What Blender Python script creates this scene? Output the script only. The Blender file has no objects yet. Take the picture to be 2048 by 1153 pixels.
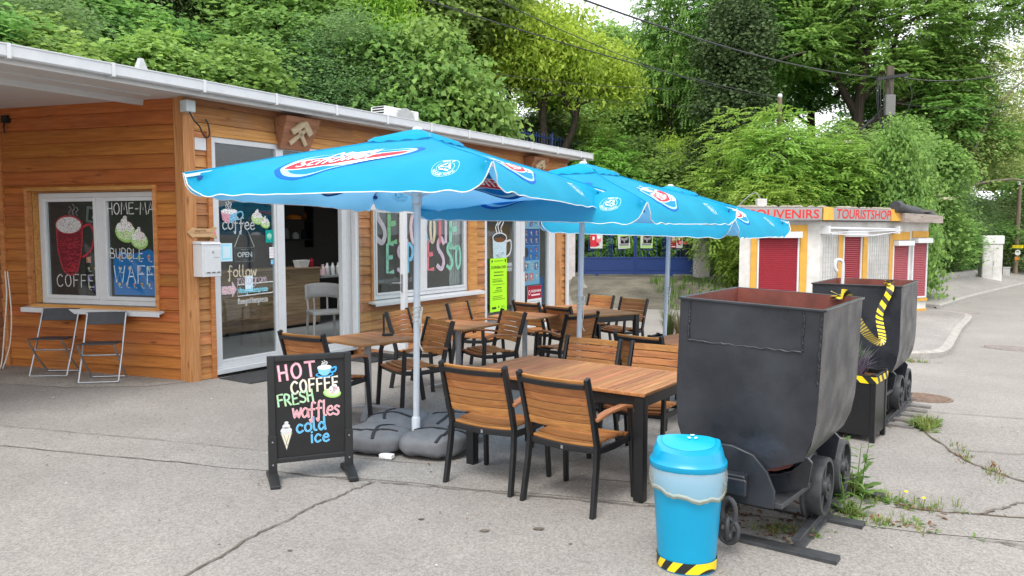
import bpy, bmesh, math, random
import numpy as np
from mathutils import Matrix, Vector
R = math.radians
SC = bpy.context.scene
COL = SC.collection
# ---------------------------------------------------------------- camera
F_PX, HORIZ, EYE = 1560.0, 462.0, 1.75            # focal length and horizon row on a 2048x1153 frame, eye height
PITCH = math.atan((576.5 - HORIZ) / F_PX)
cam = bpy.data.cameras.new('camera')
cam.sensor_fit = 'HORIZONTAL'; cam.sensor_width = 36.0; cam.lens = 36.0 * F_PX / 2048.0
cam.clip_start = 0.05; cam.clip_end = 2000
cam_o = bpy.data.objects.new('camera', cam); COL.objects.link(cam_o)
cam_o.location = (0, 0, EYE); cam_o.rotation_euler = (math.pi / 2 - PITCH, 0, 0)
SC.camera = cam_o
# ---------------------------------------------------------------- world, sun, exposure
SUN_EL, SUN_AZ = R(58), R(200)
world = bpy.data.worlds.new('World'); SC.world = world; world.use_nodes = True
wn, wl = world.node_tree.nodes, world.node_tree.links
wn.clear()
wo = wn.new('ShaderNodeOutputWorld'); bg = wn.new('ShaderNodeBackground')
sky = wn.new('ShaderNodeTexSky'); sky.sky_type = 'NISHITA'; sky.sun_disc = False
sky.sun_elevation = SUN_EL; sky.sun_rotation = SUN_AZ; sky.dust_density = 3.0
tc = wn.new('ShaderNodeTexCoord'); cn = wn.new('ShaderNodeTexNoise')
cn.inputs['Scale'].default_value = 2.6; cn.inputs['Detail'].default_value = 6
cr = wn.new('ShaderNodeValToRGB')
cr.color_ramp.elements[0].position = 0.30; cr.color_ramp.elements[0].color = (.60, .60, .60, 1)
cr.color_ramp.elements[1].position = 0.56; cr.color_ramp.elements[1].color = (1, 1, 1, 1)
mx = wn.new('ShaderNodeMixRGB'); mx.inputs[2].default_value = (6.9, 7.0, 7.2, 1)
wl.new(tc.outputs['Generated'], cn.inputs['Vector']); wl.new(cn.outputs['Fac'], cr.inputs['Fac'])
wl.new(cr.outputs['Color'], mx.inputs[0]); wl.new(sky.outputs['Color'], mx.inputs[1])
wl.new(mx.outputs[0], bg.inputs['Color']); bg.inputs['Strength'].default_value = 0.128
wl.new(bg.outputs[0], wo.inputs['Surface'])
sun = bpy.data.lights.new('sun', 'SUN'); sun.energy = 1.3; sun.angle = R(22); sun.color = (1, .965, .91)
sun_o = bpy.data.objects.new('sun', sun); COL.objects.link(sun_o)
sun_o.rotation_euler = (math.pi / 2 - SUN_EL, 0, math.pi - SUN_AZ); sun_o.location = (0, 0, 30)
SC.view_settings.view_transform = 'Standard'; SC.view_settings.look = 'None'
SC.view_settings.gamma = 1.0; SC.view_settings.use_curve_mapping = False
SC.view_settings.exposure = 1.22
SC.cycles.max_bounces = 8; SC.cycles.transparent_max_bounces = 12
SC.cycles.diffuse_bounces = 4
SC.cycles.use_denoising = True
SC.cycles.sample_clamp_indirect = 6
# ---------------------------------------------------------------- the lie of the land
O = Vector((-3.72, 9.0, 0)); FD = Vector((.53, .848, 0)); FN = Vector((.848, -.53, 0))   # cafe corner, along its front, out of its front
def sstep(a, b, x):
    t = min(1, max(0, (x - a) / (b - a))); return t * t * (3 - 2 * t)
def plane_z(x, y): return -.022 * (max(x, -6) + 3.72) - .016 * (y - 9)
def gz(x, y):
    z = plane_z(x, y)
    if z < -.34: z = -.34 - .08 * (1 - math.exp(-(-.34 - z) / .08))
    q = -((x - O.x) * FN.x + (y - O.y) * FN.y); t = (x - O.x) * FD.x + (y - O.y) * FD.y
    h = 0
    off = abs(x - 4.5 - .22 * max(0, y - 28)); pk = 1 - sstep(2.3, 3.4, off) if y > 19 else 0        # the drive through the gate
    if y > 19: h = pk * (.53 * sstep(20.5, 25.5, y) + max(0, min(y, 48) - 29) * .12)
    s1 = q - 6.2
    if s1 > 0: h = max(h, (1 - pk) * min(11, (2.2 + 2.0 * sstep(9, 12, t)) * sstep(0, 1.4, s1) + .36 * s1))
    s2 = min((t - 14.6 - (q + 4.5) * 1.1) / 1.5, (x - 12.9) * -.72 + (y - 25) * .694 - .3, (x - 10) * -.66 + (y - 22.3) * .75)
    if s2 > 0 and x > 3: h = max(h, (1 - pk) * min(7, 1.0 * sstep(0, 2, s2) + .32 * s2))
    return z + h
def ray(px, py):
    v = Vector(((px - 1024) / F_PX, 1, 0)); k = (576.5 - py) / F_PX
    c, s = math.cos(PITCH), math.sin(PITCH)
    return Vector((v.x, c + k * s, -s + k * c))
def at(px, py, Y):                                      # the point seen at a pixel, Y metres ahead
    r = ray(px, py); k = Y / r.y
    return Vector((r.x * k, Y, EYE + r.z * k))
def BL(t, y, z=0.0): return O + FD * t - FN * y + Vector((0, 0, z))     # cafe coordinates to world
RB = math.atan2(FD.y, FD.x)
# ---------------------------------------------------------------- materials
MATS = {}
def _mat(name):
    m = bpy.data.materials.new(name); m.use_nodes = True
    nt = m.node_tree; b = nt.nodes['Principled BSDF']
    return m, nt.nodes, nt.links, b
def plain(name, col, rough=.5, metal=0, var=.12, scale=14, bump=.0, bscale=120, spec=.5, coat=0, dirt=None, rv=0):
    """solid colour with soft mottling and fine bump"""
    if name in MATS: return MATS[name]
    m, N, L, b = _mat(name)
    tcn = N.new('ShaderNodeTexCoord'); nz = N.new('ShaderNodeTexNoise')
    nz.inputs['Scale'].default_value = scale; nz.inputs['Detail'].default_value = 5; nz.inputs['Roughness'].default_value = .65
    rp = N.new('ShaderNodeValToRGB'); c = Vector(col)
    lo = dirt if dirt else tuple(c * (1 - var)); hi = tuple(min(1, x) for x in c * (1 + var * .6))
    rp.color_ramp.elements[0].position = .32; rp.color_ramp.elements[0].color = (*lo, 1)
    rp.color_ramp.elements[1].position = .62; rp.color_ramp.elements[1].color = (*hi, 1)
    L.new(tcn.outputs['Object'], nz.inputs['Vector']); L.new(nz.outputs['Fac'], rp.inputs['Fac'])
    L.new(rp.outputs['Color'], b.inputs['Base Color'])
    b.inputs['Roughness'].default_value = rough; b.inputs['Metallic'].default_value = metal
    b.inputs['Specular IOR Level'].default_value = spec
    if rv:
        n4 = N.new('ShaderNodeTexNoise'); n4.inputs['Scale'].default_value = 4.5; n4.inputs['Detail'].default_value = 6; r4 = N.new('ShaderNodeMapRange'); r4.inputs['From Min'].default_value = .35; r4.inputs['From Max'].default_value = .65; r4.inputs['To Min'].default_value = rough - rv; r4.inputs['To Max'].default_value = rough + rv
        L.new(tcn.outputs['Object'], n4.inputs['Vector']); L.new(n4.outputs['Fac'], r4.inputs['Value']); L.new(r4.outputs[0], b.inputs['Roughness'])
    if bump:
        n2 = N.new('ShaderNodeTexNoise'); n2.inputs['Scale'].default_value = bscale; n2.inputs['Detail'].default_value = 4
        bp = N.new('ShaderNodeBump'); bp.inputs['Strength'].default_value = bump; bp.inputs['Distance'].default_value = .01
        L.new(tcn.outputs['Object'], n2.inputs['Vector']); L.new(n2.outputs['Fac'], bp.inputs['Height']); L.new(bp.outputs['Normal'], b.inputs['Normal'])
    MATS[name] = m; return m
def wood(name, dark, light, axis=0, grain=1.0, rough=.6, spread=.35, knots=True, worn=0):
    """boards: grain runs along one object axis, each loose board takes its own tone"""
    if name in MATS: return MATS[name]
    m, N, L, b = _mat(name)
    tcn = N.new('ShaderNodeTexCoord'); geo = N.new('ShaderNodeNewGeometry')
    mp = N.new('ShaderNodeMapping'); s = [26 * grain] * 3; s[axis] = 1.6 * grain; mp.inputs['Scale'].default_value = s
    off = N.new('ShaderNodeVectorMath'); off.operation = 'SCALE'
    cmb = N.new('ShaderNodeCombineXYZ')
    for i in range(3): L.new(geo.outputs['Random Per Island'], cmb.inputs[i])
    L.new(cmb.outputs[0], off.inputs[0]); off.inputs['Scale'].default_value = 37
    add = N.new('ShaderNodeVectorMath'); add.operation = 'ADD'
    L.new(tcn.outputs['Object'], add.inputs[0]); L.new(off.outputs[0], add.inputs[1]); L.new(add.outputs[0], mp.inputs['Vector'])
    nz = N.new('ShaderNodeTexNoise'); nz.inputs['Scale'].default_value = 1; nz.inputs['Detail'].default_value = 7
    nz.inputs['Roughness'].default_value = .62; nz.inputs['Distortion'].default_value = 1.1
    L.new(mp.outputs[0], nz.inputs['Vector'])
    rp = N.new('ShaderNodeValToRGB')
    rp.color_ramp.elements[0].position = .30; rp.color_ramp.elements[0].color = (*dark, 1)
    rp.color_ramp.elements[1].position = .66; rp.color_ramp.elements[1].color = (*light, 1)
    L.new(nz.outputs['Fac'], rp.inputs['Fac'])
    hs = N.new('ShaderNodeHueSaturation')
    mr = N.new('ShaderNodeMapRange'); mr.inputs['To Min'].default_value = 1 - spread; mr.inputs['To Max'].default_value = 1 + spread * .7
    L.new(geo.outputs['Random Per Island'], mr.inputs['Value']); L.new(mr.outputs[0], hs.inputs['Value'])
    w2 = N.new('ShaderNodeTexWhiteNoise'); w2.noise_dimensions = '1D'; L.new(geo.outputs['Random Per Island'], w2.inputs['W'])
    mh = N.new('ShaderNodeMapRange'); mh.inputs['To Min'].default_value = .49; mh.inputs['To Max'].default_value = .512
    L.new(w2.outputs['Value'], mh.inputs['Value']); L.new(mh.outputs[0], hs.inputs['Hue'])
    L.new(rp.outputs['Color'], hs.inputs['Color']); out = hs.outputs['Color']
    if knots:
        vm = N.new('ShaderNodeMapping'); k = [7.0] * 3; k[axis] = 2.2; vm.inputs['Scale'].default_value = k
        L.new(add.outputs[0], vm.inputs['Vector'])
        vo = N.new('ShaderNodeTexVoronoi'); vo.inputs['Scale'].default_value = 1.0; L.new(vm.outputs[0], vo.inputs['Vector'])
        kr = N.new('ShaderNodeValToRGB'); kr.color_ramp.elements[0].position = .05; kr.color_ramp.elements[0].color = (.75,) * 3 + (1,)
        kr.color_ramp.elements[1].position = .16; kr.color_ramp.elements[1].color = (0, 0, 0, 1)
        L.new(vo.outputs['Distance'], kr.inputs['Fac'])
        mk = N.new('ShaderNodeMixRGB'); mk.inputs[2].default_value = (dark[0] * .45, dark[1] * .38, dark[2] * .35, 1)
        L.new(kr.outputs['Color'], mk.inputs[0]); L.new(out, mk.inputs[1]); out = mk.outputs[0]
    if worn:
        n3 = N.new('ShaderNodeTexNoise'); n3.inputs['Scale'].default_value = 1.7; n3.inputs['Detail'].default_value = 4
        L.new(tcn.outputs['Object'], n3.inputs['Vector'])
        r3 = N.new('ShaderNodeValToRGB'); r3.color_ramp.elements[0].position = .52; r3.color_ramp.elements[1].position = .74
        r3.color_ramp.elements[1].color = (worn,) * 3 + (1,)
        L.new(n3.outputs['Fac'], r3.inputs['Fac'])
        m3 = N.new('ShaderNodeMixRGB'); m3.inputs[2].default_value = (.24, .19, .14, 1)
        L.new(r3.outputs['Color'], m3.inputs[0]); L.new(out, m3.inputs[1]); out = m3.outputs[0]
    L.new(out, b.inputs['Base Color']); b.inputs['Roughness'].default_value = rough; b.inputs['Specular IOR Level'].default_value = .3
    bp = N.new('ShaderNodeBump'); bp.inputs['Strength'].default_value = .22; bp.inputs['Distance'].default_value = .004
    L.new(nz.outputs['Fac'], bp.inputs['Height']); L.new(bp.outputs['Normal'], b.inputs['Normal'])
    MATS[name] = m; return m
def cloth(name, col, trans=.45, rough=.75, fold=.0):
    if name in MATS: return MATS[name]
    m, N, L, b = _mat(name)
    b.inputs['Roughness'].default_value = rough; b.inputs['Specular IOR Level'].default_value = .18
    t0 = N.new('ShaderNodeTexCoord'); n0 = N.new('ShaderNodeTexNoise'); n0.inputs['Scale'].default_value = 2.3; n0.inputs['Detail'].default_value = 6; c0 = N.new('ShaderNodeValToRGB'); c0.color_ramp.elements[0].position = .3; c0.color_ramp.elements[1].position = .7
    c0.color_ramp.elements[0].color = (*[c * .88 for c in col], 1); c0.color_ramp.elements[1].color = (*[min(1, c * 1.06 + .004) for c in col], 1); L.new(t0.outputs['Object'], n0.inputs['Vector']); L.new(n0.outputs['Fac'], c0.inputs['Fac']); L.new(c0.outputs['Color'], b.inputs['Base Color'])
    tr = N.new('ShaderNodeBsdfTranslucent'); tr.inputs['Color'].default_value = (.24, .56, .90, 1)
    mxs = N.new('ShaderNodeMixShader'); mxs.inputs[0].default_value = trans
    L.new(b.outputs[0], mxs.inputs[1]); L.new(tr.outputs[0], mxs.inputs[2]); L.new(mxs.outputs[0], N['Material Output'].inputs['Surface'])
    tcn = N.new('ShaderNodeTexCoord'); nz = N.new('ShaderNodeTexNoise'); nz.inputs['Scale'].default_value = 3.2; nz.inputs['Detail'].default_value = 3
    nz.inputs['Distortion'].default_value = .6
    bp = N.new('ShaderNodeBump'); bp.inputs['Strength'].default_value = fold; bp.inputs['Distance'].default_value = .06
    L.new(tcn.outputs['Object'], nz.inputs['Vector']); L.new(nz.outputs['Fac'], bp.inputs['Height']); L.new(bp.outputs['Normal'], b.inputs['Normal'])
    MATS[name] = m; return m
def glass(name='window_glass', tint=(.88, .91, .91), refl=1.0):
    if name in MATS: return MATS[name]
    m, N, L, b = _mat(name); N.remove(b)
    tr = N.new('ShaderNodeBsdfTransparent'); tr.inputs['Color'].default_value = (*tint, 1)
    gl = N.new('ShaderNodeBsdfGlossy'); gl.inputs['Roughness'].default_value = .015; gl.inputs['Color'].default_value = (.93, .97, 1, 1)
    fr = N.new('ShaderNodeLayerWeight'); fr.inputs['Blend'].default_value = .5
    pw = N.new('ShaderNodeMath'); pw.operation = 'POWER'; pw.inputs[1].default_value = 4.5; L.new(fr.outputs['Facing'], pw.inputs[0])
    ml = N.new('ShaderNodeMath'); ml.operation = 'MULTIPLY_ADD'; ml.inputs[1].default_value = .9 * refl; ml.inputs[2].default_value = .045 * refl; ml.use_clamp = True
    ms = N.new('ShaderNodeMixShader')
    L.new(pw.outputs[0], ml.inputs[0]); L.new(ml.outputs[0], ms.inputs[0]); L.new(tr.outputs[0], ms.inputs[1]); L.new(gl.outputs[0], ms.inputs[2])
    L.new(ms.outputs[0], N['Material Output'].inputs['Surface'])
    MATS[name] = m; return m
def leafmat(name, dark, light, trans=.4, hue=.03):
    """one tone per leaf, some light passing through"""
    if name in MATS: return MATS[name]
    m, N, L, b = _mat(name)
    geo = N.new('ShaderNodeNewGeometry'); tcn = N.new('ShaderNodeTexCoord')
    nz = N.new('ShaderNodeTexNoise'); nz.inputs['Scale'].default_value = .9; nz.inputs['Detail'].default_value = 2
    L.new(tcn.outputs['Object'], nz.inputs['Vector'])
    ad = N.new('ShaderNodeMath'); ad.operation = 'MULTIPLY_ADD'; ad.inputs[1].default_value = .62; 
    mr = N.new('ShaderNodeMapRange'); mr.inputs['From Min'].default_value = .3; mr.inputs['From Max'].default_value = .7; mr.inputs['To Min'].default_value = 0; mr.inputs['To Max'].default_value = .38
    L.new(nz.outputs['Fac'], mr.inputs['Value']); L.new(geo.outputs['Random Per Island'], ad.inputs[0]); L.new(mr.outputs[0], ad.inputs[2])
    rp = N.new('ShaderNodeValToRGB')
    rp.color_ramp.elements[0].position = .05; rp.color_ramp.elements[0].color = (*dark, 1)
    rp.color_ramp.elements[1].position = .95; rp.color_ramp.elements[1].color = (*light, 1)
    L.new(ad.outputs[0], rp.inputs['Fac'])
    oi = N.new('ShaderNodeObjectInfo'); hs = N.new('ShaderNodeHueSaturation')
    mh = N.new('ShaderNodeMapRange'); mh.inputs['To Min'].default_value = .5 - hue; mh.inputs['To Max'].default_value = .5 + hue * .6
    L.new(oi.outputs['Random'], mh.inputs['Value']); L.new(mh.outputs[0], hs.inputs['Hue']); L.new(rp.outputs['Color'], hs.inputs['Color'])
    L.new(hs.outputs[0], b.inputs['Base Color']); b.inputs['Roughness'].default_value = .55; b.inputs['Specular IOR Level'].default_value = .2
    tr = N.new('ShaderNodeBsdfTranslucent')
    hs2 = N.new('ShaderNodeHueSaturation'); hs2.inputs['Value'].default_value = 1.5; hs2.inputs['Hue'].default_value = .494; L.new(hs.outputs[0], hs2.inputs['Color']); L.new(hs2.outputs[0], tr.inputs['Color'])
    ms = N.new('ShaderNodeMixShader'); ms.inputs[0].default_value = trans
    L.new(b.outputs[0], ms.inputs[1]); L.new(tr.outputs[0], ms.inputs[2]); L.new(ms.outputs[0], N['Material Output'].inputs['Surface'])
    MATS[name] = m; return m
def asphalt(name, c0, c1, speck=.5, blotch=.16, scale=1.0):
    if name in MATS: return MATS[name]
    m, N, L, b = _mat(name)
    tcn = N.new('ShaderNodeTexCoord')
    def noise(s, d=4, r=.6):
        n = N.new('ShaderNodeTexNoise'); n.inputs['Scale'].default_value = s; n.inputs['Detail'].default_value = d; n.inputs['Roughness'].default_value = r
        L.new(tcn.outputs['Object'], n.inputs['Vector']); return n
    vo = N.new('ShaderNodeTexVoronoi'); vo.inputs['Scale'].default_value = 95 * scale; L.new(tcn.outputs['Object'], vo.inputs['Vector'])
    rp = N.new('ShaderNodeValToRGB'); L.new(vo.outputs['Color'], rp.inputs['Fac'])
    e = rp.color_ramp.elements; e[0].position = .15; e[0].color = (*[c * (1 - speck * .6) for c in c0], 1); e[1].position = .9; e[1].color = (*[min(1, c * (1 + speck * .4)) for c in c1], 1)
    md = e.new(.5); md.color = (*[(a + b_) / 2 for a, b_ in zip(c0, c1)], 1)
    n1 = noise(1.1, 6, .7); n2 = noise(.28, 5, .6); n3 = noise(38 * scale, 4, .7)
    def mul(src, n, lo, hi, p0=.35, p1=.65):
        r = N.new('ShaderNodeMapRange'); r.inputs['From Min'].default_value = p0; r.inputs['From Max'].default_value = p1; r.inputs['To Min'].default_value = lo; r.inputs['To Max'].default_value = hi
        L.new(n.outputs['Fac'], r.inputs['Value'])
        x = N.new('ShaderNodeMixRGB'); x.blend_type = 'MULTIPLY'; x.inputs[0].default_value = 1; L.new(src, x.inputs[1]); L.new(r.outputs[0], x.inputs[2]); return x.outputs[0]
    o = mul(rp.outputs['Color'], n1, 1 - blotch, 1 + blotch * .5); o = mul(o, n2, 1 - blotch, 1 + blotch * .4); o = mul(o, n3, .90, 1.07)
    L.new(o, b.inputs['Base Color']); b.inputs['Roughness'].default_value = .88; b.inputs['Specular IOR Level'].default_value = .25
    bp = N.new('ShaderNodeBump'); bp.inputs['Strength'].default_value = .55; bp.inputs['Distance'].default_value = .006
    L.new(vo.outputs['Distance'], bp.inputs['Height']); L.new(bp.outputs['Normal'], b.inputs['Normal'])
    MATS[name] = m; return m
def emitless(name, col, rough=.8): return plain(name, col, rough, var=.05, scale=60)
# ---------------------------------------------------------------- mesh building
class MB:
    def __init__(s): s.v = []; s.f = []; s.m = []; s.M = Matrix.Identity(4)
    def add(s, vs, fs, mi=0):
        n = len(s.v); s.v += [s.M @ Vector(p) for p in vs]
        s.f += [[i + n for i in f] for f in fs]; s.m += [mi] * len(fs); return s
    def box(s, x0, x1, y0, y1, z0, z1, mi=0):
        vs = [(x, y, z) for z in (z0, z1) for y in (y0, y1) for x in (x0, x1)]
        return s.add(vs, [(0, 2, 3, 1), (4, 5, 7, 6), (0, 1, 5, 4), (2, 6, 7, 3), (0, 4, 6, 2), (1, 3, 7, 5)], mi)
    def hexa(s, vs, mi=0):                                # eight corners, lower four then upper four, both counter-clockwise
        return s.add(vs, [(3, 2, 1, 0), (4, 5, 6, 7), (0, 1, 5, 4), (1, 2, 6, 5), (2, 3, 7, 6), (3, 0, 4, 7)], mi)
    def bar(s, p, q, w, h, up=(0, 0, 1), mi=0):
        p, q = Vector(p), Vector(q); d = (q - p).normalized(); a = d.cross(Vector(up))
        if a.length < 1e-4: a = d.cross(Vector((0, 1, 0)))
        a.normalize(); b = a.cross(d); a *= w / 2; b *= h / 2
        return s.hexa([p - a - b, p + a - b, p + a + b, p - a + b, q - a - b, q + a - b, q + a + b, q - a + b], mi)
    def strip(s, pts, w, h, up=(0, 0, 1), mi=0):           # rectangular bar bent along a path
        pts = [Vector(p) for p in pts]; vs = []
        for i, p in enumerate(pts):
            d = (pts[min(i + 1, len(pts) - 1)] - pts[max(i - 1, 0)]).normalized(); a = d.cross(Vector(up)).normalized(); b = a.cross(d)
            a = a * w / 2; b = b * h / 2; vs += [p - a - b, p + a - b, p + a + b, p - a + b]
        fs = [(3, 2, 1, 0)]
        for i in range(len(pts) - 1):
            for k in range(4): fs.append((4 * i + k, 4 * i + (k + 1) % 4, 4 * i + 4 + (k + 1) % 4, 4 * i + 4 + k))
        n = 4 * (len(pts) - 1); fs.append((n, n + 1, n + 2, n + 3)); return s.add(vs, fs, mi)
    def tube(s, pts, r, n=8, mi=0, closed=False):
        pts = [Vector(p) for p in pts]; rs = r if isinstance(r, (list, tuple)) else [r] * len(pts)
        vs = []; u = None; N_ = len(pts)
        for i, p in enumerate(pts):
            d = (pts[(i + 1) % N_ if closed else min(i + 1, N_ - 1)] - pts[(i - 1) % N_ if closed else max(i - 1, 0)]).normalized()
            if u is None:
                u = d.cross(Vector((0, 0, 1)))
                if u.length < .05: u = d.cross(Vector((0, 1, 0)))
            else: u = u - d * u.dot(d)
            u.normalize(); w = d.cross(u)
            for k in range(n):
                a = 2 * math.pi * k / n; vs.append(p + (u * math.cos(a) + w * math.sin(a)) * rs[i])
        fs = []
        for i in range(N_ if closed else N_ - 1):
            j = (i + 1) % N_
            for k in range(n): fs.append((i * n + k, i * n + (k + 1) % n, j * n + (k + 1) % n, j * n + k))
        if not closed: fs += [tuple(range(n))[::-1], tuple(range((N_ - 1) * n, N_ * n))]
        return s.add(vs, fs, mi)
    def lathe(s, prof, n=24, mi=0, c=(0, 0, 0), sx=1, sy=1, a0=0, a1=None, axis=2, caps=True):
        full = a1 is None; a1 = a0 + 2 * math.pi if full else a1; k = n if full else n + 1
        vs = []
        for r, z in prof:
            for i in range(k):
                a = a0 + (a1 - a0) * i / n; x, y = r * math.cos(a) * sx, r * math.sin(a) * sy
                p = (x, y, z) if axis == 2 else ((z, x, y) if axis == 0 else (x, z, y))
                vs.append((p[0] + c[0], p[1] + c[1], p[2] + c[2]))
        fs = []
        for j in range(len(prof) - 1):
            for i in range(n):
                b = (i + 1) % k; fs.append((j * k + i, j * k + b, (j + 1) * k + b, (j + 1) * k + i))
        if full and caps: fs += [tuple(range(k))[::-1], tuple(range((len(prof) - 1) * k, len(prof) * k))]
        return s.add(vs, fs, mi)
    def prism(s, poly, y0, y1, mi=0):                      # outline in the XZ plane, thickness along Y
        n = len(poly); vs = [(x, y0, z) for x, z in poly] + [(x, y1, z) for x, z in poly]
        return s.add(vs, [tuple(range(n)), tuple(range(n, 2 * n))[::-1]] + [(i + n, (i + 1) % n + n, (i + 1) % n, i) for i in range(n)], mi)
    def slab(s, poly, z0, z1, mi=0):                       # outline in the XY plane
        n = len(poly); vs = [(x, y, z0) for x, y in poly] + [(x, y, z1) for x, y in poly]
        return s.add(vs, [tuple(range(n))[::-1], tuple(range(n, 2 * n))] + [(i, (i + 1) % n, (i + 1) % n + n, i + n) for i in range(n)], mi)
    def grid(s, rows, mi=0, wrap=False):
        n = len(rows[0]); vs = [p for r in rows for p in r]; fs = []
        for i in range(len(rows) - 1):
            for k in range(n if wrap else n - 1):
                fs.append((i * n + k, i * n + (k + 1) % n, (i + 1) * n + (k + 1) % n, (i + 1) * n + k))
        return s.add(vs, fs, mi)
    def mesh(s, name):
        me = bpy.data.meshes.new(name); me.from_pydata(s.v, [], s.f); me.validate(); return me
    def build(s, name, mats, parent=None, loc=None, rot=None, smooth=False, bevel=0, seg=2, fix=True):
        me = s.mesh(name)
        if not isinstance(mats, (list, tuple)): mats = [mats]
        for m in mats: me.materials.append(m)
        if len(mats) > 1 and len(me.polygons) == len(s.m): me.polygons.foreach_set('material_index', s.m)
        if fix:
            bm = bmesh.new(); bm.from_mesh(me); bmesh.ops.recalc_face_normals(bm, faces=bm.faces); bm.to_mesh(me); bm.free()
        if smooth: me.polygons.foreach_set('use_smooth', [True] * len(me.polygons))
        o = bpy.data.objects.new(name, me); COL.objects.link(o)
        if parent: o.parent = parent
        if loc is not None: o.location = loc
        if rot is not None: o.rotation_euler = rot
        if bevel:
            b = o.modifiers.new('edge', 'BEVEL'); b.width = bevel; b.segments = seg; b.limit_method = 'ANGLE'; b.angle_limit = R(40)
            if smooth or True: me.polygons.foreach_set('use_smooth', [True] * len(me.polygons)); sm = o.modifiers.new('wn', 'WEIGHTED_NORMAL'); sm.keep_sharp = True
        elif smooth and smooth != 'all':
            autosmooth(me)
        return o
def autosmooth(me, ang=38):
    bm = bmesh.new(); bm.from_mesh(me); c = math.cos(R(ang))
    for e in bm.edges:
        if len(e.link_faces) == 2 and e.link_faces[0].normal.dot(e.link_faces[1].normal) < c: e.smooth = False
    bm.to_mesh(me); bm.free()
def thing(name, label, cat, loc=(0, 0, 0), rz=0, group=None, rot=None):
    o = bpy.data.objects.new(name, None); COL.objects.link(o); o.location = loc; o.rotation_euler = rot or (0, 0, rz)
    o.empty_display_size = .1
    return tag(o, label, cat, group)
def tag(o, label, cat, group=None, kind=None):
    o['label'] = label; o['category'] = cat
    if group: o['group'] = group
    if kind: o['kind'] = kind
    return o
def setting(o, kind='structure', label=None, cat=None):
    o['kind'] = kind
    if label: o['label'] = label
    if cat: o['category'] = cat
    return o
KIDS = {}
def copy_tree(o, parent=None):
    c = o.copy(); COL.objects.link(c)
    if parent: c.parent = parent
    for ch in [x for x in bpy.data.objects if x.parent == o]: copy_tree(ch, c)
    return c
def catmull(pts, k=5, closed=False):
    P = [Vector(p) for p in pts]; n = len(P); out = []
    if n < 3: return P
    for i in range(n if closed else n - 1):
        a, b, c, d = (P[(i - 1) % n], P[i], P[(i + 1) % n], P[(i + 2) % n]) if closed else (P[max(i - 1, 0)], P[i], P[i + 1], P[min(i + 2, n - 1)])
        for j in range(k):
            t = j / k
            out.append(.5 * ((2 * b) + (c - a) * t + (2 * a - 5 * b + 4 * c - d) * t * t + (3 * b - a - 3 * c + d) * t ** 3))
    if not closed: out.append(P[-1])
    return out
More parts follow.
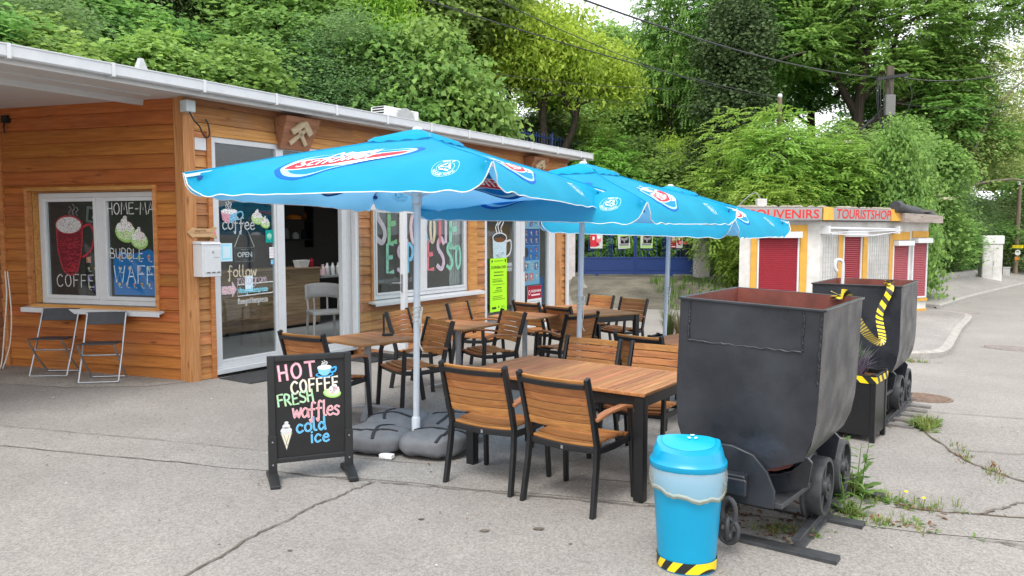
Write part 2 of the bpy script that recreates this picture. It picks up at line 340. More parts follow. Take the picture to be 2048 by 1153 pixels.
# ---------------------------------------------------------------- flat artwork: lettering, logos, chalk
class Art:
    """flat shapes on an XZ plane, each layer a hair in front of the last"""
    def __init__(s): s.items = []
    def poly(s, pts, col, lay=1): s.items.append(([tuple(p) for p in pts], [tuple(range(len(pts)))], col, lay)); return s
    def ell(s, cx, cy, rx, ry, col, lay=1, rot=0, n=36, a0=0, a1=360):
        c, q = math.cos(R(rot)), math.sin(R(rot)); pts = []
        for i in range(n + (0 if a1 - a0 == 360 else 1)):
            a = R(a0 + (a1 - a0) * i / n); x, y = rx * math.cos(a), ry * math.sin(a); pts.append((cx + x * c - y * q, cy + x * q + y * c))
        return s.poly(pts, col, lay)
    def rect(s, x0, y0, x1, y1, col, lay=1): return s.poly([(x0, y0), (x1, y0), (x1, y1), (x0, y1)], col, lay)
    def line(s, pts, w, col, lay=1, closed=False, smooth=0):
        P = [Vector((p[0], p[1])) for p in pts]
        if smooth: P = catmull(P, smooth, closed)
        if closed: P = P + [P[0]]
        vs, n = [], len(P)
        for i, p in enumerate(P):
            if closed and i in (0, n - 1): d = P[1] - P[n - 2]
            else: d = P[min(i + 1, n - 1)] - P[max(i - 1, 0)]
            if d.length < 1e-9: d = Vector((1, 0))
            d.normalize(); nn = Vector((-d.y, d.x)) * w / 2; e = Vector((0, 0))
            if not closed and i == 0: e = -d * w * .4
            if not closed and i == n - 1: e = d * w * .4
            vs += [tuple(p + nn + e), tuple(p - nn + e)]
        s.items.append((vs, [(2 * i, 2 * i + 1, 2 * i + 3, 2 * i + 2) for i in range(n - 1)], col, lay)); return s
    def text(s, body, x, y, size, col, lay=2, align='LEFT', shear=0, bold=0, rot=0, sx=1):
        cu = bpy.data.curves.new('t', 'FONT'); cu.body = body; cu.size = size; cu.align_x = align; cu.shear = shear; cu.offset = bold * size
        cu.resolution_u = 3; cu.fill_mode = 'FRONT'
        ob = bpy.data.objects.new('t', cu); COL.objects.link(ob)
        me = bpy.data.meshes.new_from_object(ob.evaluated_get(bpy.context.evaluated_depsgraph_get()))
        c, q = math.cos(R(rot)), math.sin(R(rot))
        vs = [(x + v.co.x * sx * c - v.co.y * q, y + v.co.x * sx * q + v.co.y * c) for v in me.vertices]
        if vs: s.items.append((vs, [tuple(p.vertices) for p in me.polygons], col, lay))
        COL.objects.unlink(ob); bpy.data.objects.remove(ob); bpy.data.curves.remove(cu); bpy.data.meshes.remove(me); return s
    def hand(s, body, x, y, size, col, w=.1, lay=2, gap=.22, rot=0, jit=.03, core=None, seed=1, sx=1):
        """chalk handwriting from single strokes"""
        rnd = random.Random(seed + len(body)); cx = x; c, q = math.cos(R(rot)), math.sin(R(rot))
        for ch in body:
            g = GLYPH.get(ch)
            if g is None: cx += size * .4; continue
            wid = max([p[0] for st in g for p in st] + [.1]); dy = rnd.uniform(-jit, jit) * size; sc = size * rnd.uniform(1 - jit, 1 + jit)
            for st in g:
                pts = []
                for px, py in st:
                    lx, ly = (cx - x) + px * sc * sx, dy + py * sc; pts.append((x + lx * c - ly * q, y + lx * q + ly * c))
                k = 4 if len(pts) > 2 and ch not in 'AEFHIKLMNTVWX#' else 0
                s.line(pts, w * size, col, lay, smooth=k)
                if core: s.line(pts, w * size * .38, core, lay + 1, smooth=k)
            cx += (wid + gap) * size * sx
        return s
    def build(s, name, parent=None, loc=(0, 0, 0), rot=(0, 0, 0), eps=.0012, fmap=None, cell=.07, rough=.8, chalk=False):
        cols = []
        vs, fs, ms = [], [], []
        for pv, pf, col, lay in s.items:
            if col not in cols: cols.append(col)
            mi = cols.index(col)
            if fmap:
                bm = bmesh.new(); B = [bm.verts.new((a, b, 0)) for a, b in pv]
                for f in pf:
                    if len(set(f)) > 2:
                        try: bm.faces.new([B[i] for i in f])
                        except ValueError: pass
                bmesh.ops.triangulate(bm, faces=bm.faces[:])
                for _ in range(5):
                    es = [e for e in bm.edges if e.calc_length() > cell]
                    if not es: break
                    bmesh.ops.subdivide_edges(bm, edges=es, cuts=1); bmesh.ops.triangulate(bm, faces=[f for f in bm.faces if len(f.verts) > 3])
                bm.verts.index_update(); n = len(vs); vs += [fmap(v.co.x, v.co.y, lay * eps) for v in bm.verts]
                fs += [[v.index + n for v in f.verts] for f in bm.faces]; ms += [mi] * len(bm.faces); bm.free()
            else:
                n = len(vs); vs += [(a, -lay * eps, b) for a, b in pv]; fs += [[i + n for i in f] for f in pf]; ms += [mi] * len(pf)
        me = bpy.data.meshes.new(name); me.from_pydata(vs, [], fs)
        for c in cols: me.materials.append(CHALK(c) if chalk else INK(c, rough))
        me.polygons.foreach_set('material_index', ms); me.validate()
        o = bpy.data.objects.new(name, me); COL.objects.link(o); o.parent = parent; o.location = loc; o.rotation_euler = rot
        if fmap: me.polygons.foreach_set('use_smooth', [True] * len(me.polygons))
        return o
INKS = dict(white=(.82, .82, .82), chalk=(.72, .74, .74), pink=(.78, .36, .46), palepink=(.8, .56, .6), red=(.62, .03, .05), signred=(.60, .03, .03), cream=(.74, .68, .5),
            green=(.28, .62, .32), mint=(.3, .66, .5), palegreen=(.55, .74, .4), blue=(.05, .38, .75), skyblue=(.22, .55, .78), dkblue=(.005, .09, .36), logoblue=(.0, .20, .60), lightblue=(.45, .78, .92),
            black=(.012, .012, .013), grey=(.25, .26, .27), mug=(.42, .045, .06), mugdk=(.2, .02, .03), lime=(.36, .62, .16), acid=(.42, .86, .02), ink=(.02, .035, .01),
            yellow=(.80, .62, .02), tapeblack=(.018, .018, .018), teal=(.0, .32, .27), paleblue=(.62, .78, .86), brown=(.2, .08, .03), orange=(.75, .25, .03), purple=(.16, .1, .4), maroon=(.30, .012, .03), rose=(.75, .22, .25),
            lilac=(.68, .56, .66), whitegrey=(.6, .62, .62), cargrey=(.33, .35, .36), aqua=(.3, .74, .9))
def CHALK(c):
    n_ = 'chalk_' + c
    if n_ in MATS: return MATS[n_]
    m, N, L, b = _mat(n_); b.inputs['Base Color'].default_value = (*INKS[c], 1); b.inputs['Roughness'].default_value = .9; b.inputs['Specular IOR Level'].default_value = .1
    tcn = N.new('ShaderNodeTexCoord'); mp = N.new('ShaderNodeMapping'); mp.inputs['Rotation'].default_value = (0, .6, 0); mp.inputs['Scale'].default_value = (70, 70, 190)
    nz = N.new('ShaderNodeTexNoise'); nz.inputs['Scale'].default_value = 1; nz.inputs['Detail'].default_value = 3; L.new(tcn.outputs['Object'], mp.inputs['Vector']); L.new(mp.outputs[0], nz.inputs['Vector'])
    mr = N.new('ShaderNodeMapRange'); mr.inputs['From Min'].default_value = .34; mr.inputs['From Max'].default_value = .54; mr.inputs['To Min'].default_value = .22; mr.inputs['To Max'].default_value = .95; L.new(nz.outputs['Fac'], mr.inputs['Value'])
    tr = N.new('ShaderNodeBsdfTransparent'); ms = N.new('ShaderNodeMixShader'); L.new(mr.outputs[0], ms.inputs[0]); L.new(tr.outputs[0], ms.inputs[1]); L.new(b.outputs[0], ms.inputs[2]); L.new(ms.outputs[0], N['Material Output'].inputs['Surface'])
    MATS[n_] = m; return m
def INK(c, rough=.8): return plain('ink_' + c, INKS[c], rough, var=.07, scale=45, spec=.3)
GLYPH = {
 'A': [[(0, 0), (.3, 1), (.6, 0)], [(.12, .38), (.48, .38)]], 'B': [[(0, 0), (0, 1), (.4, .95), (.42, .6), (.05, .52), (.5, .45), (.5, .06), (0, 0)]],
 'C': [[(.58, .85), (.35, 1), (.06, .75), (0, .4), (.15, .05), (.4, 0), (.6, .15)]], 'D': [[(0, 0), (0, 1), (.4, .85), (.55, .5), (.4, .12), (0, 0)]],
 'E': [[(.5, 1), (.03, 1), (0, 0), (.52, .02)], [(.02, .52), (.42, .54)]], 'F': [[(.5, 1), (.03, 1), (0, 0)], [(.02, .52), (.42, .54)]],
 'G': [[(.56, .82), (.35, 1), (.08, .75), (0, .4), (.15, .04), (.45, .02), (.58, .3), (.56, .45), (.34, .45)]], 'H': [[(0, 1), (.02, 0)], [(.5, 1), (.52, 0)], [(.0, .5), (.52, .52)]],
 'I': [[(.05, 1), (.05, 0)]], 'K': [[(0, 1), (0, 0)], [(.5, 1), (.02, .45), (.55, 0)]], 'L': [[(0, 1), (0, 0), (.5, .02)]], 'M': [[(0, 0), (.08, 1), (.32, .35), (.56, 1), (.66, 0)]],
 'N': [[(0, 0), (.02, 1), (.5, 0), (.52, 1)]], 'O': [[(.3, 1), (.06, .8), (0, .45), (.12, .08), (.32, 0), (.54, .18), (.6, .55), (.5, .9), (.3, 1)]], 'P': [[(0, 0), (0, 1), (.42, .95), (.5, .7), (.36, .48), (.02, .45)]],
 'R': [[(0, 0), (0, 1), (.42, .95), (.48, .7), (.3, .5), (.03, .48)], [(.2, .48), (.56, 0)]], 'S': [[(.55, .85), (.35, 1), (.08, .88), (.08, .66), (.45, .42), (.56, .2), (.35, .0), (.0, .1)]],
 'T': [[(0, 1), (.6, .98)], [(.3, 1), (.31, 0)]], 'U': [[(0, 1), (.03, .2), (.25, 0), (.5, .2), (.54, 1)]], 'V': [[(0, 1), (.28, 0), (.56, 1)]], 'W': [[(0, 1), (.16, 0), (.38, .7), (.58, 0), (.78, 1)]],
 'a': [[(.42, .5), (.2, .6), (0, .3), (.15, 0), (.4, .2), (.42, .55), (.48, 0)]], 'c': [[(.42, .5), (.2, .6), (0, .3), (.15, .0), (.42, .1)]], 'd': [[(.42, .4), (.2, .6), (0, .3), (.15, 0), (.4, .2)], [(.45, 1), (.44, .4), (.48, 0)]],
 'e': [[(.02, .32), (.4, .36), (.3, .6), (.08, .5), (0, .2), (.2, 0), (.44, .1)]], 'f': [[(.42, .92), (.24, 1), (.16, .7), (.14, -.35), (.0, -.2)], [(0, .5), (.36, .5)]], 'g': [[(.42, .5), (.2, .6), (0, .3), (.15, 0), (.4, .2), (.42, .55), (.42, -.2), (.2, -.42), (.0, -.25)]],
 'i': [[(.05, .6), (.06, 0)], [(.05, .85), (.06, .82)]], 'l': [[(.05, 1), (.04, .1), (.2, 0)]], 'm': [[(0, 0), (.02, .6)], [(.02, .4), (.2, .6), (.28, 0)], [(.28, .4), (.48, .6), (.54, 0)]], 'n': [[(0, 0), (.02, .6)], [(.02, .4), (.24, .6), (.36, .4), (.38, 0)]],
 'o': [[(.22, .6), (.02, .45), (.02, .12), (.22, 0), (.42, .15), (.42, .46), (.22, .6)]], 'p': [[(0, .6), (.02, -.4)], [(.02, .45), (.25, .6), (.42, .3), (.25, 0), (.02, .12)]], 'r': [[(0, .6), (.02, 0)], [(.02, .4), (.18, .58), (.34, .52)]],
 's': [[(.36, .52), (.18, .6), (.04, .45), (.32, .2), (.22, 0), (0, .06)]], 't': [[(.16, .9), (.16, .12), (.34, 0)], [(0, .6), (.36, .6)]], 'w': [[(0, .6), (.12, 0), (.28, .5), (.42, 0), (.58, .6)]], 'b': [[(0, 1), (.02, 0)], [(.02, .4), (.25, .6), (.42, .3), (.25, 0), (.02, .12)]],
 '-': [[(0, .45), (.3, .47)]], '.': [[(.02, .02), (.06, .02)]], '#': [[(.15, 0), (.22, .9)], [(.38, 0), (.45, .9)], [(0, .3), (.55, .32)], [(.04, .6), (.6, .62)]],
 '@': [[(.5, .3), (.35, .2), (.25, .4), (.4, .6), (.52, .5), (.55, .25), (.68, .3), (.68, .65), (.4, .9), (.08, .7), (.02, .3), (.25, -.02), (.6, .05)]],
}
# shared materials
M_WHITE = plain('white_frame', (.60, .615, .63), .35, var=.04)
M_BLACK = plain('black_metal', (.009, .0098, .0115), .4, var=.25, scale=30, bump=.05)
M_STEEL = plain('brushed_steel', (.42, .43, .45), .38, metal=.85, var=.1)
M_ROPE = plain('cord_white', (.62, .60, .54), .9, var=.2, scale=80)
M_SIDING = wood('larch_siding', (.32, .115, .033), (.57, .27, .095), 0, spread=.24, worn=.4)
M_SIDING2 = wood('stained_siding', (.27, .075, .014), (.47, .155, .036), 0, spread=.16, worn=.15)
M_POST = wood('post_wood', (.36, .15, .045), (.60, .31, .115), 2, spread=.15)
M_TRIM = wood('trim_wood', (.34, .125, .034), (.58, .27, .085), 0, spread=.15)
M_TEAK = wood('teak_slats', (.26, .098, .03), (.47, .205, .068), 0, grain=1.6, rough=.5, spread=.22, knots=False)
M_TEAKY = wood('teak_across', (.24, .095, .034), (.44, .20, .078), 1, grain=1.6, rough=.5, spread=.22, knots=False)
M_PLASTIC = plain('black_plastic', (.013, .014, .015), .5, var=.2)
# ================================================================ GROUND
def terrain():
    xs = sorted(set([-400, -200, -120, -70] + [round(-45 + .75 * i, 3) for i in range(130)] + [60, 80, 120, 200, 400]))
    ys = sorted(set([-200, -100, -50, -25, -12, -6] + [round(-3 + .75 * i, 3) for i in range(96)] + [75, 90, 120, 180, 300, 600]))
    mb = MB(); rows = [[(x, y, gz(x, y)) for x in xs] for y in ys]; mb.grid(rows)
    mats = [asphalt('asphalt', (.245, .228, .21), (.305, .287, .266), .22, .09), plain('woodland_soil', (.045, .05, .022), .95, var=.45, scale=1.2, bump=.6, bscale=6)]
    mb.m = []
    for j in range(len(ys) - 1):
        for i in range(len(xs) - 1):
            x, y = (xs[i] + xs[i + 1]) / 2, (ys[j] + ys[j + 1]) / 2
            hill = gz(x, y) - max(plane_z(x, y), -.42)
            path = abs(x - 4.4) < 3.4 + max(0, y - 28) * .10 and 19 < y < 60 and hill < 4.6
            mb.m.append(1 if hill > .3 and not path else 0)
    o = mb.build('ground', mats, smooth='all', fix=False); setting(o)
terrain()
G1 = .004
def sheet(name, pts, mat, lift=G1, step=.5, kind='structure'):
    """a thin sheet draped on the ground"""
    mb = MB(); bm = bmesh.new(); vs = [bm.verts.new((x, y, 0)) for x, y in pts]; bm.faces.new(vs)
    bmesh.ops.triangulate(bm, faces=bm.faces[:])
    for _ in range(6):
        es = [e for e in bm.edges if e.calc_length() > step * 2]
        if not es: break
        bmesh.ops.subdivide_edges(bm, edges=es, cuts=1); bmesh.ops.triangulate(bm, faces=[f for f in bm.faces if len(f.verts) > 3])
    for v in bm.verts: v.co.z = gz(v.co.x, v.co.y) + lift
    bmesh.ops.recalc_face_normals(bm, faces=bm.faces)
    for f in bm.faces:
        if f.normal.z < 0: f.normal_flip()
    me = bpy.data.meshes.new(name); bm.to_mesh(me); bm.free(); me.materials.append(mat)
    o = bpy.data.objects.new(name, me); COL.objects.link(o); setting(o, kind); return o
def wob(a, b, n, amp, rnd):
    a, b = Vector(a), Vector(b); d = (b - a); q = Vector((-d.y, d.x)).normalized(); out = []
    for i in range(n + 1): out.append(a + d * i / n + q * rnd.uniform(-amp, amp))
    return out
rnd = random.Random(5)
sheet('drive_apron', [(1.7, 21.3), (2.6, 20.8), (4.2, 20.7), (6.0, 21.2), (6.6, 22.0), (6.4, 27.9), (2.2, 27.9), (1.75, 24)], asphalt('wet_concrete', (.13, .115, .085), (.22, .20, .165), .3, .4), lift=.012)
M_PATCH = asphalt('asphalt_patch', (.265, .247, .226), (.325, .306, .283), .24, .12)
M_CONC = asphalt('worn_concrete', (.31, .285, .25), (.37, .345, .31), .22, .2, scale=.6)
M_PAVE = asphalt('pavement_asphalt', (.255, .24, .225), (.335, .315, .295), .4, .12)
# trench patch running across the yard, as two long edges
up_e = wob((-12, 8.55), (-4.6, 6.72), 10, .02, rnd) + wob((-4.4, 6.66), (-1.9, 6.06), 6, .02, rnd) + wob((-1.7, 6.02), (1.0, 5.42), 6, .03, rnd) + wob((1.2, 5.36), (3.3, 4.86), 6, .02, rnd) + wob((3.5, 4.8), (9, 3.6), 8, .02, rnd)
lo_e = wob((-12, 7.85), (-4.2, 6.08), 10, .02, rnd) + wob((-4.0, 6.04), (-1.7, 5.52), 6, .02, rnd) + wob((-1.5, 5.48), (1.0, 4.98), 6, .02, rnd) + wob((1.2, 4.92), (3.1, 4.42), 6, .02, rnd) + wob((3.3, 4.36), (9, 3.2), 8, .02, rnd)
sheet('trench_patch', [(p.x, p.y) for p in lo_e] + [(p.x, p.y) for p in up_e[::-1]], M_PATCH)
# smoother apron under the canopy
sheet('entrance_paving', [(-14, 13.2), (-14, 8.7), (-9, 9.0), (-6.2, 8.7), (-4.9, 8.45), (-4.1, 8.6), (-3.74, 8.93), (-3.6, 9.2), (-6.6, 10.2)], M_CONC)
M_CRACK = plain('crack_dark', (.12, .10, .08), .95, var=.4, scale=40)
M_CRACKB = plain('crack_moss', (.10, .075, .045), .95, var=.4, scale=30)
def crack(pts, w, mat, name='pavement_crack', lift=.0085, seed=1, sub=9):
    r = random.Random(seed); P = []
    for i in range(len(pts) - 1):
        a, b = Vector(pts[i]), Vector(pts[i + 1]); d = b - a; q = Vector((-d.y, d.x)).normalized()
        for k in range(sub): P.append(a + d * k / sub + q * (r.uniform(-.018, .018) if k else 0))
    P.append(Vector(pts[-1])); vs = []
    for i, p in enumerate(P):
        d = (P[min(i + 1, len(P) - 1)] - P[max(i - 1, 0)]); q = Vector((-d.y, d.x)).normalized()
        ww = w * r.uniform(.35, 1.25) * (1 if 0 < i < len(P) - 1 else .1)
        for sg in (1, -1):
            x, y = p + q * ww / 2 * sg; vs.append((x, y, gz(x, y) + lift))
    mb = MB(); mb.add(vs, [(2 * i, 2 * i + 1, 2 * i + 3, 2 * i + 2) for i in range(len(P) - 1)])
    setting(mb.build(name, mat))
crack([(-2.0, 3.15), (-1.62, 3.75), (-1.45, 4.3), (-1.28, 4.75), (-1.1, 5.1), (-.95, 5.33)], .014, M_CRACK, seed=2)
crack([(-.95, 5.33), (-.5, 5.24), (.1, 5.1), (.7, 4.98), (1.3, 4.86)], .012, M_CRACK, seed=3)
crack([(-1.7, 5.5), (-1.3, 5.42), (-.95, 5.33)], .012, M_CRACK, seed=13)
crack([(-4.2, 6.08), (-3.2, 5.86), (-2.3, 5.66)], .007, M_CRACK, seed=14)
crack([(-4.6, 6.72), (-3.2, 6.38), (-1.9, 6.06), (-.6, 5.78)], .008, M_CRACK, seed=15)
crack([(.6, 5.5), (1.3, 5.36), (1.7, 5.27)], .014, M_CRACK, seed=16)
crack([(3.98, 7.6), (3.72, 6.5), (3.7, 6.0), (3.86, 5.5), (3.8, 5.1), (4.0, 4.75)], .026, M_CRACKB, seed=4)
crack([(3.75, 5.3), (3.35, 5.12), (3.0, 4.9)], .022, M_CRACK, seed=5)
crack([(2.5, 5.02), (3.1, 4.9), (4.0, 4.72), (5.4, 4.45)], .024, M_CRACKB, seed=6)
crack([(2.7, 4.5), (3.3, 4.3), (4.6, 4.1), (6, 3.9)], .015, M_CRACK, seed=7)
crack([(2.85, 4.45), (3.1, 4.05), (3.4, 3.7)], .014, M_CRACK, seed=17)
crack([(3.7, 6.6), (4.5, 6.4), (5.4, 6.0), (6.4, 5.6)], .012, M_CRACK, seed=8)
crack([(4.2, 8.2), (5.2, 7.9), (6.8, 7.6), (8.5, 7.5)], .012, M_CRACK, seed=18)
# white worn road mark and stain spots
sheet('road_marking', [(1.62, 13.3), (2.5, 13.9), (2.44, 14.0), (1.55, 13.4)], plain('worn_paint', (.5, .5, .48), .8, var=.4, scale=18), step=.4)
for i, (x, y, r_) in enumerate([(-.16, 4.45, .03), (.16, 4.5, .035), (.33, 4.28, .012), (-.55, 4.62, .02), (-2.1, 7.0, .04), (-1.2, 4.1, .015)]):
    sheet('tar_spot', [(x + r_ * math.cos(a) * (1.3 if k % 2 else .8), y + r_ * .7 * math.sin(a)) for k, a in enumerate([2 * math.pi * j / 9 for j in range(9)])], M_CRACK, lift=.006)
# fine grit and leaf crumbs lying about
def litter():
    r = random.Random(3); mb = MB()
    for _ in range(420):
        x = r.uniform(-5, 5.5); y = r.uniform(3.2, 9); s = r.uniform(.004, .012) * (1 if r.random() < .9 else 1.8); a = r.uniform(0, 6.28)
        z = gz(x, y) + .011; c, q = math.cos(a) * s, math.sin(a) * s
        mb.add([(x - c, y - q, z), (x + q * .6, y - c * .6, z + s * .5), (x + c, y + q, z), (x - q * .6, y + c * .6, z + s * .3)], [(0, 1, 2, 3)], r.choice([0, 0, 1, 2]))
    o = mb.build('grit_litter', [plain('dry_leaf', (.16, .09, .045), .9), plain('pale_grit', (.5, .47, .43), .9), plain('dark_grit', (.06, .055, .05), .9)])
    tag(o, 'dry leaf crumbs and grit scattered on the yard asphalt', 'litter', kind='stuff')
litter()
# kerbs and pavements on the street side
M_KERB = plain('kerb_stone', (.33, .31, .285), .85, var=.25, scale=9, bump=.3)
def pavement(name, outer, inner, h=.11, kw=.14, mat=None):
    """raised pavement with a kerb along its street edge (outer), closed by inner points"""
    mb = MB(); P = [Vector(p) for p in outer]; n = len(P); ins = []
    for i, p in enumerate(P):
        d = (P[min(i + 1, n - 1)] - P[max(i - 1, 0)]).normalized(); ins.append(p + Vector((-d.y, d.x)) * kw)
    prof = []
    for p, q in zip(P, ins):
        zo = gz(p.x, p.y); mid = p.lerp(q, .18)
        prof.append([(p.x, p.y, zo - .05), (p.x, p.y, zo + h * .8), (mid.x, mid.y, zo + h), (q.x, q.y, zo + h), (q.x, q.y, zo + h - .05)])
    mb.grid(prof); n5 = len(prof[0]); mb.f += [tuple(range(n5)), tuple(range(len(mb.v) - n5, len(mb.v)))[::-1]]; mb.m += [0, 0]
    mb.build(name.replace('pavement', 'kerb'), M_KERB, smooth=True)['kind'] = 'structure'
    poly = [(q.x, q.y) for q in ins] + inner
    me = MB(); vs = [(x, y, gz(x, y) + h - .004) for x, y in poly]; nv = len(vs); vs += [(x, y, z - .4) for x, y, z in vs]; me.add(vs, [tuple(range(nv))] + [(i, (i + 1) % nv, (i + 1) % nv + nv, i + nv) for i in range(nv)])
    o = me.build(name, mat or M_PAVE); setting(o)
c1 = catmull([(6.0, 12.2), (6.75, 12.35), (7.3, 12.9), (8.2, 14.3), (9.6, 16.5), (10.9, 18.4), (11.3, 19.2), (11.2, 19.9), (10.8, 20.3)], 5)
pavement('pavement', [(p.x, p.y) for p in c1], [(8.5, 20.6), (5.2, 17.6), (5.0, 13.6)])
c2 = catmull([(11.9, 21.6), (12.6, 22.4), (14.4, 24.5), (17.0, 27.3), (20.5, 31.0), (25, 35.4), (34, 44)], 5)
pavement('far_pavement', [(p.x, p.y) for p in c2], [(32, 46), (18, 31.6), (12.2, 24.4), (11.0, 22.4)])
def disc_cover(name, label, x, y, r_, mat, rings=True):
    mb = MB(); mb.lathe([(r_, -.01), (r_, .008), (r_ * .9, .008), (r_ * .9, .003), (r_ * .86, .003), (r_ * .86, .009), (0.001, .009)], 28)
    t = thing(name, label, 'manhole cover', (x, y, gz(x, y)))
    d_ = .3; t.rotation_euler = (math.atan((gz(x, y + d_) - gz(x, y - d_)) / (2 * d_)), -math.atan((gz(x + d_, y) - gz(x - d_, y)) / (2 * d_)), 0)
    mb.build('frame_ring', mat, t)
    if rings:
        g = MB()
        for k in range(-4, 5):
            w = math.sqrt(max(.01, (r_ * .84) ** 2 - (k * r_ * .18) ** 2)); g.box(-w, w, k * r_ * .18 - r_ * .05, k * r_ * .18 + r_ * .05, .009, .014)
        g.build('grating', mat, t)
M_RUST = plain('rusty_iron', (.19, .13, .095), .85, var=.4, scale=20, bump=.2)
disc_cover('manhole_cover', 'round rusty drain cover set in asphalt by the farther mine cart', 4.78, 8.95, .31, M_RUST)
disc_cover('manhole_cover', 'flat manhole cover out in the road beyond the kerb', 8.9, 13.9, .42, plain('iron_grey', (.24, .21, .19), .8, var=.3, scale=15))
disc_cover('manhole_cover', 'manhole cover beside the driveway gap between the two kerbs', 11.95, 20.55, .4, plain('iron_grey', (.24, .21, .19), .8), False)
# ================================================================ CAFE BUILDING   local axes: x along the front, y inwards, z up
CAFE = thing('cafe_building', 'low larch clad kiosk cafe with white gutter, glazed doors and chalk painted windows', 'building', O, RB)
LW_E = Vector((-.70, 2.72)); LW_A = math.atan2(-.968, .25)       # far end and heading of the side wall
def siding(x0, x1, z0, z1, mb=None, h=.138, th=.027, seed=0, split=False):
    """lapped boards, each tilted out at its lower edge and cut into random lengths"""
    mb = mb or MB(); r = random.Random(seed + int(x0 * 100)); k0 = math.floor(z0 / h)
    k = k0
    while k * h < z1 - .002:
        a, b = max(z0, k * h), min(z1, (k + 1) * h - .0045)
        if b - a < .012: k += 1; continue
        hh = .205 if False else h
        cuts = [x0]
        if split and x1 - x0 > 2.2: cuts += [x0 + (x1 - x0) * r.uniform(.25, .75)]
        cuts.append(x1)
        for i in range(len(cuts) - 1):
            c0, c1 = cuts[i] + (.0015 if i else 0), cuts[i + 1]; o = r.uniform(-.002, .002)
            mb.hexa([(c0, -th + o, a + .002), (c1, -th + o, a + .002), (c1, .0, a + .002), (c0, .0, a + .002), (c0, -.006 + o, b), (c1, -.006 + o, b), (c1, .0, b), (c0, .0, b)])
        k += 1
    mb.box(x0 + .001, x1 - .001, .0, .012, z0 + .001, z1 - .001)
    return mb
fw = MB(); ZB = -.36
siding(.075, .245, ZB, 2.9, fw); siding(2.765, 3.03, ZB, 2.9, fw); siding(3.03, 5.80, ZB, .64, fw); siding(3.03, 5.80, 2.16, 2.9, fw)
siding(5.80, 6.06, ZB, 2.9, fw); siding(8.93, 9.24, ZB, 2.9, fw); siding(.075, 9.24, 2.9, 3.28, fw, h=.2, split=True); siding(6.06, 8.93, 2.2, 2.9, fw)
fw.build('front_wall', M_SIDING, CAFE)
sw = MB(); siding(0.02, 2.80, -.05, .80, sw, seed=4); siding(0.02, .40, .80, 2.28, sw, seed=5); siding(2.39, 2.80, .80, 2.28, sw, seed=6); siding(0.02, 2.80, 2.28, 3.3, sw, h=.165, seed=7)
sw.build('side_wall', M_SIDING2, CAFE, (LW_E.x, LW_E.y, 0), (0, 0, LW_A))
ew = MB(); siding(-4, 0, -.1, 3.3, ew, h=.18, seed=9)
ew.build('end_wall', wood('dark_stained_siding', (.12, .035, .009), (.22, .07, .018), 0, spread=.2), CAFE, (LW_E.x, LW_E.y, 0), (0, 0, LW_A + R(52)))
ep = MB(); ep.box(-.06, .05, -.05, .06, -.05, 3.3)
ep.build('inner_post', M_TRIM, CAFE, (LW_E.x, LW_E.y, 0), (0, 0, LW_A), bevel=.004)
rw = MB(); rw.box(8.99, 9.22, 0.0, 5.4, ZB, 3.26); rw.build('gable_wall', plain('cream_render', (.55, .52, .46), .9, var=.1), CAFE)
cp = MB(); cp.box(-.075, .075, -.055, .12, -.12, 3.27); cp.build('corner_post', M_POST, CAFE, bevel=.006)
# ---- roof
rf = MB()
def holed(mb, x0, x1, y0, y1, z0, z1, hx0=1.0, hx1=5.2, hy0=1.1, hy1=2.25):     # a deck with a hole added to let daylight into the room
    mb.box(x0, hx0, y0, y1, z0, z1); mb.box(hx1, x1, y0, y1, z0, z1); mb.box(hx0, hx1, y0, hy0, z0, z1); mb.box(hx0, hx1, hy1, y1, z0, z1)
holed(rf, -6.5, 9.42, -.42, 5.7, 3.30, 3.37)
rf.build('roof', plain('roof_sheet', (.32, .33, .33), .6, var=.1), CAFE)
sf = MB(); holed(sf, -6.5, 9.38, -.37, 5.6, 3.262, 3.297)
sf.box(-6.5, 9.38, -.40, -.372, 3.225, 3.325); sf.box(-6.5, -.05, .55, .60, 3.20, 3.262); sf.box(-6.5, -.3, .18, .2, 3.248, 3.262)
sf.build('soffit', plain('soffit_white', (.62, .60, .58), .6, var=.05, scale=4), CAFE)
gt = MB()
gp_ = [(-.405, 3.36), (-.405, 3.272), (-.42, 3.262), (-.50, 3.262), (-.515, 3.275), (-.515, 3.362), (-.523, 3.372), (-.523, 3.382), (-.505, 3.382), (-.503, 3.276), (-.42, 3.274), (-.418, 3.36)]
gt.grid([[(x, y, z) for y, z in gp_] for x in (-6.5, -3, 0, 3, 6, 9.45)], wrap=True); gt.box(9.445, 9.452, -.52, -.405, 3.24, 3.375)
g = gt.build('gutter', plain('gutter_white', (.56, .575, .59), .38, var=.06, scale=6), CAFE, smooth=True)
for x in [-3.6, -2.1, -1.15, -.12, .88, 1.88, 2.88, 3.88, 4.88, 5.88, 6.88, 7.88, 8.88]:
    b = MB(); b.box(x - .016, x + .016, -.527, -.516, 3.258, 3.386); b.box(x - .016, x + .016, -.525, -.41, 3.252, 3.26); b.build('gutter_bracket', M_WHITE, g)
dp = MB(); dp.tube(catmull([(9.1, -.46, 3.24), (9.1, -.45, 3.12), (9.12, -.2, 2.95), (9.14, -.07, 2.8), (9.14, -.07, -.3)], 5), .045, 10); dp.build('downpipe', M_WHITE, CAFE, smooth=True)
tr = MB(); tr.box(-.02, 9.23, -.05, -.024, 3.19, 3.262); tr.build('eaves_board', wood('eaves_wood', (.2, .08, .03), (.36, .16, .06), 0), CAFE)
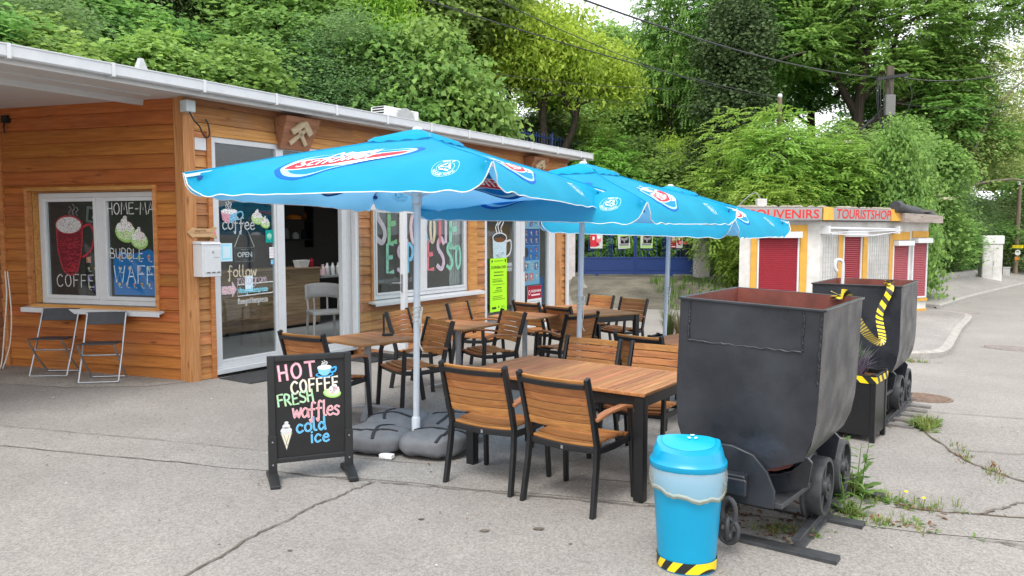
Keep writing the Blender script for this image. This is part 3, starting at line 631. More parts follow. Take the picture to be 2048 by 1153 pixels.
# ---- inside shell
ins = MB()
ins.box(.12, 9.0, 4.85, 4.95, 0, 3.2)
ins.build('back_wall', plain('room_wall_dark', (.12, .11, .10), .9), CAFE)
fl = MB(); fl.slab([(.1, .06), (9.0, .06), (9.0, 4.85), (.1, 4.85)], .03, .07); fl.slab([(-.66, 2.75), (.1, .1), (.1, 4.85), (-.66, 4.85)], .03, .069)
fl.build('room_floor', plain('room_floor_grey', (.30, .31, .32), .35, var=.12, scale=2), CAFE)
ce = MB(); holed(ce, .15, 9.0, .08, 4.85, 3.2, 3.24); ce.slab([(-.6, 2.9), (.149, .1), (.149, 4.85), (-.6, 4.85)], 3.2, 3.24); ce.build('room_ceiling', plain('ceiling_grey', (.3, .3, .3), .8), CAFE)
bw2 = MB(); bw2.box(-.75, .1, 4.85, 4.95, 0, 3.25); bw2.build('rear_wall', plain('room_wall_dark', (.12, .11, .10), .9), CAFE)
GLASS = glass()
skl = MB(); skl.box(.97, 1.0, 1.07, 2.28, 3.37, 3.45); skl.box(5.2, 5.23, 1.07, 2.28, 3.37, 3.45); skl.box(1.0, 5.2, 1.07, 1.1, 3.37, 3.45); skl.box(1.0, 5.2, 2.25, 2.28, 3.37, 3.45); skl = skl.build('added_skylight', M_WHITE, CAFE); skg = MB(); skg.box(1.0, 5.2, 1.1, 2.25, 3.43, 3.44); skg.build('added_skylight_glass', GLASS, skl)  # added roof opening, out of view, put in to brighten the counter room
def frame_rect(mb, x0, x1, z0, z1, w, y0, y1):
    mb.box(x0, x0 + w, y0, y1, z0, z1); mb.box(x1 - w, x1, y0, y1, z0, z1)
    mb.box(x0 + w, x1 - w, y0, y1, z0, z0 + w); mb.box(x0 + w, x1 - w, y0, y1, z1 - w, z1)
def pane(name, parent, x0, x1, z0, z1, y, mat=None):
    mb = MB(); mb.box(x0, x1, y, y + .012, z0, z1); return mb.build(name, mat or GLASS, parent)
# ---- side window (recessed, timber lined)
WS = bpy.data.objects.new('window', None); COL.objects.link(WS); WS.parent = CAFE; WS.location = (LW_E.x, LW_E.y, 0); WS.rotation_euler = (0, 0, LW_A)
m = MB()
frame_rect(m, .40, 2.39, .80, 2.28, .045, -.045, .03)
m.box(.445, .462, .03, .15, .85, 2.235); m.box(2.328, 2.345, .03, .15, .85, 2.235); m.box(.462, 2.328, .03, .15, 2.22, 2.235)
m.build('timber_surround', M_TRIM, WS, bevel=.003)
m = MB()
frame_rect(m, .465, 2.325, .845, 2.215, .06, .105, .17); m.box(1.375, 1.475, .098, .165, .905, 2.155)
frame_rect(m, .527, 1.375, .907, 2.153, .045, .09, .15); frame_rect(m, 1.475, 2.263, .907, 2.153, .045, .09, .15)
m.build('window_frame', M_WHITE, WS, bevel=.004)
m = MB(); m.hexa([(.34, -.10, .775), (2.44, -.10, .775), (2.44, .13, .80), (.34, .13, .80), (.34, -.10, .80), (2.44, -.10, .80), (2.44, .13, .838), (.34, .13, .838)]); m.box(.335, 2.445, -.104, -.1, .745, .802)
m.build('sill', M_WHITE, WS, bevel=.003)
pane('pane', WS, .572, 1.33, .952, 2.108, .12); pane('pane', WS, 1.52, 2.218, .952, 2.108, .12)
def mug(a, cx, cy, s, col, dk, lay=2, rnd_seed=1, cream='whitegrey'):
    """large chalk mug with cream on top and a looped handle"""
    a.poly([(cx - .36 * s, cy + .5 * s), (cx - .34 * s, cy - .1 * s), (cx - .2 * s, cy - .55 * s), (cx, cy - .66 * s), (cx + .2 * s, cy - .55 * s), (cx + .36 * s, cy - .05 * s), (cx + .4 * s, cy + .5 * s)], dk, lay)
    r = random.Random(rnd_seed)
    for _ in range(70):
        y = cy + r.uniform(-.6, .2) * s; half = .37 * s * (1 if y > cy - .1 * s else .55 + .45 * (y - cy + .66 * s) / (.56 * s)); x = cx + r.uniform(-half * .8, half * .6); l = r.uniform(.05, .22) * s
        a.line([(x, y), (min(x + l, cx + half), y + r.uniform(-.02, .02) * s)], .014 * s, col, lay + 1)
    a.line([(cx - .37 * s, cy + .55 * s), (cx - .34 * s, cy - .1 * s), (cx - .2 * s, cy - .56 * s), (cx, cy - .67 * s), (cx + .2 * s, cy - .56 * s), (cx + .36 * s, cy - .05 * s), (cx + .4 * s, cy + .55 * s)], .035 * s, col, lay + 1, smooth=4)
    a.ell(cx, cy + .5 * s, .4 * s, .22 * s, col, lay + 1); a.ell(cx, cy + .49 * s, .37 * s, .19 * s, cream, lay + 2)
    a.line([(cx + .38 * s, cy + .42 * s), (cx + .62 * s, cy + .5 * s), (cx + .74 * s, cy + .25 * s), (cx + .62 * s, cy - .1 * s), (cx + .38 * s, cy - .25 * s)], .06 * s, col, lay + 1, smooth=5)
def waffles(a, cx, cy, s, lay=2, seed=2):
    r = random.Random(seed)
    for dx, dy, k in ((-.12, 0, 1.0), (.38, -.25, .82)):
        x, y = cx + dx * s, cy + dy * s
        a.ell(x, y, .40 * s * k, .30 * s * k, 'lime', lay, rot=-14); a.ell(x - .01 * s, y + .01 * s, .34 * s * k, .24 * s * k, 'palegreen', lay + 1, rot=-14)
        for i in range(14): a.ell(x + r.uniform(-.25, .25) * s * k, y + r.uniform(-.16, .14) * s * k, .028 * s, .022 * s, 'cream', lay + 2, n=8)
        for px, py, pr in ((-.18, .16, .16), (.1, .18, .17), (-.04, .32, .13), (.0, .44, .075), (.22, .1, .1)): a.ell(x + px * s * k, y + py * s * k, pr * s * k, pr * .85 * s * k, 'white', lay + 3, n=16)
        for i in range(9): a.ell(x + r.uniform(-.2, .2) * s * k, y + r.uniform(.08, .36) * s * k, .018 * s, .018 * s, r.choice(['rose', 'red', 'pink']), lay + 4, n=7)
def steam(a, x, y, s, col='chalk', w=.03, lay=2):
    for dx, k in ((-.14, .8), (.02, 1), (.18, .75)):
        a.line([(x + dx * s, y), (x + (dx - .07) * s, y + .13 * s * k), (x + (dx + .05) * s, y + .26 * s * k), (x + (dx - .04) * s, y + .4 * s * k)], w * s, col, lay, smooth=5)
a = Art(); mug(a, .92, 1.56, .53, 'mug', 'mugdk'); steam(a, 1.0, 1.94, .34, 'grey'); a.build('chalk_mug', WS, (0, .119, 0), chalk=True)
a = Art(); waffles(a, 1.84, 1.73, .40); a.build('chalk_waffles', WS, (0, .119, 0), chalk=True)
a = Art(); a.hand('COFFEE', .70, 1.06, .15, 'whitegrey', .09, gap=.28)
a.hand('HOME-MADE', 1.53, 1.95, .135, 'chalk', .09, gap=.20); a.hand('BUBBLE', 1.55, 1.42, .115, 'chalk', .1, gap=.24); a.hand('WAFFLE', 1.60, 1.12, .21, 'paleblue', .07, gap=.15, lay=4)
a.build('chalk_lettering', WS, (0, .119, 0), chalk=True)
# ---- front door group with transom, fixed light and doorway
D1 = bpy.data.objects.new('front_door', None); COL.objects.link(D1); D1.parent = CAFE
m = MB(); m.box(.245, .305, -.045, .03, ZB, 2.90); m.box(2.70, 2.765, -.045, .03, ZB, 2.90); m.box(.305, 2.70, -.045, .03, 2.855, 2.90)
m.build('timber_surround', M_TRIM, D1, bevel=.003)
m = MB(); frame_rect(m, .307, 2.698, .09, 2.853, .065, -.02, .055); m.box(1.28, 1.40, -.025, .052, .155, 2.788)
m.box(.372, 2.633, -.022, .05, 2.20, 2.30); frame_rect(m, .373, 1.28, .156, 2.20, .035, -.012, .045); m.box(.30, 2.70, -.06, .06, .03, .088)
m.box(2.45, 2.633, -.018, .06, .155, 2.20); m.box(2.535, 2.55, -.03, -.018, .155, 2.2)
m.build('door_frame', M_WHITE, D1, bevel=.004)
pane('fixed_pane', D1, .41, 1.245, .192, 2.165, .012); pane('transom_pane', D1, .374, 1.278, 2.302, 2.786, .012); pane('transom_pane', D1, 1.402, 2.632, 2.302, 2.786, .012)
a = Art()
a.poly([(.45, 1.985), (.47, 1.88), (.53, 1.85), (.62, 1.85), (.67, 1.9), (.685, 1.985)], 'pink', 3); a.poly([(.57, 1.985), (.57, 1.85), (.62, 1.85), (.67, 1.9), (.685, 1.985)], 'skyblue', 4); a.ell(.568, 1.985, .118, .032, 'white', 5)
a.line([(.68, 1.97), (.75, 1.985), (.77, 1.94), (.73, 1.895), (.665, 1.89)], .018, 'skyblue', 3, smooth=5); steam(a, .56, 2.03, .2, 'chalk', .05); a.build('chalk_cup', D1, (0, .0105, 0), chalk=True)
a = Art(); waffles(a, 1.02, 1.90, .24, seed=5); a.build('chalk_waffles', D1, (0, .0105, 0), chalk=True); a = Art(); a.hand('coffee', .47, 1.77, .15, 'whitegrey', .1, gap=.12, lay=3)
a.hand('follow', .53, 1.19, .14, 'cream', .1, gap=.16, lay=3); a.hand('instagram', .66, 1.10, .105, 'lilac', .08, gap=.1, lay=3)
a.build('chalk_lettering', D1, (0, .0105, 0), chalk=True); a = Art(); a.poly([(.43, .985), (.58, .985), (.58, .94), (.645, 1.035), (.58, 1.13), (.58, 1.075), (.43, 1.075)], 'palepink', 3); a.line([(.43, .985), (.58, .985), (.58, .94), (.645, 1.035), (.58, 1.13), (.58, 1.075), (.43, 1.075)], .012, 'lilac', 4, closed=True); a.build('chalk_arrow', D1, (0, .0105, 0), chalk=True); a = Art()
a.line([(.665, .945), (1.215, .96), (1.22, 1.10), (.66, 1.085)], .014, 'chalk', 3, closed=True); a.hand('@seegrotteespresso', .68, .985, .068, 'aqua', .16, gap=.1, lay=3, sx=.72)
a.hand('#seegrotteespresso', .66, .85, .075, 'chalk', .11, gap=.12, lay=3, sx=.66)
a.build('chalk_lettering', D1, (0, .0105, 0), chalk=True)
a = Art(); a.rect(.43, 1.38, .60, 1.60, 'paleblue', 1); a.rect(.445, 1.40, .585, 1.585, 'aqua', 2); a.rect(.46, 1.42, .57, 1.565, 'paleblue', 3)
a.build('sticker', D1, (0, .0105, 0)); a = Art(); a.rect(.78, 1.00, .90, 1.19, 'paleblue', 1); a.build('sticker', D1, (0, .0105, 0)); a = Art(); a.rect(1.115, 1.60, 1.235, 1.76, 'teal', 1); a.line([(1.14, 1.70), (1.15, 1.66), (1.175, 1.645), (1.20, 1.66), (1.21, 1.70)], .01, 'mint', 2, smooth=4); a.ell(1.175, 1.69, .03, .03, 'mint', 2)
a.build('sticker', D1, (0, .0105, 0)); a = Art(); a.rect(1.19, 1.32, 1.235, 1.38, 'skyblue', 1); a.build('sticker', D1, (0, .0105, 0)); a = Art(); a.rect(1.17, 1.40, 1.243, 1.54, 'white', 1)
for i in range(3):
    for j in range(3): a.rect(1.178 + .021 * i, 1.42 + .04 * j, 1.192 + .021 * i, 1.445 + .04 * j, 'lilac', 2)
a.build('sticker', D1, (0, .0105, 0))
# open leaf, hinged at the right jamb and swung right out
LF = thing('open_door_leaf', 'white framed glass door leaf swung wide open from the cafe doorway', 'door', BL(2.635, -.05, 0), RB + R(-94))
m = MB(); frame_rect(m, 0, 1.04, .08, 2.12, .085, -.03, .03); m.box(.085, .955, -.028, .028, .165, .2); m.build('leaf_frame', M_WHITE, LF, bevel=.004)
pane('pane', LF, .09, .95, .2, 2.03, -.006)
m = MB(); m.box(.985, 1.01, -.045, -.03, .92, 1.16); m.tube([(.997, -.03, 1.04), (.997, -.075, 1.04), (.97, -.085, 1.04), (.86, -.085, 1.035)], .011, 8); m.build('handle', M_STEEL, LF, smooth=True)
# ---- espresso window
WE = bpy.data.objects.new('window', None); COL.objects.link(WE); WE.parent = CAFE
m = MB(); m.box(3.03, 3.075, -.045, .03, .70, 2.16); m.box(5.50, 5.54, -.05, .03, .70, 2.12); m.box(5.54, 5.80, -.032, .02, .70, 2.16); m.box(3.075, 5.50, -.045, .03, 2.12, 2.16); m.build('timber_surround', M_TRIM, WE, bevel=.003)
m = MB(); frame_rect(m, 3.078, 5.497, .715, 2.117, .06, -.02, .05); m.box(4.20, 4.33, -.028, .048, .775, 2.057); frame_rect(m, 3.14, 4.20, .777, 2.055, .035, -.03, .03); frame_rect(m, 4.33, 5.435, .777, 2.055, .035, -.03, .03); m.build('window_frame', M_WHITE, WE, bevel=.004)
m = MB(); m.hexa([(2.98, -.16, .655), (5.86, -.16, .655), (5.86, .03, .672), (2.98, .03, .672), (2.98, -.16, .682), (5.86, -.16, .682), (5.86, .03, .708), (2.98, .03, .708)]); m.box(2.975, 5.865, -.166, -.16, .632, .684); m.build('sill', M_WHITE, WE, bevel=.003)
pane('pane', WE, 3.175, 4.165, .812, 2.02, .0); pane('pane', WE, 4.365, 5.40, .812, 2.02, .0)
m = MB()
for i in range(13): m.box(5.10 + .025 * i, 5.118 + .025 * i, .06 + .01 * (i % 2), .075 + .01 * (i % 2), .82, 2.02)
m.build('blind', plain('blind_slat', (.42, .45, .43), .7), WE)
a = Art(); x = 3.20
for ch, c, s, dx in (('S', 'lilac', .56, .42), ('E', 'green', .54, .42), ('E', 'palepink', .54, .40), ('G', 'palepink', .5, .42), ('R', 'skyblue', .5, .36), ('O', 'cream', .42, .30), ('T', 'rose', .46, .26), ('T', 'lilac', .44, .30), ('E', 'mint', .60, .3)):
    a.hand(ch, x, 1.56 if s < .6 else 1.44, s, c, .15, gap=0, jit=.02, core='whitegrey' if c in ('lilac', 'palepink') else None, sx=.55 if ch not in 'TO' else .42); x += dx * .64
x = 3.42
for ch, c, s, dx in (('E', 'mint', .42, .34), ('S', 'lilac', .4, .32), ('P', 'skyblue', .4, .34), ('R', 'cream', .42, .34), ('E', 'rose', .46, .36), ('S', 'lilac', .5, .36), ('S', 'mint', .42, .34), ('O', 'mint', .36, .3)):
    a.hand(ch, x, 1.10, s, c, .15, gap=0, jit=.03, sx=.58); x += dx * .74
a.hand('www.seegrotteespresso.at', 3.22, .95, .10, 'grey', .1, gap=.14, sx=.62)
a.build('chalk_lettering', WE, (0, -.002, 0), chalk=True)
# ---- second door group
D2 = bpy.data.objects.new('side_door', None); COL.objects.link(D2); D2.parent = CAFE
m = MB(); m.box(8.70, 8.93, -.05, .03, ZB, 2.2); m.box(6.06, 8.70, -.04, .03, 2.165, 2.2); m.build('timber_surround', M_POST, D2, bevel=.003)
m = MB(); frame_rect(m, 6.062, 8.698, -.17, 2.163, .07, -.02, .05); m.box(7.12, 7.45, -.03, .05, -.10, 2.093); m.box(7.285, 7.30, -.036, -.03, -.1, 2.09); m.box(8.40, 8.628, -.03, .05, -.10, 2.093); m.box(6.13, 7.12, -.02, .05, -.10, .02); m.box(7.45, 8.40, -.02, .05, -.1, .05); m.box(6.05, 8.7, -.1, .05, -.26, -.172); m.build('door_frame', M_WHITE, D2, bevel=.004)
pane('pane', D2, 6.132, 7.118, .022, 2.092, .012); pane('pane', D2, 7.452, 8.398, .052, 2.092, .012)
m = MB(); m.box(7.40, 7.425, -.045, -.03, .95, 1.25); m.tube([(7.41, -.04, 1.12), (7.41, -.08, 1.12), (7.56, -.085, 1.12)], .011, 8); m.build('handle', M_STEEL, D2, smooth=True)
a = Art(); a.poly([(6.36, 1.62), (6.38, 1.2), (6.46, 1.02), (6.6, .97), (6.74, 1.02), (6.82, 1.2), (6.84, 1.62)], 'paleblue', 2)
r = random.Random(8)
for _ in range(46):
    y = r.uniform(1.0, 1.35); x = 6.6 + r.uniform(-.19, .13); a.line([(x, y), (x + r.uniform(.03, .1), y + r.uniform(-.02, .02))], .008, 'grey', 3)
a.ell(6.6, 1.62, .25, .10, 'chalk', 3); a.ell(6.6, 1.615, .22, .08, 'black', 4); a.ell(6.6, 1.58, .18, .045, 'brown', 5)
a.line([(6.84, 1.55), (6.98, 1.56), (7.0, 1.42), (6.93, 1.3), (6.81, 1.26)], .035, 'chalk', 3, smooth=5)
for p in ([(6.5, 1.72), (6.46, 1.82), (6.53, 1.9), (6.5, 1.98)], [(6.6, 1.7), (6.54, 1.84), (6.65, 1.94), (6.62, 2.06), (6.7, 2.09), (6.77, 2.05)], [(6.68, 1.7), (6.64, 1.8), (6.72, 1.9), (6.7, 1.97)]): a.line(p, .03, 'chalk', 3, smooth=5)
a.build('chalk_cup', D2, (0, .0105, 0), chalk=True)
# ================================================================ things on and in the cafe
def onfront(name, label, cat, t, y, z=0, group=None): return thing(name, label, cat, BL(t, y, z), RB, group)
# carved boxes with crossed hammers
def emblem(label, t, z):
    e = onfront('carved_emblem', label, 'sign', t, -.03, z, 'miners emblems under the eaves')
    m = MB(); W0, W1, H, D0, D1_ = .29, .25, .40, .24, .05
    m.hexa([(-W1, -D1_, 0), (W1, -D1_, 0), (W1, 0, 0), (-W1, 0, 0), (-W0, -D0, H), (W0, -D0, H), (W0, 0, H), (-W0, 0, H)]); m.build('box', wood('weathered_box', (.26, .115, .055), (.46, .23, .12), 0, grain=.8), e, bevel=.004)
    m = MB(); th = math.atan2(D0 - D1_, H)
    def hammer(sg):
        rotm = Matrix.Rotation(th, 4, 'X') @ Matrix.Rotation(sg * R(43), 4, 'Y') @ Matrix.Scale(.82, 4)
        m.M = Matrix.Translation((0, -(D0 + D1_) / 2 - .012, H / 2)) @ rotm
        m.box(-.032, .032, -.03, .012, -.24, .11)
        if sg > 0: m.prism([(-.13, .09), (.13, .09), (.13, .185), (.03, .19), (-.13, .185)], -.045, .008)
        else: m.prism([(-.13, .09), (.06, .09), (.18, .135), (.06, .185), (-.13, .185)], -.043, .006)
    hammer(1); hammer(-1); m.M = Matrix.Identity(4)
    m.build('crossed_hammers', plain('pale_carving', (.50, .40, .26), .8, var=.2), e, bevel=.004)
emblem('carved crossed hammers on a wooden box above the open doorway', 1.55, 2.80); emblem('carved crossed hammers box near the far end of the eaves', 7.72, 2.78)
# mailbox, arrow, plate, junction box
e = onfront('mailbox', 'white metal letterbox with key lock screwed to the corner boards', 'letterbox', .13, -.10, 1.22)
m = MB(); m.box(-.12, .13, -.12, .06, 0, .37); m.hexa([(-.125, -.13, .372), (.135, -.13, .372), (.135, .06, .372), (-.125, .06, .372), (-.125, -.11, .40), (.135, -.11, .40), (.135, .06, .41), (-.125, .06, .41)]); m.build('body', M_WHITE, e, bevel=.006)
m = MB(); m.box(-.10, .12, -.126, -.121, .04, .325); m.build('door', M_WHITE, e, bevel=.002)
m = MB(); m.lathe([(.001, -.131), (.012, -.131), (.012, -.126)], 12, axis=1, c=(.02, 0, .285)); m.build('lock', M_STEEL, e)
a = Art()
for x0 in (-.07, 0, .065): a.rect(x0, .045, x0 + .045, .055, 'black')
a.rect(.03, .22, .1, .226, 'grey'); a.build('slot', e, (0, -.127, 0))
e = onfront('arrow_sign', 'small pale wooden arrow board pointing left above the letterbox', 'sign', .13, -.065, 1.66)
m = MB(); m.prism([(-.20, .07), (-.13, .13), (-.10, .115), (.12, .115), (.14, .135), (.2, .13), (.17, .09), (.2, .0), (.13, .005), (.11, .015), (-.11, .015), (-.13, .0)], -.012, .012); m.build('board', wood('pale_board', (.5, .3, .13), (.68, .46, .24), 0, knots=False), e, bevel=.003)
a = Art(); a.hand('seegrotte', -.11, .08, .03, 'brown', .1, gap=.2); a.line([(-.12, .062), (.12, .066)], .004, 'brown'); a.ell(.16, .065, .018, .02, 'rose'); a.build('lettering', e, (0, -.0125, 0))
e = onfront('blank_plate', 'blank white plate fixed to the boards left of the transom', 'plate', .155, -.03, 2.68)
m = MB(); m.box(-.075, .08, -.012, .006, 0, .14); m.build('plate', M_WHITE, e, bevel=.004)
e = onfront('junction_box', 'grey junction box with black cable looping over the corner post', 'junction box', -.05, -.12, 3.08)
m = MB(); m.box(-.06, .06, -.06, .06, 0, .13); m.build('box', plain('grey_box', (.5, .55, .56), .5), e, bevel=.008)
m = MB(); m.tube(catmull([(0, -.03, 0), (.04, -.05, -.09), (.12, -.03, -.14), (.16, -.02, -.2), (.22, -.005, -.26), (.29, .02, -.22), (.30, .05, -.1), (.28, .07, -.04)], 6), .009, 8); m.build('cable', M_PLASTIC, e, smooth=True)
e = thing('wall_hook', 'black wall lamp hook high on the stained side wall', 'hook', (0, 0, 0)); p = BL(LW_E.x + .02, LW_E.y - .16, 3.1); e.location = p; e.rotation_euler = (0, 0, RB + LW_A)
m = MB(); m.box(-.05, .05, -.04, .02, -.02, .07); m.tube([(0, -.03, 0), (.01, -.06, -.08), (.012, -.05, -.15)], .012, 6); m.build('hook', M_BLACK, e)
# open sign
e = onfront('open_sign', 'small black OPEN sign hanging by a cord inside the door glass', 'sign', .80, .0, 1.36)
m = MB(); m.box(-.16, .16, .028, .04, 0, .19); m.build('board', INK('black'), e, bevel=.003)
a = Art(); a.text('OPEN', 0, .065, .088, 'white', 2, 'CENTER', bold=.012); a.rect(-.06, .155, .06, .163, 'grey'); a.rect(-.03, .025, .03, .031, 'grey'); a.line([(-.15, .01), (.15, .01), (.15, .18), (-.15, .18)], .006, 'grey', 1, closed=True); a.build('lettering', e, (0, .0275, 0))
m = MB(); m.tube([(-.15, .03, .19), (0, .03, .50), (.15, .03, .19)], .006, 6); m.build('cord', M_ROPE, e)
# menus and posters in the windows
def icecream(a, x0, z0, w, h, seed, cols, nx=3, ny=3):
    r = random.Random(seed)
    for i in range(nx):
        for j in range(ny):
            cx, cz = x0 + w * (i + .5) / nx, z0 + h * (j + .5) / ny; s = min(w / nx, h / ny) * .38; c = r.choice(cols)
            if r.random() < .5: a.rect(cx - s, cz - s, cx + s, cz + s, r.choice(['red', 'logoblue', 'skyblue', 'rose', 'purple']), 2)
            a.poly([(cx - s * .3, cz + s * .1), (cx + s * .3, cz + s * .1), (cx, cz - s * .9)], 'cream', 3); a.ell(cx, cz + s * .3, s * .45, s * .42, c, 4, n=12); a.ell(cx + s * .1, cz + s * .62, s * .22, s * .2, r.choice(cols), 5, n=9)
            a.rect(cx + s * .35, cz - s * .85, cx + s * .85, cz - s * .6, 'white', 3)
ICE = ['rose', 'cream', 'brown', 'white', 'yellow', 'orange', 'lime', 'palepink']
def flatthing(name, label, cat, loc, rz, art, th=.004, base='white', x0=0, x1=1, z0=0, z1=1, group=None, part='sheet', outline=None):
    e = thing(name, label, cat, loc, rz, group); m = MB()
    if outline: m.prism(outline, 0, th)
    else: m.box(x0, x1, 0, th, z0, z1)
    m.build(part, INK(base), e); art.build('print', e, (0, -.0006, 0)); return e
wl_ = lambda u, y, z: BL(*(LW_E + Vector((u * .25 + y * .968, u * -.968 + y * .25))), z)
a = Art(); icecream(a, .03, .24, .58, .28, 3, ICE, 4, 2); icecream(a, .03, .02, .56, .2, 5, ICE, 5, 1)
flatthing('ice_cream_menu', 'blue ice cream menu board behind the waffle lettering', 'menu board', wl_(1.55, .16, .97), RB + LW_A, a, base='logoblue', outline=[(0, 0), (.64, 0), (.64, .5), (.55, .56), (.3, .5), (.1, .53), (0, .45)])
a = Art(); icecream(a, .02, .02, .2, .46, 7, ['brown', 'yellow', 'cream', 'lime', 'orange'], 2, 4)
flatthing('ice_cream_menu', 'dark narrow sundae menu behind the chalk word COFFEE', 'menu board', wl_(1.10, .16, .97), RB + LW_A, a, base='black', x1=.24, z1=.5)
e = thing('picture_frame', 'small tilted framed picture behind the chalk mug', 'picture', wl_(1.02, .28, 1.86), RB + LW_A, rot=(0, R(8), RB + LW_A))
m = MB(); frame_rect(m, 0, .22, 0, .2, .03, 0, .02); m.build('frame', INK('grey'), e); m = MB(); m.box(.03, .19, .01, .014, .03, .17); m.build('picture', INK('black'), e); a = Art(); a.line([(.09, .06), (.11, .14), (.14, .05)], .012, 'chalk'); a.build('print', e, (0, .009, 0))
def ypost(a):
    a.text('DORNBACHER', .285, .80, .072, 'ink', 2, 'CENTER', bold=.01, sx=1.05); a.text('Sommerkonzert', .285, .72, .05, 'ink', 2, 'CENTER', bold=.004); a.rect(.12, .665, .45, .68, 'ink')
    r = random.Random(4)
    for z in (.60, .57, .55, .50, .36, .28, .25, .22): a.rect(.07 + r.uniform(0, .02), z, r.uniform(.38, .52), z + .008, 'ink')
    a.rect(.2, .43, .38, .447, 'ink'); a.rect(.17, .39, .4, .4, 'ink'); a.rect(.06, .05, .2, .09, 'ink'); a.ell(.285, .08, .018, .022, 'ink'); a.rect(.36, .05, .52, .054, 'ink'); a.rect(.36, .075, .5, .08, 'ink'); a.rect(.36, .10, .48, .104, 'ink')
    a.poly([(.05, .9), (.09, .94), (.07, .97), (.04, .95)], 'ink'); a.poly([(.49, .97), (.54, .97), (.53, .92), (.515, .9), (.5, .92)], 'ink'); a.rect(.14, .935, .44, .945, 'ink')
a = Art(); ypost(a)
flatthing('event_poster', 'bright yellow green event poster taped outside the far door pane', 'poster', BL(6.22, -.028, .25) , RB, a, base='acid', x1=.57, z1=.99)
a = Art(); a.text('N', .1, .05, .1, 'black'); a.rect(.05, .02, .5, .03, 'grey'); a.rect(.2, .06, .48, .10, 'grey')
flatthing('paper_note', 'small white paper note behind the glass right of the white cup drawing', 'notice', BL(6.62, .035, .98), RB, a, base='whitegrey', x1=.45, z1=.16)
a = Art(); icecream(a, .04, 1.16, .56, .30, 9, ['brown', 'yellow', 'lime', 'cream', 'orange'], 3, 2); a.rect(0, 1.14, .64, 1.15, 'cream', 2)
a.rect(0, .80, .64, 1.13, 'dkblue', 2); icecream(a, .02, .82, .6, .3, 12, ICE, 3, 2); a.rect(0, .50, .64, .79, 'logoblue', 2); icecream(a, .2, .5, .42, .28, 13, ICE, 2, 2); a.ell(.12, .66, .09, .1, 'black', 4); icecream(a, .03, .06, .6, .42, 15, ICE, 3, 2); a.rect(.08, .02, .62, .05, 'skyblue', 3)
flatthing('ice_cream_menu', 'tall ice cream price board hung inside the far glass door', 'menu board', BL(7.50, .05, .66), RB, a, base='skyblue', outline=[(.06, 0), (.66, 0), (.66, 1.48), (.02, 1.48), (.02, 1.1), (.0, .95), (.02, .8), (0, .62), (.04, .45), (0, .3), (.06, .15)])
a = Art(); a.rect(0, .34, .56, .6, 'maroon', 1); a.text('FEUERWEHR', .14, .47, .07, 'white', 2, bold=.01); a.rect(.15, .40, .5, .43, 'palepink', 2); a.ell(.075, .47, .04, .05, 'palepink', 2); a.ell(.075, .47, .025, .035, 'maroon', 3)
for z in (.28, .24, .20, .15, .10, .06): a.rect(.04, z, .5, z + .008, 'grey', 2)
flatthing('fire_brigade_poster', 'red and white fire brigade poster low on the far glass door', 'poster', BL(7.56, -.02, .05), RB, a, base='whitegrey', x1=.56, z1=.6)
e = onfront('blue_curtain', 'folded blue parasol cloth leaning inside the far door', 'cloth', 8.22, .12, .08)
m = MB(); m.grid([[(.16 * k / 15 - .0 + (0.0 if z < .3 else .06), .02 * math.sin(k * 2.1), z) for k in range(16)] for z in (0, .25, .5, .72)]); m.build('cloth', plain('blue_fold', (.0, .13, .42), .7), e, smooth='all', fix=False)
# counter and its things
M_PLANK = wood('counter_plank', (.20, .125, .07), (.42, .29, .18), 0, grain=.8, spread=.3)
e = onfront('service_counter', 'rustic plank service counter seen through the open doorway', 'counter', 0, 0, 0)
m = MB()
for i in range(5): m.box(2.05, 4.35, 2.40, 2.43, .12 + i * .19, .307 + i * .19)
m.build('plank_front', M_PLANK, e, bevel=.002)
m = MB(); m.box(2.05, 4.33, 2.431, 3.0, .07, 1.05); m.build('body', INK('black'), e)
m = MB(); m.box(2.0, 4.38, 2.36, 3.02, 1.072, 1.105); m.build('worktop', M_PLANK, e, bevel=.003)
m = MB(); m.box(4.385, 5.9, 2.40, 3.0, .90, .94); m.build('serving_shelf', plain('grey_top', (.36, .37, .38), .4), e, bevel=.004)
e = onfront('back_counter', 'dark back counter under wall shelves inside the cafe', 'counter', 0, 0, 0)
m = MB(); m.box(4.6, 7.6, 4.2, 4.8, .08, .95); m.box(4.55, 7.65, 4.15, 4.84, .95, .99); m.build('body', plain('dark_unit', (.03, .028, .026), .5), e, bevel=.004)
e = onfront('wall_shelf', 'black metal wall shelf with jars inside the cafe', 'shelf', 5.15, 4.45, 0)
m = MB()
for z in (1.55, 1.95): m.box(0, 1.0, -.05, .2, z, z + .03)
for x in (0, .97): m.box(x, x + .03, -.05, .2, 1.4, 2.4)
m.build('frame', M_BLACK, e)
for i, (x, z, r_, h, c) in enumerate([(.15, 1.58, .05, .18, 'brown'), (.35, 1.58, .06, .22, 'grey'), (.6, 1.58, .07, .14, 'whitegrey'), (.82, 1.58, .05, .2, 'black'), (.2, 1.98, .06, .2, 'grey'), (.55, 1.98, .16, .1, 'orange'), (.85, 1.98, .05, .16, 'brown')]):
    m = MB(); m.lathe([(r_ * .9, z), (r_, z + .01), (r_, z + h * .7), (r_ * .6, z + h * .85), (r_ * .6, z + h)], 14); m.build('jar', INK(c), None, BL(5.15 + x, 4.52, 0), (0, 0, RB), smooth=True)
    o = bpy.context.scene.objects[-1] if False else None
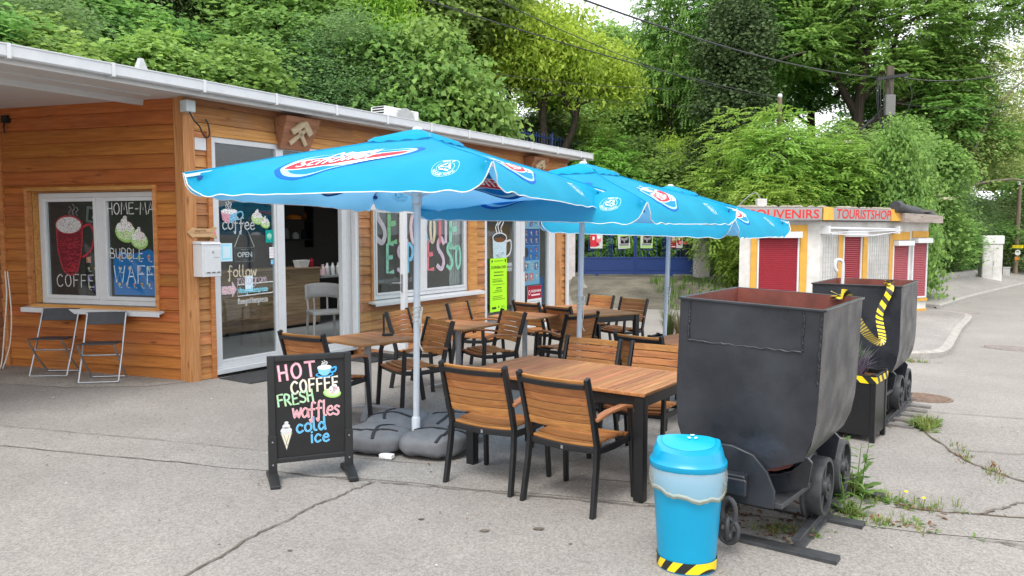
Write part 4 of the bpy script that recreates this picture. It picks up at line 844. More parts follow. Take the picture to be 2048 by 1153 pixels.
for i, o in enumerate([x for x in bpy.data.objects if x.name.split('.')[0] == 'jar']):
    tag(o, ['brown jar at the left of the lower wall shelf', 'tall grey jar on the lower wall shelf', 'squat pale jar on the lower wall shelf', 'black jar at the right of the lower shelf', 'grey canister on the upper wall shelf', 'low orange basket on the upper wall shelf', 'slim brown jar on the upper wall shelf'][i], 'jar', 'jars on the wall shelf')
cups = [(4.28, 2.52, 1.105, .045, .16, 'maroon', 'dark red syrup bottle at the end of the counter top'), (4.55, 2.52, .94, .055, .2, 'palepink', 'pink drinking cup standing on the grey serving shelf'), (4.70, 2.56, .94, .045, .22, 'white', 'first white bottle beside the pink cup'), (4.84, 2.56, .94, .045, .22, 'white', 'middle white bottle on the serving shelf'), (4.98, 2.56, .94, .045, .22, 'white', 'last white bottle on the serving shelf')]
for t, y, z, r_, h, c, lab in cups:
    m = MB(); m.lathe([(r_ * .85, 0), (r_, .01), (r_, h * .66), (r_ * .45, h * .8), (r_ * .42, h)], 16); o = m.build('bottle', INK(c), None, BL(t, y, z), (0, 0, RB), smooth=True); tag(o, lab, 'bottle', 'bottles on the serving counter')
m = MB(); m.hexa([(-.10, -.06, 0), (.10, -.06, 0), (.10, .06, 0), (-.10, .06, 0), (-.13, -.08, .13), (.13, -.08, .13), (.13, .08, .13), (-.13, .08, .13)]); o = m.build('paper_tray', INK('white'), None, BL(4.02, 2.5, 1.105), (0, 0, RB), bevel=.004); tag(o, 'white paper tray on the plank counter', 'tray')
# white woven chair inside the doorway
e = onfront('woven_chair', 'white woven plastic chair standing just inside the doorway', 'chair', 2.93, .85, .07)
e.rotation_euler = (0, 0, RB + R(-30)); MW = plain('white_weave', (.62, .62, .61), .7, var=.18, scale=90, bump=.5, bscale=90)
m = MB(); m.box(-.23, .23, -.24, .22, .41, .46); m.build('seat', MW, e, bevel=.015)
m = MB(); rows = []
for z in (.62, .70, .78, .84):
    rows.append([(.25 * math.sin(q), .22 * math.cos(q) + .02, z + .03 * math.cos(q)) for q in [R(-80 + 160 * k / 16) for k in range(17)]])
m.grid(rows); m2 = m.build('backrest', MW, e, smooth='all', fix=False); sd = m2.modifiers.new('t', 'SOLIDIFY'); sd.thickness = .03
for q in (-75, -25, 25, 75): m = MB(); m.tube([(.24 * math.sin(R(q)), .21 * math.cos(R(q)), .46), (.25 * math.sin(R(q)), .24 * math.cos(R(q)), .64)], .014, 8); m.build('back_spindle', MW, e, smooth=True)
for x, y in ((-.2, -.21), (.2, -.21), (-.2, .19), (.2, .19)):
    m = MB(); m.tube([(x, y, .42), (x * 1.12, y * 1.15, 0)], [.022, .016], 10); m.build('leg', MW, e, smooth=True)
# door mats
M_MAT = plain('rubber_mat', (.045, .047, .05), .9, var=.4, scale=60, bump=.8, bscale=70)
for t0, t1, lab in ((.28, 1.42, 'ribbed dark doormat lying before the fixed door pane'), (2.28, 3.0, 'dark doormat corner under the open door leaf')):
    m = MB(); r0 = []
    m.box(0, t1 - t0, -.66, -.1, .002, .018)
    for k in range(int((t1 - t0) / .05)): m.box(.02 + k * .05, .045 + k * .05, -.64, -.12, .018, .023)
    p = BL(t0, 0, 0); c = BL((t0 + t1) / 2, -.38, 0)
    o = m.build('doormat', M_MAT, None, (p.x, p.y, gz(c.x, c.y) + .006), (math.atan(-.016) * 0, 0, RB)); tag(o, lab, 'doormat')
# air conditioning unit, roof vents
e = onfront('air_conditioner', 'white outdoor air conditioning unit standing on the cafe roof', 'air conditioner', 5.1, 1.25, 3.33)
m = MB(); m.box(-.42, .48, -.16, .18, .05, .56); m.build('casing', plain('ac_white', (.66, .67, .66), .5), e, bevel=.012)
m = MB(); m.lathe([(.23, -.165), (.25, -.165), (.25, -.18), (.23, -.18)], 28, axis=1, c=(.1, 0, .33)); 
for k in range(8): m.box(.1 - .23, .1 + .23, -.178, -.172, .33 - .2 + .055 * k, .33 - .19 + .055 * k)
m.build('fan_grille', plain('ac_grey', (.35, .36, .36), .5), e)
m = MB()
for k in range(6): m.box(-.424, -.421, -.12, .14, .3 + k * .045, .325 + k * .045)
m.build('side_louvre', INK('black'), e)
m = MB(); m.box(-.35, -.3, -.16, .18, 0, .05); m.box(.36, .41, -.16, .18, 0, .05); m.build('foot', M_BLACK, e)
for t, lab in ((-2.28, 'slim pointed roof vent above the canopy gutter'), (-.72, 'small stub vent on the roof near the corner post')):
    e = onfront('roof_vent', lab, 'vent', t, -.30, 3.37)
    m = MB(); m.hexa([(-.06, -.06, 0), (.06, -.06, 0), (.06, .06, 0), (-.06, .06, 0), (-.02, -.02, .16), (.02, -.02, .16), (.02, .02, .16), (-.02, .02, .16)]); m.build('vent', plain('zinc', (.4, .42, .42), .6), e)
# cord hanging by the left end
m = MB(); p0 = BL(*(LW_E + Vector((-.14, -.28))), 1.25)
m.tube(catmull([(0, 0, 0), (.012, -.01, -.3), (-.02, -.03, -.7), (-.05, -.08, -1.15), (-.06, -.2, -1.2)], 6), .008, 6); m.tube(catmull([(.03, 0, 0), (.06, -.01, -.5), (.03, -.02, -.9), (-.02, -.1, -1.19)], 6), .007, 6)
o = m.build('hanging_cord', M_ROPE, None, p0, smooth=True); tag(o, 'pale cord hanging down the dark end wall', 'cord')
# ================================================================ PARASOLS
M_CAN = cloth('parasol_cloth', (.002, .40, .60), .44, .75, .35)
M_HEM = plain('hem_white', (.75, .78, .8), .8, var=.05)
M_POLE = plain('pole_white', (.62, .67, .72), .35, var=.05)
HALF, RISE = 1.25, .40
def prof(bend, n=220, L=1.60):
    """arc-length profile of a roof panel; bend 0..1 rolls the outer edge over into the valance"""
    y = z = 0; out = []; a0 = math.atan2(RISE, HALF); L0 = math.hypot(RISE, HALF); ds = L / n
    for i in range(n + 1):
        out.append((y, z)); s = i * ds
        k = sstep(L0 - .5, L0 + .35, s); a = a0 + (R(80) - a0) * k * bend
        a += (.03 * math.cos(math.pi * s / L0)) * bend if s < L0 else 0
        y += math.cos(a) * ds; z -= math.sin(a) * ds
    return out, L / n
PB, DS = prof(1.0); PU, _ = prof(0.0); L0 = math.hypot(RISE, HALF)
def lk(P, s):
    f = min(len(P) - 1.001, max(0, s / DS)); i = int(f); t = f - i; return (P[i][0] * (1 - t) + P[i + 1][0] * t, P[i][1] * (1 - t) + P[i + 1][1] * t)
def panel(k, x, s, off=0):
    """point on panel k: x along the edge, s down the slope from the peak"""
    w = max(0, 1 - abs(x / HALF) ** 26) * max(0, 1 - (abs(x) / max(.05, min(s, L0) / L0 * HALF)) ** 18 if s < L0 else 1)
    b, u = lk(PB, s), lk(PU, s); y = u[0] + (b[0] - u[0]) * w; z = u[1] + (b[1] - u[1]) * w
    cr_ = sstep(.55, 1.0, s / L0) * min(1, (abs(x) / HALF) ** 2 * 1.3); z += .011 * cr_ * math.sin(9.5 * (abs(x) - .62 * s) * 2.6 + k) * w + .004 * math.sin(s * 11 + x * 3 + k * 2) * w * min(1, s)
    y += .018 * math.sin(x * 6.3 + k * 1.7) * sstep(L0 - .1, L0 + .1, s) ; z += .006 * math.sin(x * 4 + k) * math.sin(s * 5)
    c, q = math.cos(k * math.pi / 2), math.sin(k * math.pi / 2)
    h = (y * 0 + off * .35, off)
    yy = y + h[0]
    return (x * c + yy * q, x * q - yy * c, z + h[1])
def vdrop(a, deep): 
    t = min(1, max(0, (abs(a) - .945) / .055)); return deep * math.sqrt(max(0, 1 - t * t))
def logo():
    a = Art(); sh = lambda pts, dx=0, dy=0: [(x + dx, y + dy) for x, y in pts]
    tear = lambda k, ox=0, oy=0: [(ox + k * x, oy + k * y) for x, y in catmull_2([(-.563, -.07), (-.51, .04), (-.373, .136), (-.17, .19), (.03, .232), (.235, .267), (.437, .288), (.535, .272), (.567, .232), (.518, .16), (.437, .104), (.194, 0), (-.01, -.12), (-.17, -.235), (-.308, -.275), (-.454, -.232), (-.535, -.15)])]
    a.poly(tear(1.0), 'dkblue2', 1); a.poly(tear(.90, -.004, .012), 'ringblue', 2); a.poly(tear(.80, .0, .022), 'logoblue', 3)
    a.poly(catmull_2([(-.48, -.068), (-.38, .05), (-.05, .118), (.39, .215), (.465, .18), (.37, .11), (.04, .012), (-.2, -.076), (-.36, -.105), (-.46, -.1)]), 'white', 4)
    a.poly(catmull_2([(-.466, -.064), (-.373, .04), (-.05, .106), (.39, .203), (.45, .178), (.356, .12), (.04, .025), (-.2, -.062), (-.355, -.092), (-.45, -.088)]), 'red', 5)
    a.poly([(-.10, -.055), (.1, .02), (.33, .09), (.42, .13), (.34, .075), (.14, .0), (.06, -.03)], 'white', 5)
    a.text('Schöller', -.385, -.062, .155, 'white', 6, shear=.35, bold=.006, rot=14.5, sx=1.25); a.text('Nestlé', -.185, .105, .135, 'white', 6, shear=.3, bold=.02, rot=12, sx=1.0)
    return a
def catmull_2(p): return [(v.x, v.y) for v in catmull([Vector((x, y)) for x, y in p], 5, True)]
INKS['dkblue2'] = (.0, .10, .42); INKS['ringblue'] = (.30, .62, .80)
def recycle():
    a = Art(); r = .095
    a.line([(r * math.cos(R(i * 10)), r * math.sin(R(i * 10))) for i in range(36)], .003, 'lightblue', 1, True)
    a.line([(.062 * math.cos(R(i * 10)), .062 * math.sin(R(i * 10))) for i in range(36)], .003, 'lightblue', 1, True)
    for q in (90, 210, 330):
        c, s = math.cos(R(q - 90)), math.sin(R(q - 90))
        for p in ([(-.028, .018), (-.012, .046), (.003, .046), (-.008, .024)], [(.008, .046), (.02, .046), (.034, .02), (.018, .012)]): a.poly([(x * c - y * s, x * s + y * c) for x, y in p], 'white', 2)
    a.text('100%', 0, -.008, .024, 'white', 2, 'CENTER')
    for txt, a0, st, up in (('MADE OF', 118, -9.4, 1), ('RECYCLED PLASTIC', 205, 8.6, -1)):
        for i, ch in enumerate(txt):
            q = R(a0 + st * i); rr = .071 if up > 0 else .088
            a.text(ch, rr * math.cos(q), rr * math.sin(q), .024, 'white', 2, 'CENTER', rot=math.degrees(q) - 90 * up, bold=.01)
    return a
LOGO, RECY = logo(), recycle()
def parasol(label, loc, rz, tilt, corner_z, deep):
    t = thing('parasol', label, 'parasol', loc, 0, 'blue square parasols over the tables', rot=(tilt[0], tilt[1], rz))
    top = corner_z + RISE; drop = RISE + deep; deep = next(k * DS - L0 for k in range(len(PB)) if -PB[k][1] >= drop)
    m = MB()
    for k in range(4):
        rows = []; NS, NA = 18, 44
        for i in range(NS + 1):
            s = L0 * i / NS; rows.append([panel(k, (j / NA * 2 - 1) * HALF * s / L0, s) for j in range(NA + 1)])
        for i in range(1, 7): rows.append([panel(k, (j / NA * 2 - 1) * HALF, L0 + vdrop(j / NA * 2 - 1, deep) * i / 6) for j in range(NA + 1)])
        m.grid(rows)
    can = m.build('canopy', M_CAN, t, (0, 0, top), fix=False)
    bm = bmesh.new(); bm.from_mesh(can.data); bmesh.ops.remove_doubles(bm, verts=bm.verts, dist=.0008); bmesh.ops.recalc_face_normals(bm, faces=bm.faces)
    if sum(f.normal.z for f in bm.faces) < 0: bmesh.ops.reverse_faces(bm, faces=bm.faces)
    for f in bm.faces: f.smooth = True
    bm.to_mesh(can.data); bm.free(); autosmooth(can.data, 50)
    m = MB()
    for k in range(4): m.tube([panel(k, (j / 80 * 2 - 1) * HALF, L0 + vdrop(j / 80 * 2 - 1, deep) + .001) for j in range(81)], .004, 5)
    m.build('hem', M_HEM, can, smooth=True)
    for k in range(4): m = MB(); m.tube([panel(k, HALF * i / 24, L0 * i / 24, .002) for i in range(1, 25)], .0035, 5); m.build('seam', M_CAN, can, smooth=True)
    for k in range(4):
        LOGO.build('printed_logo', can, fmap=lambda x, y, l, k=k: panel(k, -.07 + x * .90, 1.06 - y * (1.55 if y > 0 else .70), l), eps=.0012, cell=.05)
        LOGO.build('printed_logo', can, fmap=lambda x, y, l, k=k: panel(k, -.07 + x * .90, 1.06 - y * (1.55 if y > 0 else .70), -l), eps=.0012, cell=.05, rough=.9)
        RECY.build('printed_emblem', can, fmap=lambda x, y, l, k=k: panel(k, .84 + x * 1.0, 1.17 - y * 1.0, l), eps=.0012, cell=.05)
    m = MB()                                                  # vent cap on the peak
    for k in range(4):
        rows = []
        for i in range(8):
            s = .30 * i / 7; rows.append([panel(k, (j / 12 * 2 - 1) * HALF * s / L0, s, .04 * (1 - .3 * i / 7) + (.007 * math.sin(j * 1.9 + k) if i > 5 else 0) - (.016 if i == 7 else 0)) for j in range(13)])
        m.grid(rows)
    m.build('vent_cap', M_CAN, t, (0, 0, top), smooth='all')
    m = MB(); m.lathe([(.001, .055), (.03, .052), (.042, .04), (.042, .0), (.001, 0)], 14); m.build('finial', M_WHITE, t, (0, 0, top), smooth=True)
    m = MB(); m.tube([(0, 0, .02), (0, 0, top - .03)], .026, 16); p = m.build('pole', M_POLE, t, smooth=True)
    m = MB(); r = random.Random(3)
    m.tube([(.031 * math.cos(q), .031 * math.sin(q), 1.0 + .006 * q) for q in [i * .6 for i in range(44)]], .006, 5)
    m.tube(catmull([(.032, -.01, 1.12), (.07, -.03, 1.14), (.06, -.05, 1.02), (.045, -.03, .98)], 5), .006, 5); m.tube(catmull([(.035, .0, 1.12), (.05, -.01, .95), (.04, -.02, .85), (.06, 0, .78)], 5), .005, 5)
    m.build('rope', M_ROPE, p, smooth=True)
    m = MB(); m.tube([(.042, -.02, 1.15), (.045, -.02, top - .12)], .003, 5); m.build('pull_cord', M_ROPE, p)
    for k in range(4):
        q = k * math.pi / 2 + math.pi / 4; d = Vector((math.cos(q), math.sin(q), 0)) * HALF * math.sqrt(2)
        m = MB(); m.strip([(0, 0, top - .05), d * .995 + Vector((0, 0, corner_z - .02))], .016, .022); rb = m.build('rib', M_POLE, t)
        m = MB(); m.strip([(0, 0, top - .52), d * .42 + Vector((0, 0, top - RISE * .42 - .055))], .012, .018); m.build('strut', M_POLE, rb)
        m = MB(); e = d * .975 + Vector((0, 0, corner_z - .03)); e = d * .93 + Vector((0, 0, corner_z - .028)); m.bar(e - d.normalized() * .05, e + d.normalized() * .03, .035, .03); m.build('rib_pocket', plain('dark_blue_pocket', (.0, .06, .25), .7), rb)
    m = MB(); m.lathe([(.045, 0), (.045, .09), (.03, .1)], 14); m.build('hub', M_POLE, t, (0, 0, top - .57), smooth=True)
    return t
P1, P2, P3 = Vector((-.80, 6.40, 0)), Vector((.70, 8.22, 0)), Vector((2.05, 10.45, 0))
for p in (P1, P2, P3): p.z = gz(p.x, p.y)
parasol('largest blue parasol with white pole in grey sandbags beside the chalkboard', P1, R(-23), (R(-1.4), 0), 2.165, .165)
parasol('middle blue parasol of the row, its pole rising behind the long table', P2, R(-32.5), (R(.2), R(1.2)), 2.10, .17)
parasol('farthest blue parasol, overlapping the SOUVENIRS stand', P3, R(-32.5), (R(.0), R(1.4)), 2.06, .21)
# sandbag bases
M_BAG = plain('bag_cloth', (.125, .13, .14), .8, var=.18, scale=7, bump=.25, bscale=25)
from mathutils.bvhtree import BVHTree
def base(label, loc, rz):
    t = thing('parasol_weight', label, 'sandbags', loc, rz, 'sandbags holding the parasol poles')
    for k in range(4):
        m = MB(); rows = []; r = random.Random(k * 7 + 1)
        for i in range(15):
            v = -1 + 2 * i / 14; row = []
            for j in range(28):
                u = 2 * math.pi * j / 28; cu, su = math.cos(u), math.sin(u); e = lambda c, p: math.copysign(abs(c) ** p, c)
                rr = (1 - abs(v) ** 3.2) ** .5
                x = .245 + .265 * e(cu, .62) * (rr * .85 + .15); y = .245 + .265 * e(su, .62) * (rr * .85 + .15)
                d = math.hypot(x, y); lim = .60
                if d > lim: x, y = x * (lim + (d - lim) * .12) / d, y * (lim + (d - lim) * .12) / d
                puff = .105 + .095 * v * (1 - .25 * max(0, 1 - d / .22) * 0) + .006 * math.sin(u * 9 + k) * rr
                puff += .0045 * math.sin(u * 17 + k * 2) * abs(v) * rr + .005 * math.sin(x * 31 + k) * math.sin(y * 27)
                if v > .2: puff -= .05 * max(0, 1 - d / .3)
                row.append((x, y, max(.004, puff)))
            rows.append(row)
        m.grid(rows, wrap=True); n = 28; m.f += [tuple(range(len(m.v) - n, len(m.v)))]; m.m.append(0)
        b = m.build('sandbag', M_BAG, t, rot=(0, 0, k * math.pi / 2), smooth='all')
        bv = BVHTree.FromPolygons([v.co.copy() for v in b.data.vertices], [tuple(p.vertices) for p in b.data.polygons])
        for w in (.17, .35):
            m = MB(); P = []
            for i in range(17):
                q = R(8 + 74 * i / 16); rad = .30 + (w - .17) * .0; P.append((i, q))
            pts = [(w + .05 * math.sin(math.pi * i / 16), .05 + .50 * i / 16, 0) for i in range(17)] if w < .3 else [(.05 + .50 * i / 16, .30 + .06 * math.sin(math.pi * i / 16), 0) for i in range(17)]
            out = []
            for x, y, _ in pts:
                d = math.hypot(x, y); ed = max(abs(x - .245), abs(y - .245)) / .265
                hit = bv.ray_cast(Vector((x, y, 1)), Vector((0, 0, -1)))[0]
                if hit: out.append((x, y, hit.z + .003))
            m.strip(out, .026, .008)
            m.build('strap', plain('strap_black', (.012, .012, .014), .7), b)
    m = MB(); m.lathe([(.036, .0), (.036, .22), (.03, .23)], 14); m.build('socket', M_POLE, t, smooth=True)
    return t
base('four puffy grey sandbags round the parasol pole next to the chalkboard', P1, R(-12))
base('grey sandbags under the long wooden table holding the middle pole', P2, R(10))
base('grey sandbags at the foot of the farthest parasol pole', P3, R(30))
# ================================================================ CHAIRS
def make_chair():
    t = thing('patio_chair', '', 'chair')
    W = .255
    m = MB()
    for i in range(7):                                        # seat slats, dished across and rolled down at the front
        y0 = -.205 + i * .0625
        zs = .435 + .004 - .00 + (-.012 if i == 0 else 0); zf = -.020 if i == 6 else (-.006 if i == 5 else 0)
        pts = [(x, y0 + .029, zs + zf + .013 * (x / .24) ** 2) for x in [-.24 + .48 * k / 8 for k in range(9)]]
        m.strip(pts, .058, .018)
    m.build('seat', M_TEAK, t, bevel=.003, seg=1)
    m = MB()
    for i in range(6):
        z0 = .535 + i * .056; y = -.222 - (z0 - .45) * .29
        pts = [(x, y - .028 * (1 - (x / .235) ** 2), z0 + .026) for x in [-.235 + .47 * k / 8 for k in range(9)]]
        m.strip(pts, .016, .0535, up=(0, -.28, 1))
    bk = m.build('backrest', M_TEAK, t, bevel=.003, seg=1)
    m = MB(); z = .845; y = -.222 - (z - .45) * .29 - .018
    m.strip([(x, y - .026 * (1 - (x / .235) ** 2), z - .014) for x in [-.24 + .48 * k / 8 for k in range(9)]], .014, .032, up=(0, -.28, 1)); m.build('back_rail', M_BLACK, bk)
    for sg in (-1, 1):
        m = MB(); m.strip([(sg * (W + .012), -.285, 0), (sg * (W + .004), -.232, .30), (sg * W, -.218, .44), (sg * W, -.262, .62), (sg * W, -.345, .885)], .028, .046, up=(0, 1, 0)); m.build('rear_leg', M_BLACK, t, bevel=.004, seg=1)
        m = MB(); m.strip([(sg * (W + .015), .245, 0), (sg * (W + .008), .225, .30), (sg * (W + .006), .205, .58), (sg * (W + .006), .188, .628)], .028, .04, up=(0, 1, 0)); m.build('front_leg', M_BLACK, t, bevel=.004, seg=1)
        m = MB(); m.strip([(sg * (W + .008), -.262, .615), (sg * (W + .012), -.10, .640), (sg * (W + .014), .08, .645), (sg * (W + .014), .20, .622)], .052, .022); m.build('armrest', M_TEAKY, t, bevel=.005)
    m = MB()
    for sg in (-1, 1): m.strip([(sg * (W - .004), -.225, .405), (sg * (W - .004), 0, .397), (sg * (W - .004), .215, .408)], .022, .042)
    for y in (-.215, .205): m.strip([(-.245, y, .41), (0, y, .398), (.245, y, .41)], .022, .04)
    m.build('seat_frame', M_BLACK, t, bevel=.003, seg=1)
    m = MB(); m.box(-.008, .008, -.2285, -.226, .388, .41); m.build('metal_tag', M_STEEL, t)
    return t
CH = make_chair(); used = [0]
def chair(x, y, fx, fy, label):
    rz = math.atan2(fy, fx) - math.pi / 2
    o = CH if not used[0] else copy_tree(CH); used[0] += 1
    o.location = (x, y, gz(x, y)); o.rotation_euler = (-.016, .022 * 0, rz); o.rotation_euler = (0, 0, rz)
    return tag(o, label, 'chair', 'wood and black metal armchairs on the terrace')
chair(-.09, 5.47, .52, .855, 'slatted armchair with its back to us at the long table, nearer the chalkboard')
chair(.455, 5.09, .60, .80, 'slatted armchair with its back to us, nearest the blue bin')
chair(.52, 6.42, -.55, -.83, 'armchair across the long table, directly behind the middle of its top')
chair(1.04, 6.10, -.56, -.83, 'armchair across the long table, partly cut off by the dark mine cart')
chair(1.40, 7.42, .69, .725, 'armchair turned away from us behind the long table, before the grass planter')
chair(2.20, 8.35, -.60, -.80, 'armchair mostly hidden behind the nearer mine cart, beyond the third table')
chair(-1.66, 7.02, .50, .865, 'armchair half hidden behind the chalkboard, facing the small square table')
chair(-1.02, 7.80, -.82, -.57, 'armchair right of the sandbagged pole, facing the table with the black stand')
chair(-1.03, 9.00, .93, -.33, 'armchair by the wall under the chalk lettered window, facing right')
chair(-.44, 10.32, .88, -.46, 'armchair against the wall just below the yellow green poster')
chair(-.27, 9.02, -.85, -.53, 'armchair with side arms, in the gap between the two middle square tables')
chair(.44, 11.22, .72, .69, 'armchair in front of the ice cream price board at the far long table')
chair(.86, 10.62, .76, .65, 'armchair with its back to us at the far table, left of the second pole')
chair(1.20, 12.32, -.72, -.69, 'farthest armchair beyond the far table, left of its companion')
chair(1.63, 11.72, -.74, -.67, 'armchair at the far right end of the far table, near the gate drive')
chair(.63, 9.50, -.62, .78, 'armchair turned sideways right behind the roped second pole')
# ================================================================ TABLES
def long_table(label, cx, cy, ang, L=1.5, W=.88):
    t = thing('long_table', label, 'table', (cx, cy, gz(cx, cy)), ang, 'long wood topped tables')
    m = MB(); n = 26; st = L / n
    for i in range(n):
        x0 = -L / 2 + i * st
        m.box(x0 + .0025, x0 + st - .0025, -W / 2 + .028, W / 2 - .028, .716, .738)
    for sg in (-1, 1): m.box(-L / 2, L / 2, sg * W / 2 - (.026 if sg > 0 else 0), sg * W / 2 + (0 if sg > 0 else .026), .714, .738)
    m.box(-L / 2 + .02, L / 2 - .02, -.05, .05, .705, .714); 
    m.build('tabletop', M_TEAKY, t, bevel=.003, seg=1)
    m = MB()
    for sg in (-1, 1): m.box(-L / 2 + .05, L / 2 - .05, sg * (W / 2 - .04) - .012, sg * (W / 2 - .04) + .012, .635, .713); m.box(sg * (L / 2 - .04) - .012, sg * (L / 2 - .04) + .012, -W / 2 + .05, W / 2 - .05, .635, .713)
    m.build('apron_frame', M_BLACK, t, bevel=.002, seg=1)
    for sx in (-1, 1):
        for sy in (-1, 1):
            m = MB(); x, y = sx * (L / 2 - .045), sy * (W / 2 - .045); m.box(x - .035, x + .035, y - .035, y + .035, .012, .712); m.box(x - .026, x + .026, y - .026, y + .026, 0, .012); m.build('leg', M_BLACK, t, bevel=.004, seg=1)
    return t
long_table('nearest long table with brown slatted top and square black legs', .50, 5.77, math.atan2(.58, -.815))
long_table('far long table with dark brown top close to the gate drive', 1.08, 11.38, math.atan2(.85, -.52), 1.5, .8)
long_table('third long table, only its corner seen left of the mine cart', 2.02, 7.75, math.atan2(.69, -.72), 1.3, .8)
def square_table(label, cx, cy, ang, W=.70):
    t = thing('square_table', label, 'table', (cx, cy, gz(cx, cy)), ang, 'square pedestal tables by the wall')
    m = MB(); n = 12; st = W / n
    for i in range(n): m.box(-W / 2 + i * st + .0025, -W / 2 + (i + 1) * st - .0025, -W / 2 + .026, W / 2 - .026, .722, .742)
    for sg in (-1, 1): m.box(-W / 2, W / 2, sg * W / 2 - (.024 if sg > 0 else 0), sg * W / 2 + (0 if sg > 0 else .024), .718, .742)
    m.build('tabletop', M_TEAKY, t, bevel=.003, seg=1)
    m = MB(); m.box(-.22, .22, -.02, .02, .695, .718); m.box(-.02, .02, -.22, .22, .69, .717); m.build('top_bracket', M_BLACK, t)
    m = MB(); m.lathe([(.034, .06), (.034, .69)], 18); m.build('column', plain('silver_paint', (.36, .37, .39), .4, metal=.4, var=.06), t, smooth=True)
    for k in range(4):
        q = k * math.pi / 2 + math.pi / 4; d = Vector((math.cos(q), math.sin(q), 0)); m = MB()
        m.strip([d * .02 + Vector((0, 0, .075)), d * .15 + Vector((0, 0, .065)), d * .28 + Vector((0, 0, .035)), d * .36 + Vector((0, 0, .012))], .05, .024); m.build('foot', plain('silver_paint', (.36, .37, .39), .4), t, bevel=.004)
    return t
square_table('square slatted table with the black menu stand, behind the chalkboard', -1.40, 7.50, R(47))
square_table('middle square table on a silver column below the espresso window', -.62, 8.95, R(55))
square_table('third square table between the wall poster and the roped pole', .17, 10.30, R(57))
e = thing('menu_stand', 'slim black menu stand on the small square table', 'menu stand', (-1.23, 7.66, gz(-1.4, 7.5) + .743), R(30))
m = MB(); m.box(-.05, .05, -.03, .03, 0, .022); m.build('foot', M_PLASTIC, e, bevel=.004)
m = MB(); m.hexa([(-.045, -.004, .02), (-.03, -.004, .02), (-.03, .012, .02), (-.045, .012, .02), (-.045, .0, .2), (-.03, .0, .2), (-.03, .012, .2), (-.045, .012, .2)]); m.box(-.046, -.026, -.006, .012, .19, .215); m.build('holder', M_PLASTIC, e)
# ================================================================ FOLDING CHAIRS by the side window
M_FSEAT = plain('grey_plastic', (.035, .038, .045), .55, var=.2)
def folding(label, x, y, rz):
    t = thing('folding_chair', label, 'chair', (x, y, gz(x, y) + .008), rz, 'grey folding chairs under the side window')
    for sg in (-1, 1):
        m = MB(); m.tube([(sg * .21, -.20, .76), (sg * .21, .01, .30), (sg * .21, .16, .012)], .011, 8)
        m.tube([(sg * .19, .20, .43), (sg * .19, .02, .22), (sg * .19, -.2, .012)], .011, 8); m.build('side_tube', M_STEEL, t, smooth=True)
    for nm, w_, y_, z_ in (('floor_rail', .21, .16, .012), ('floor_rail', .19, -.2, .012), ('cross_rail', .2, .03, .3)): m = MB(); m.tube([(-w_, y_, z_), (w_, y_, z_)], .010, 8); m.build(nm, M_STEEL, t, smooth=True)
    m = MB(); m.hexa([(-.195, -.16, .425), (.195, -.16, .425), (.20, .20, .44), (-.20, .20, .44), (-.195, -.16, .437), (.195, -.16, .437), (.20, .20, .455), (-.20, .20, .455)]); m.build('seat', M_FSEAT, t, bevel=.005)
    m = MB(); m.strip([(q * .21, -.183 - .03 * (1 - q * q), .70) for q in [-1 + k / 4 for k in range(9)]], .012, .15, up=(0, -.35, 1)); m.build('backrest', M_FSEAT, t, bevel=.004)
    return t
folding('left grey folding chair below the mug drawing on the side window', -5.44, 9.19, R(184)); folding('right grey folding chair below the side window, nearer the corner post', -4.70, 8.87, R(190))
# ================================================================ CHALKBOARD
e = thing('chalkboard_sign', 'black standing chalkboard with coloured HOT COFFEE FRESH WAFFLES COLD ICE lettering', 'sign', (-1.415, 5.40, gz(-1.4, 5.4)), R(22))
M_BOARD = plain('slate_black', (.008, .008, .009), .62, var=.35, scale=5, bump=.1)
m = MB()
for sg in (-1, 1): m.box(sg * .262 - .024, sg * .262 + .024, -.02, .02, .07, .885)
m.box(-.238, .238, -.02, .02, .845, .885); m.box(-.238, .238, -.02, .02, .135, .17); m.build('board_frame', M_PLASTIC, e, bevel=.004)
m = MB(); m.box(-.238, .238, -.008, .012, .17, .845); m.build('board', M_BOARD, e)
for sg in (-1, 1):
    m = MB(); x = sg * .262
    m.prism([(0, 0)] * 0 or [(-.19, 0), (-.13, 0), (-.12, .012), (.12, .012), (.13, 0), (.19, 0), (.19, .03), (.05, .075), (-.05, .075), (-.19, .03)], x - .032, x + .032)
    m.v = [Vector((v.y, v.x, v.z)) for v in m.v]
    m.build('foot', M_PLASTIC, e, bevel=.005)
    m = MB(); m.box(x - .028, x + .028, -.026, .026, .06, .33); b = m.build('post_sleeve', M_PLASTIC, e, bevel=.003)
    m = MB()
    for z in (.13, .29): m.lathe([(.001, -.03), (.006, -.03), (.006, -.026)], 10, axis=1, c=(x, 0, z))
    m.build('screw', M_STEEL, b)
a = Art()
def two(txt, x, z, s, col, core, **k): a.hand(txt, x, z, s, col, k.pop('w', .165), core=core, **k)
two('HOT', -.205, .715, .105, 'pink', 'palepink', gap=.30, rot=5, jit=.05); two('COFFEE', -.125, .615, .088, 'cream', 'white', gap=.24, rot=4, jit=.06, sx=.82)
two('FRESH', -.215, .53, .076, 'palegreen', 'mint', gap=.24, rot=7, jit=.06, sx=.85); two('waffles', -.12, .445, .105, 'palepink', 'rose', gap=.10, jit=.03, w=.13, sx=.86)
two('cold', -.095, .335, .092, 'skyblue', 'blue', gap=.2, rot=4, w=.15); two('ice', .0, .26, .09, 'skyblue', 'blue', gap=.2, w=.15)
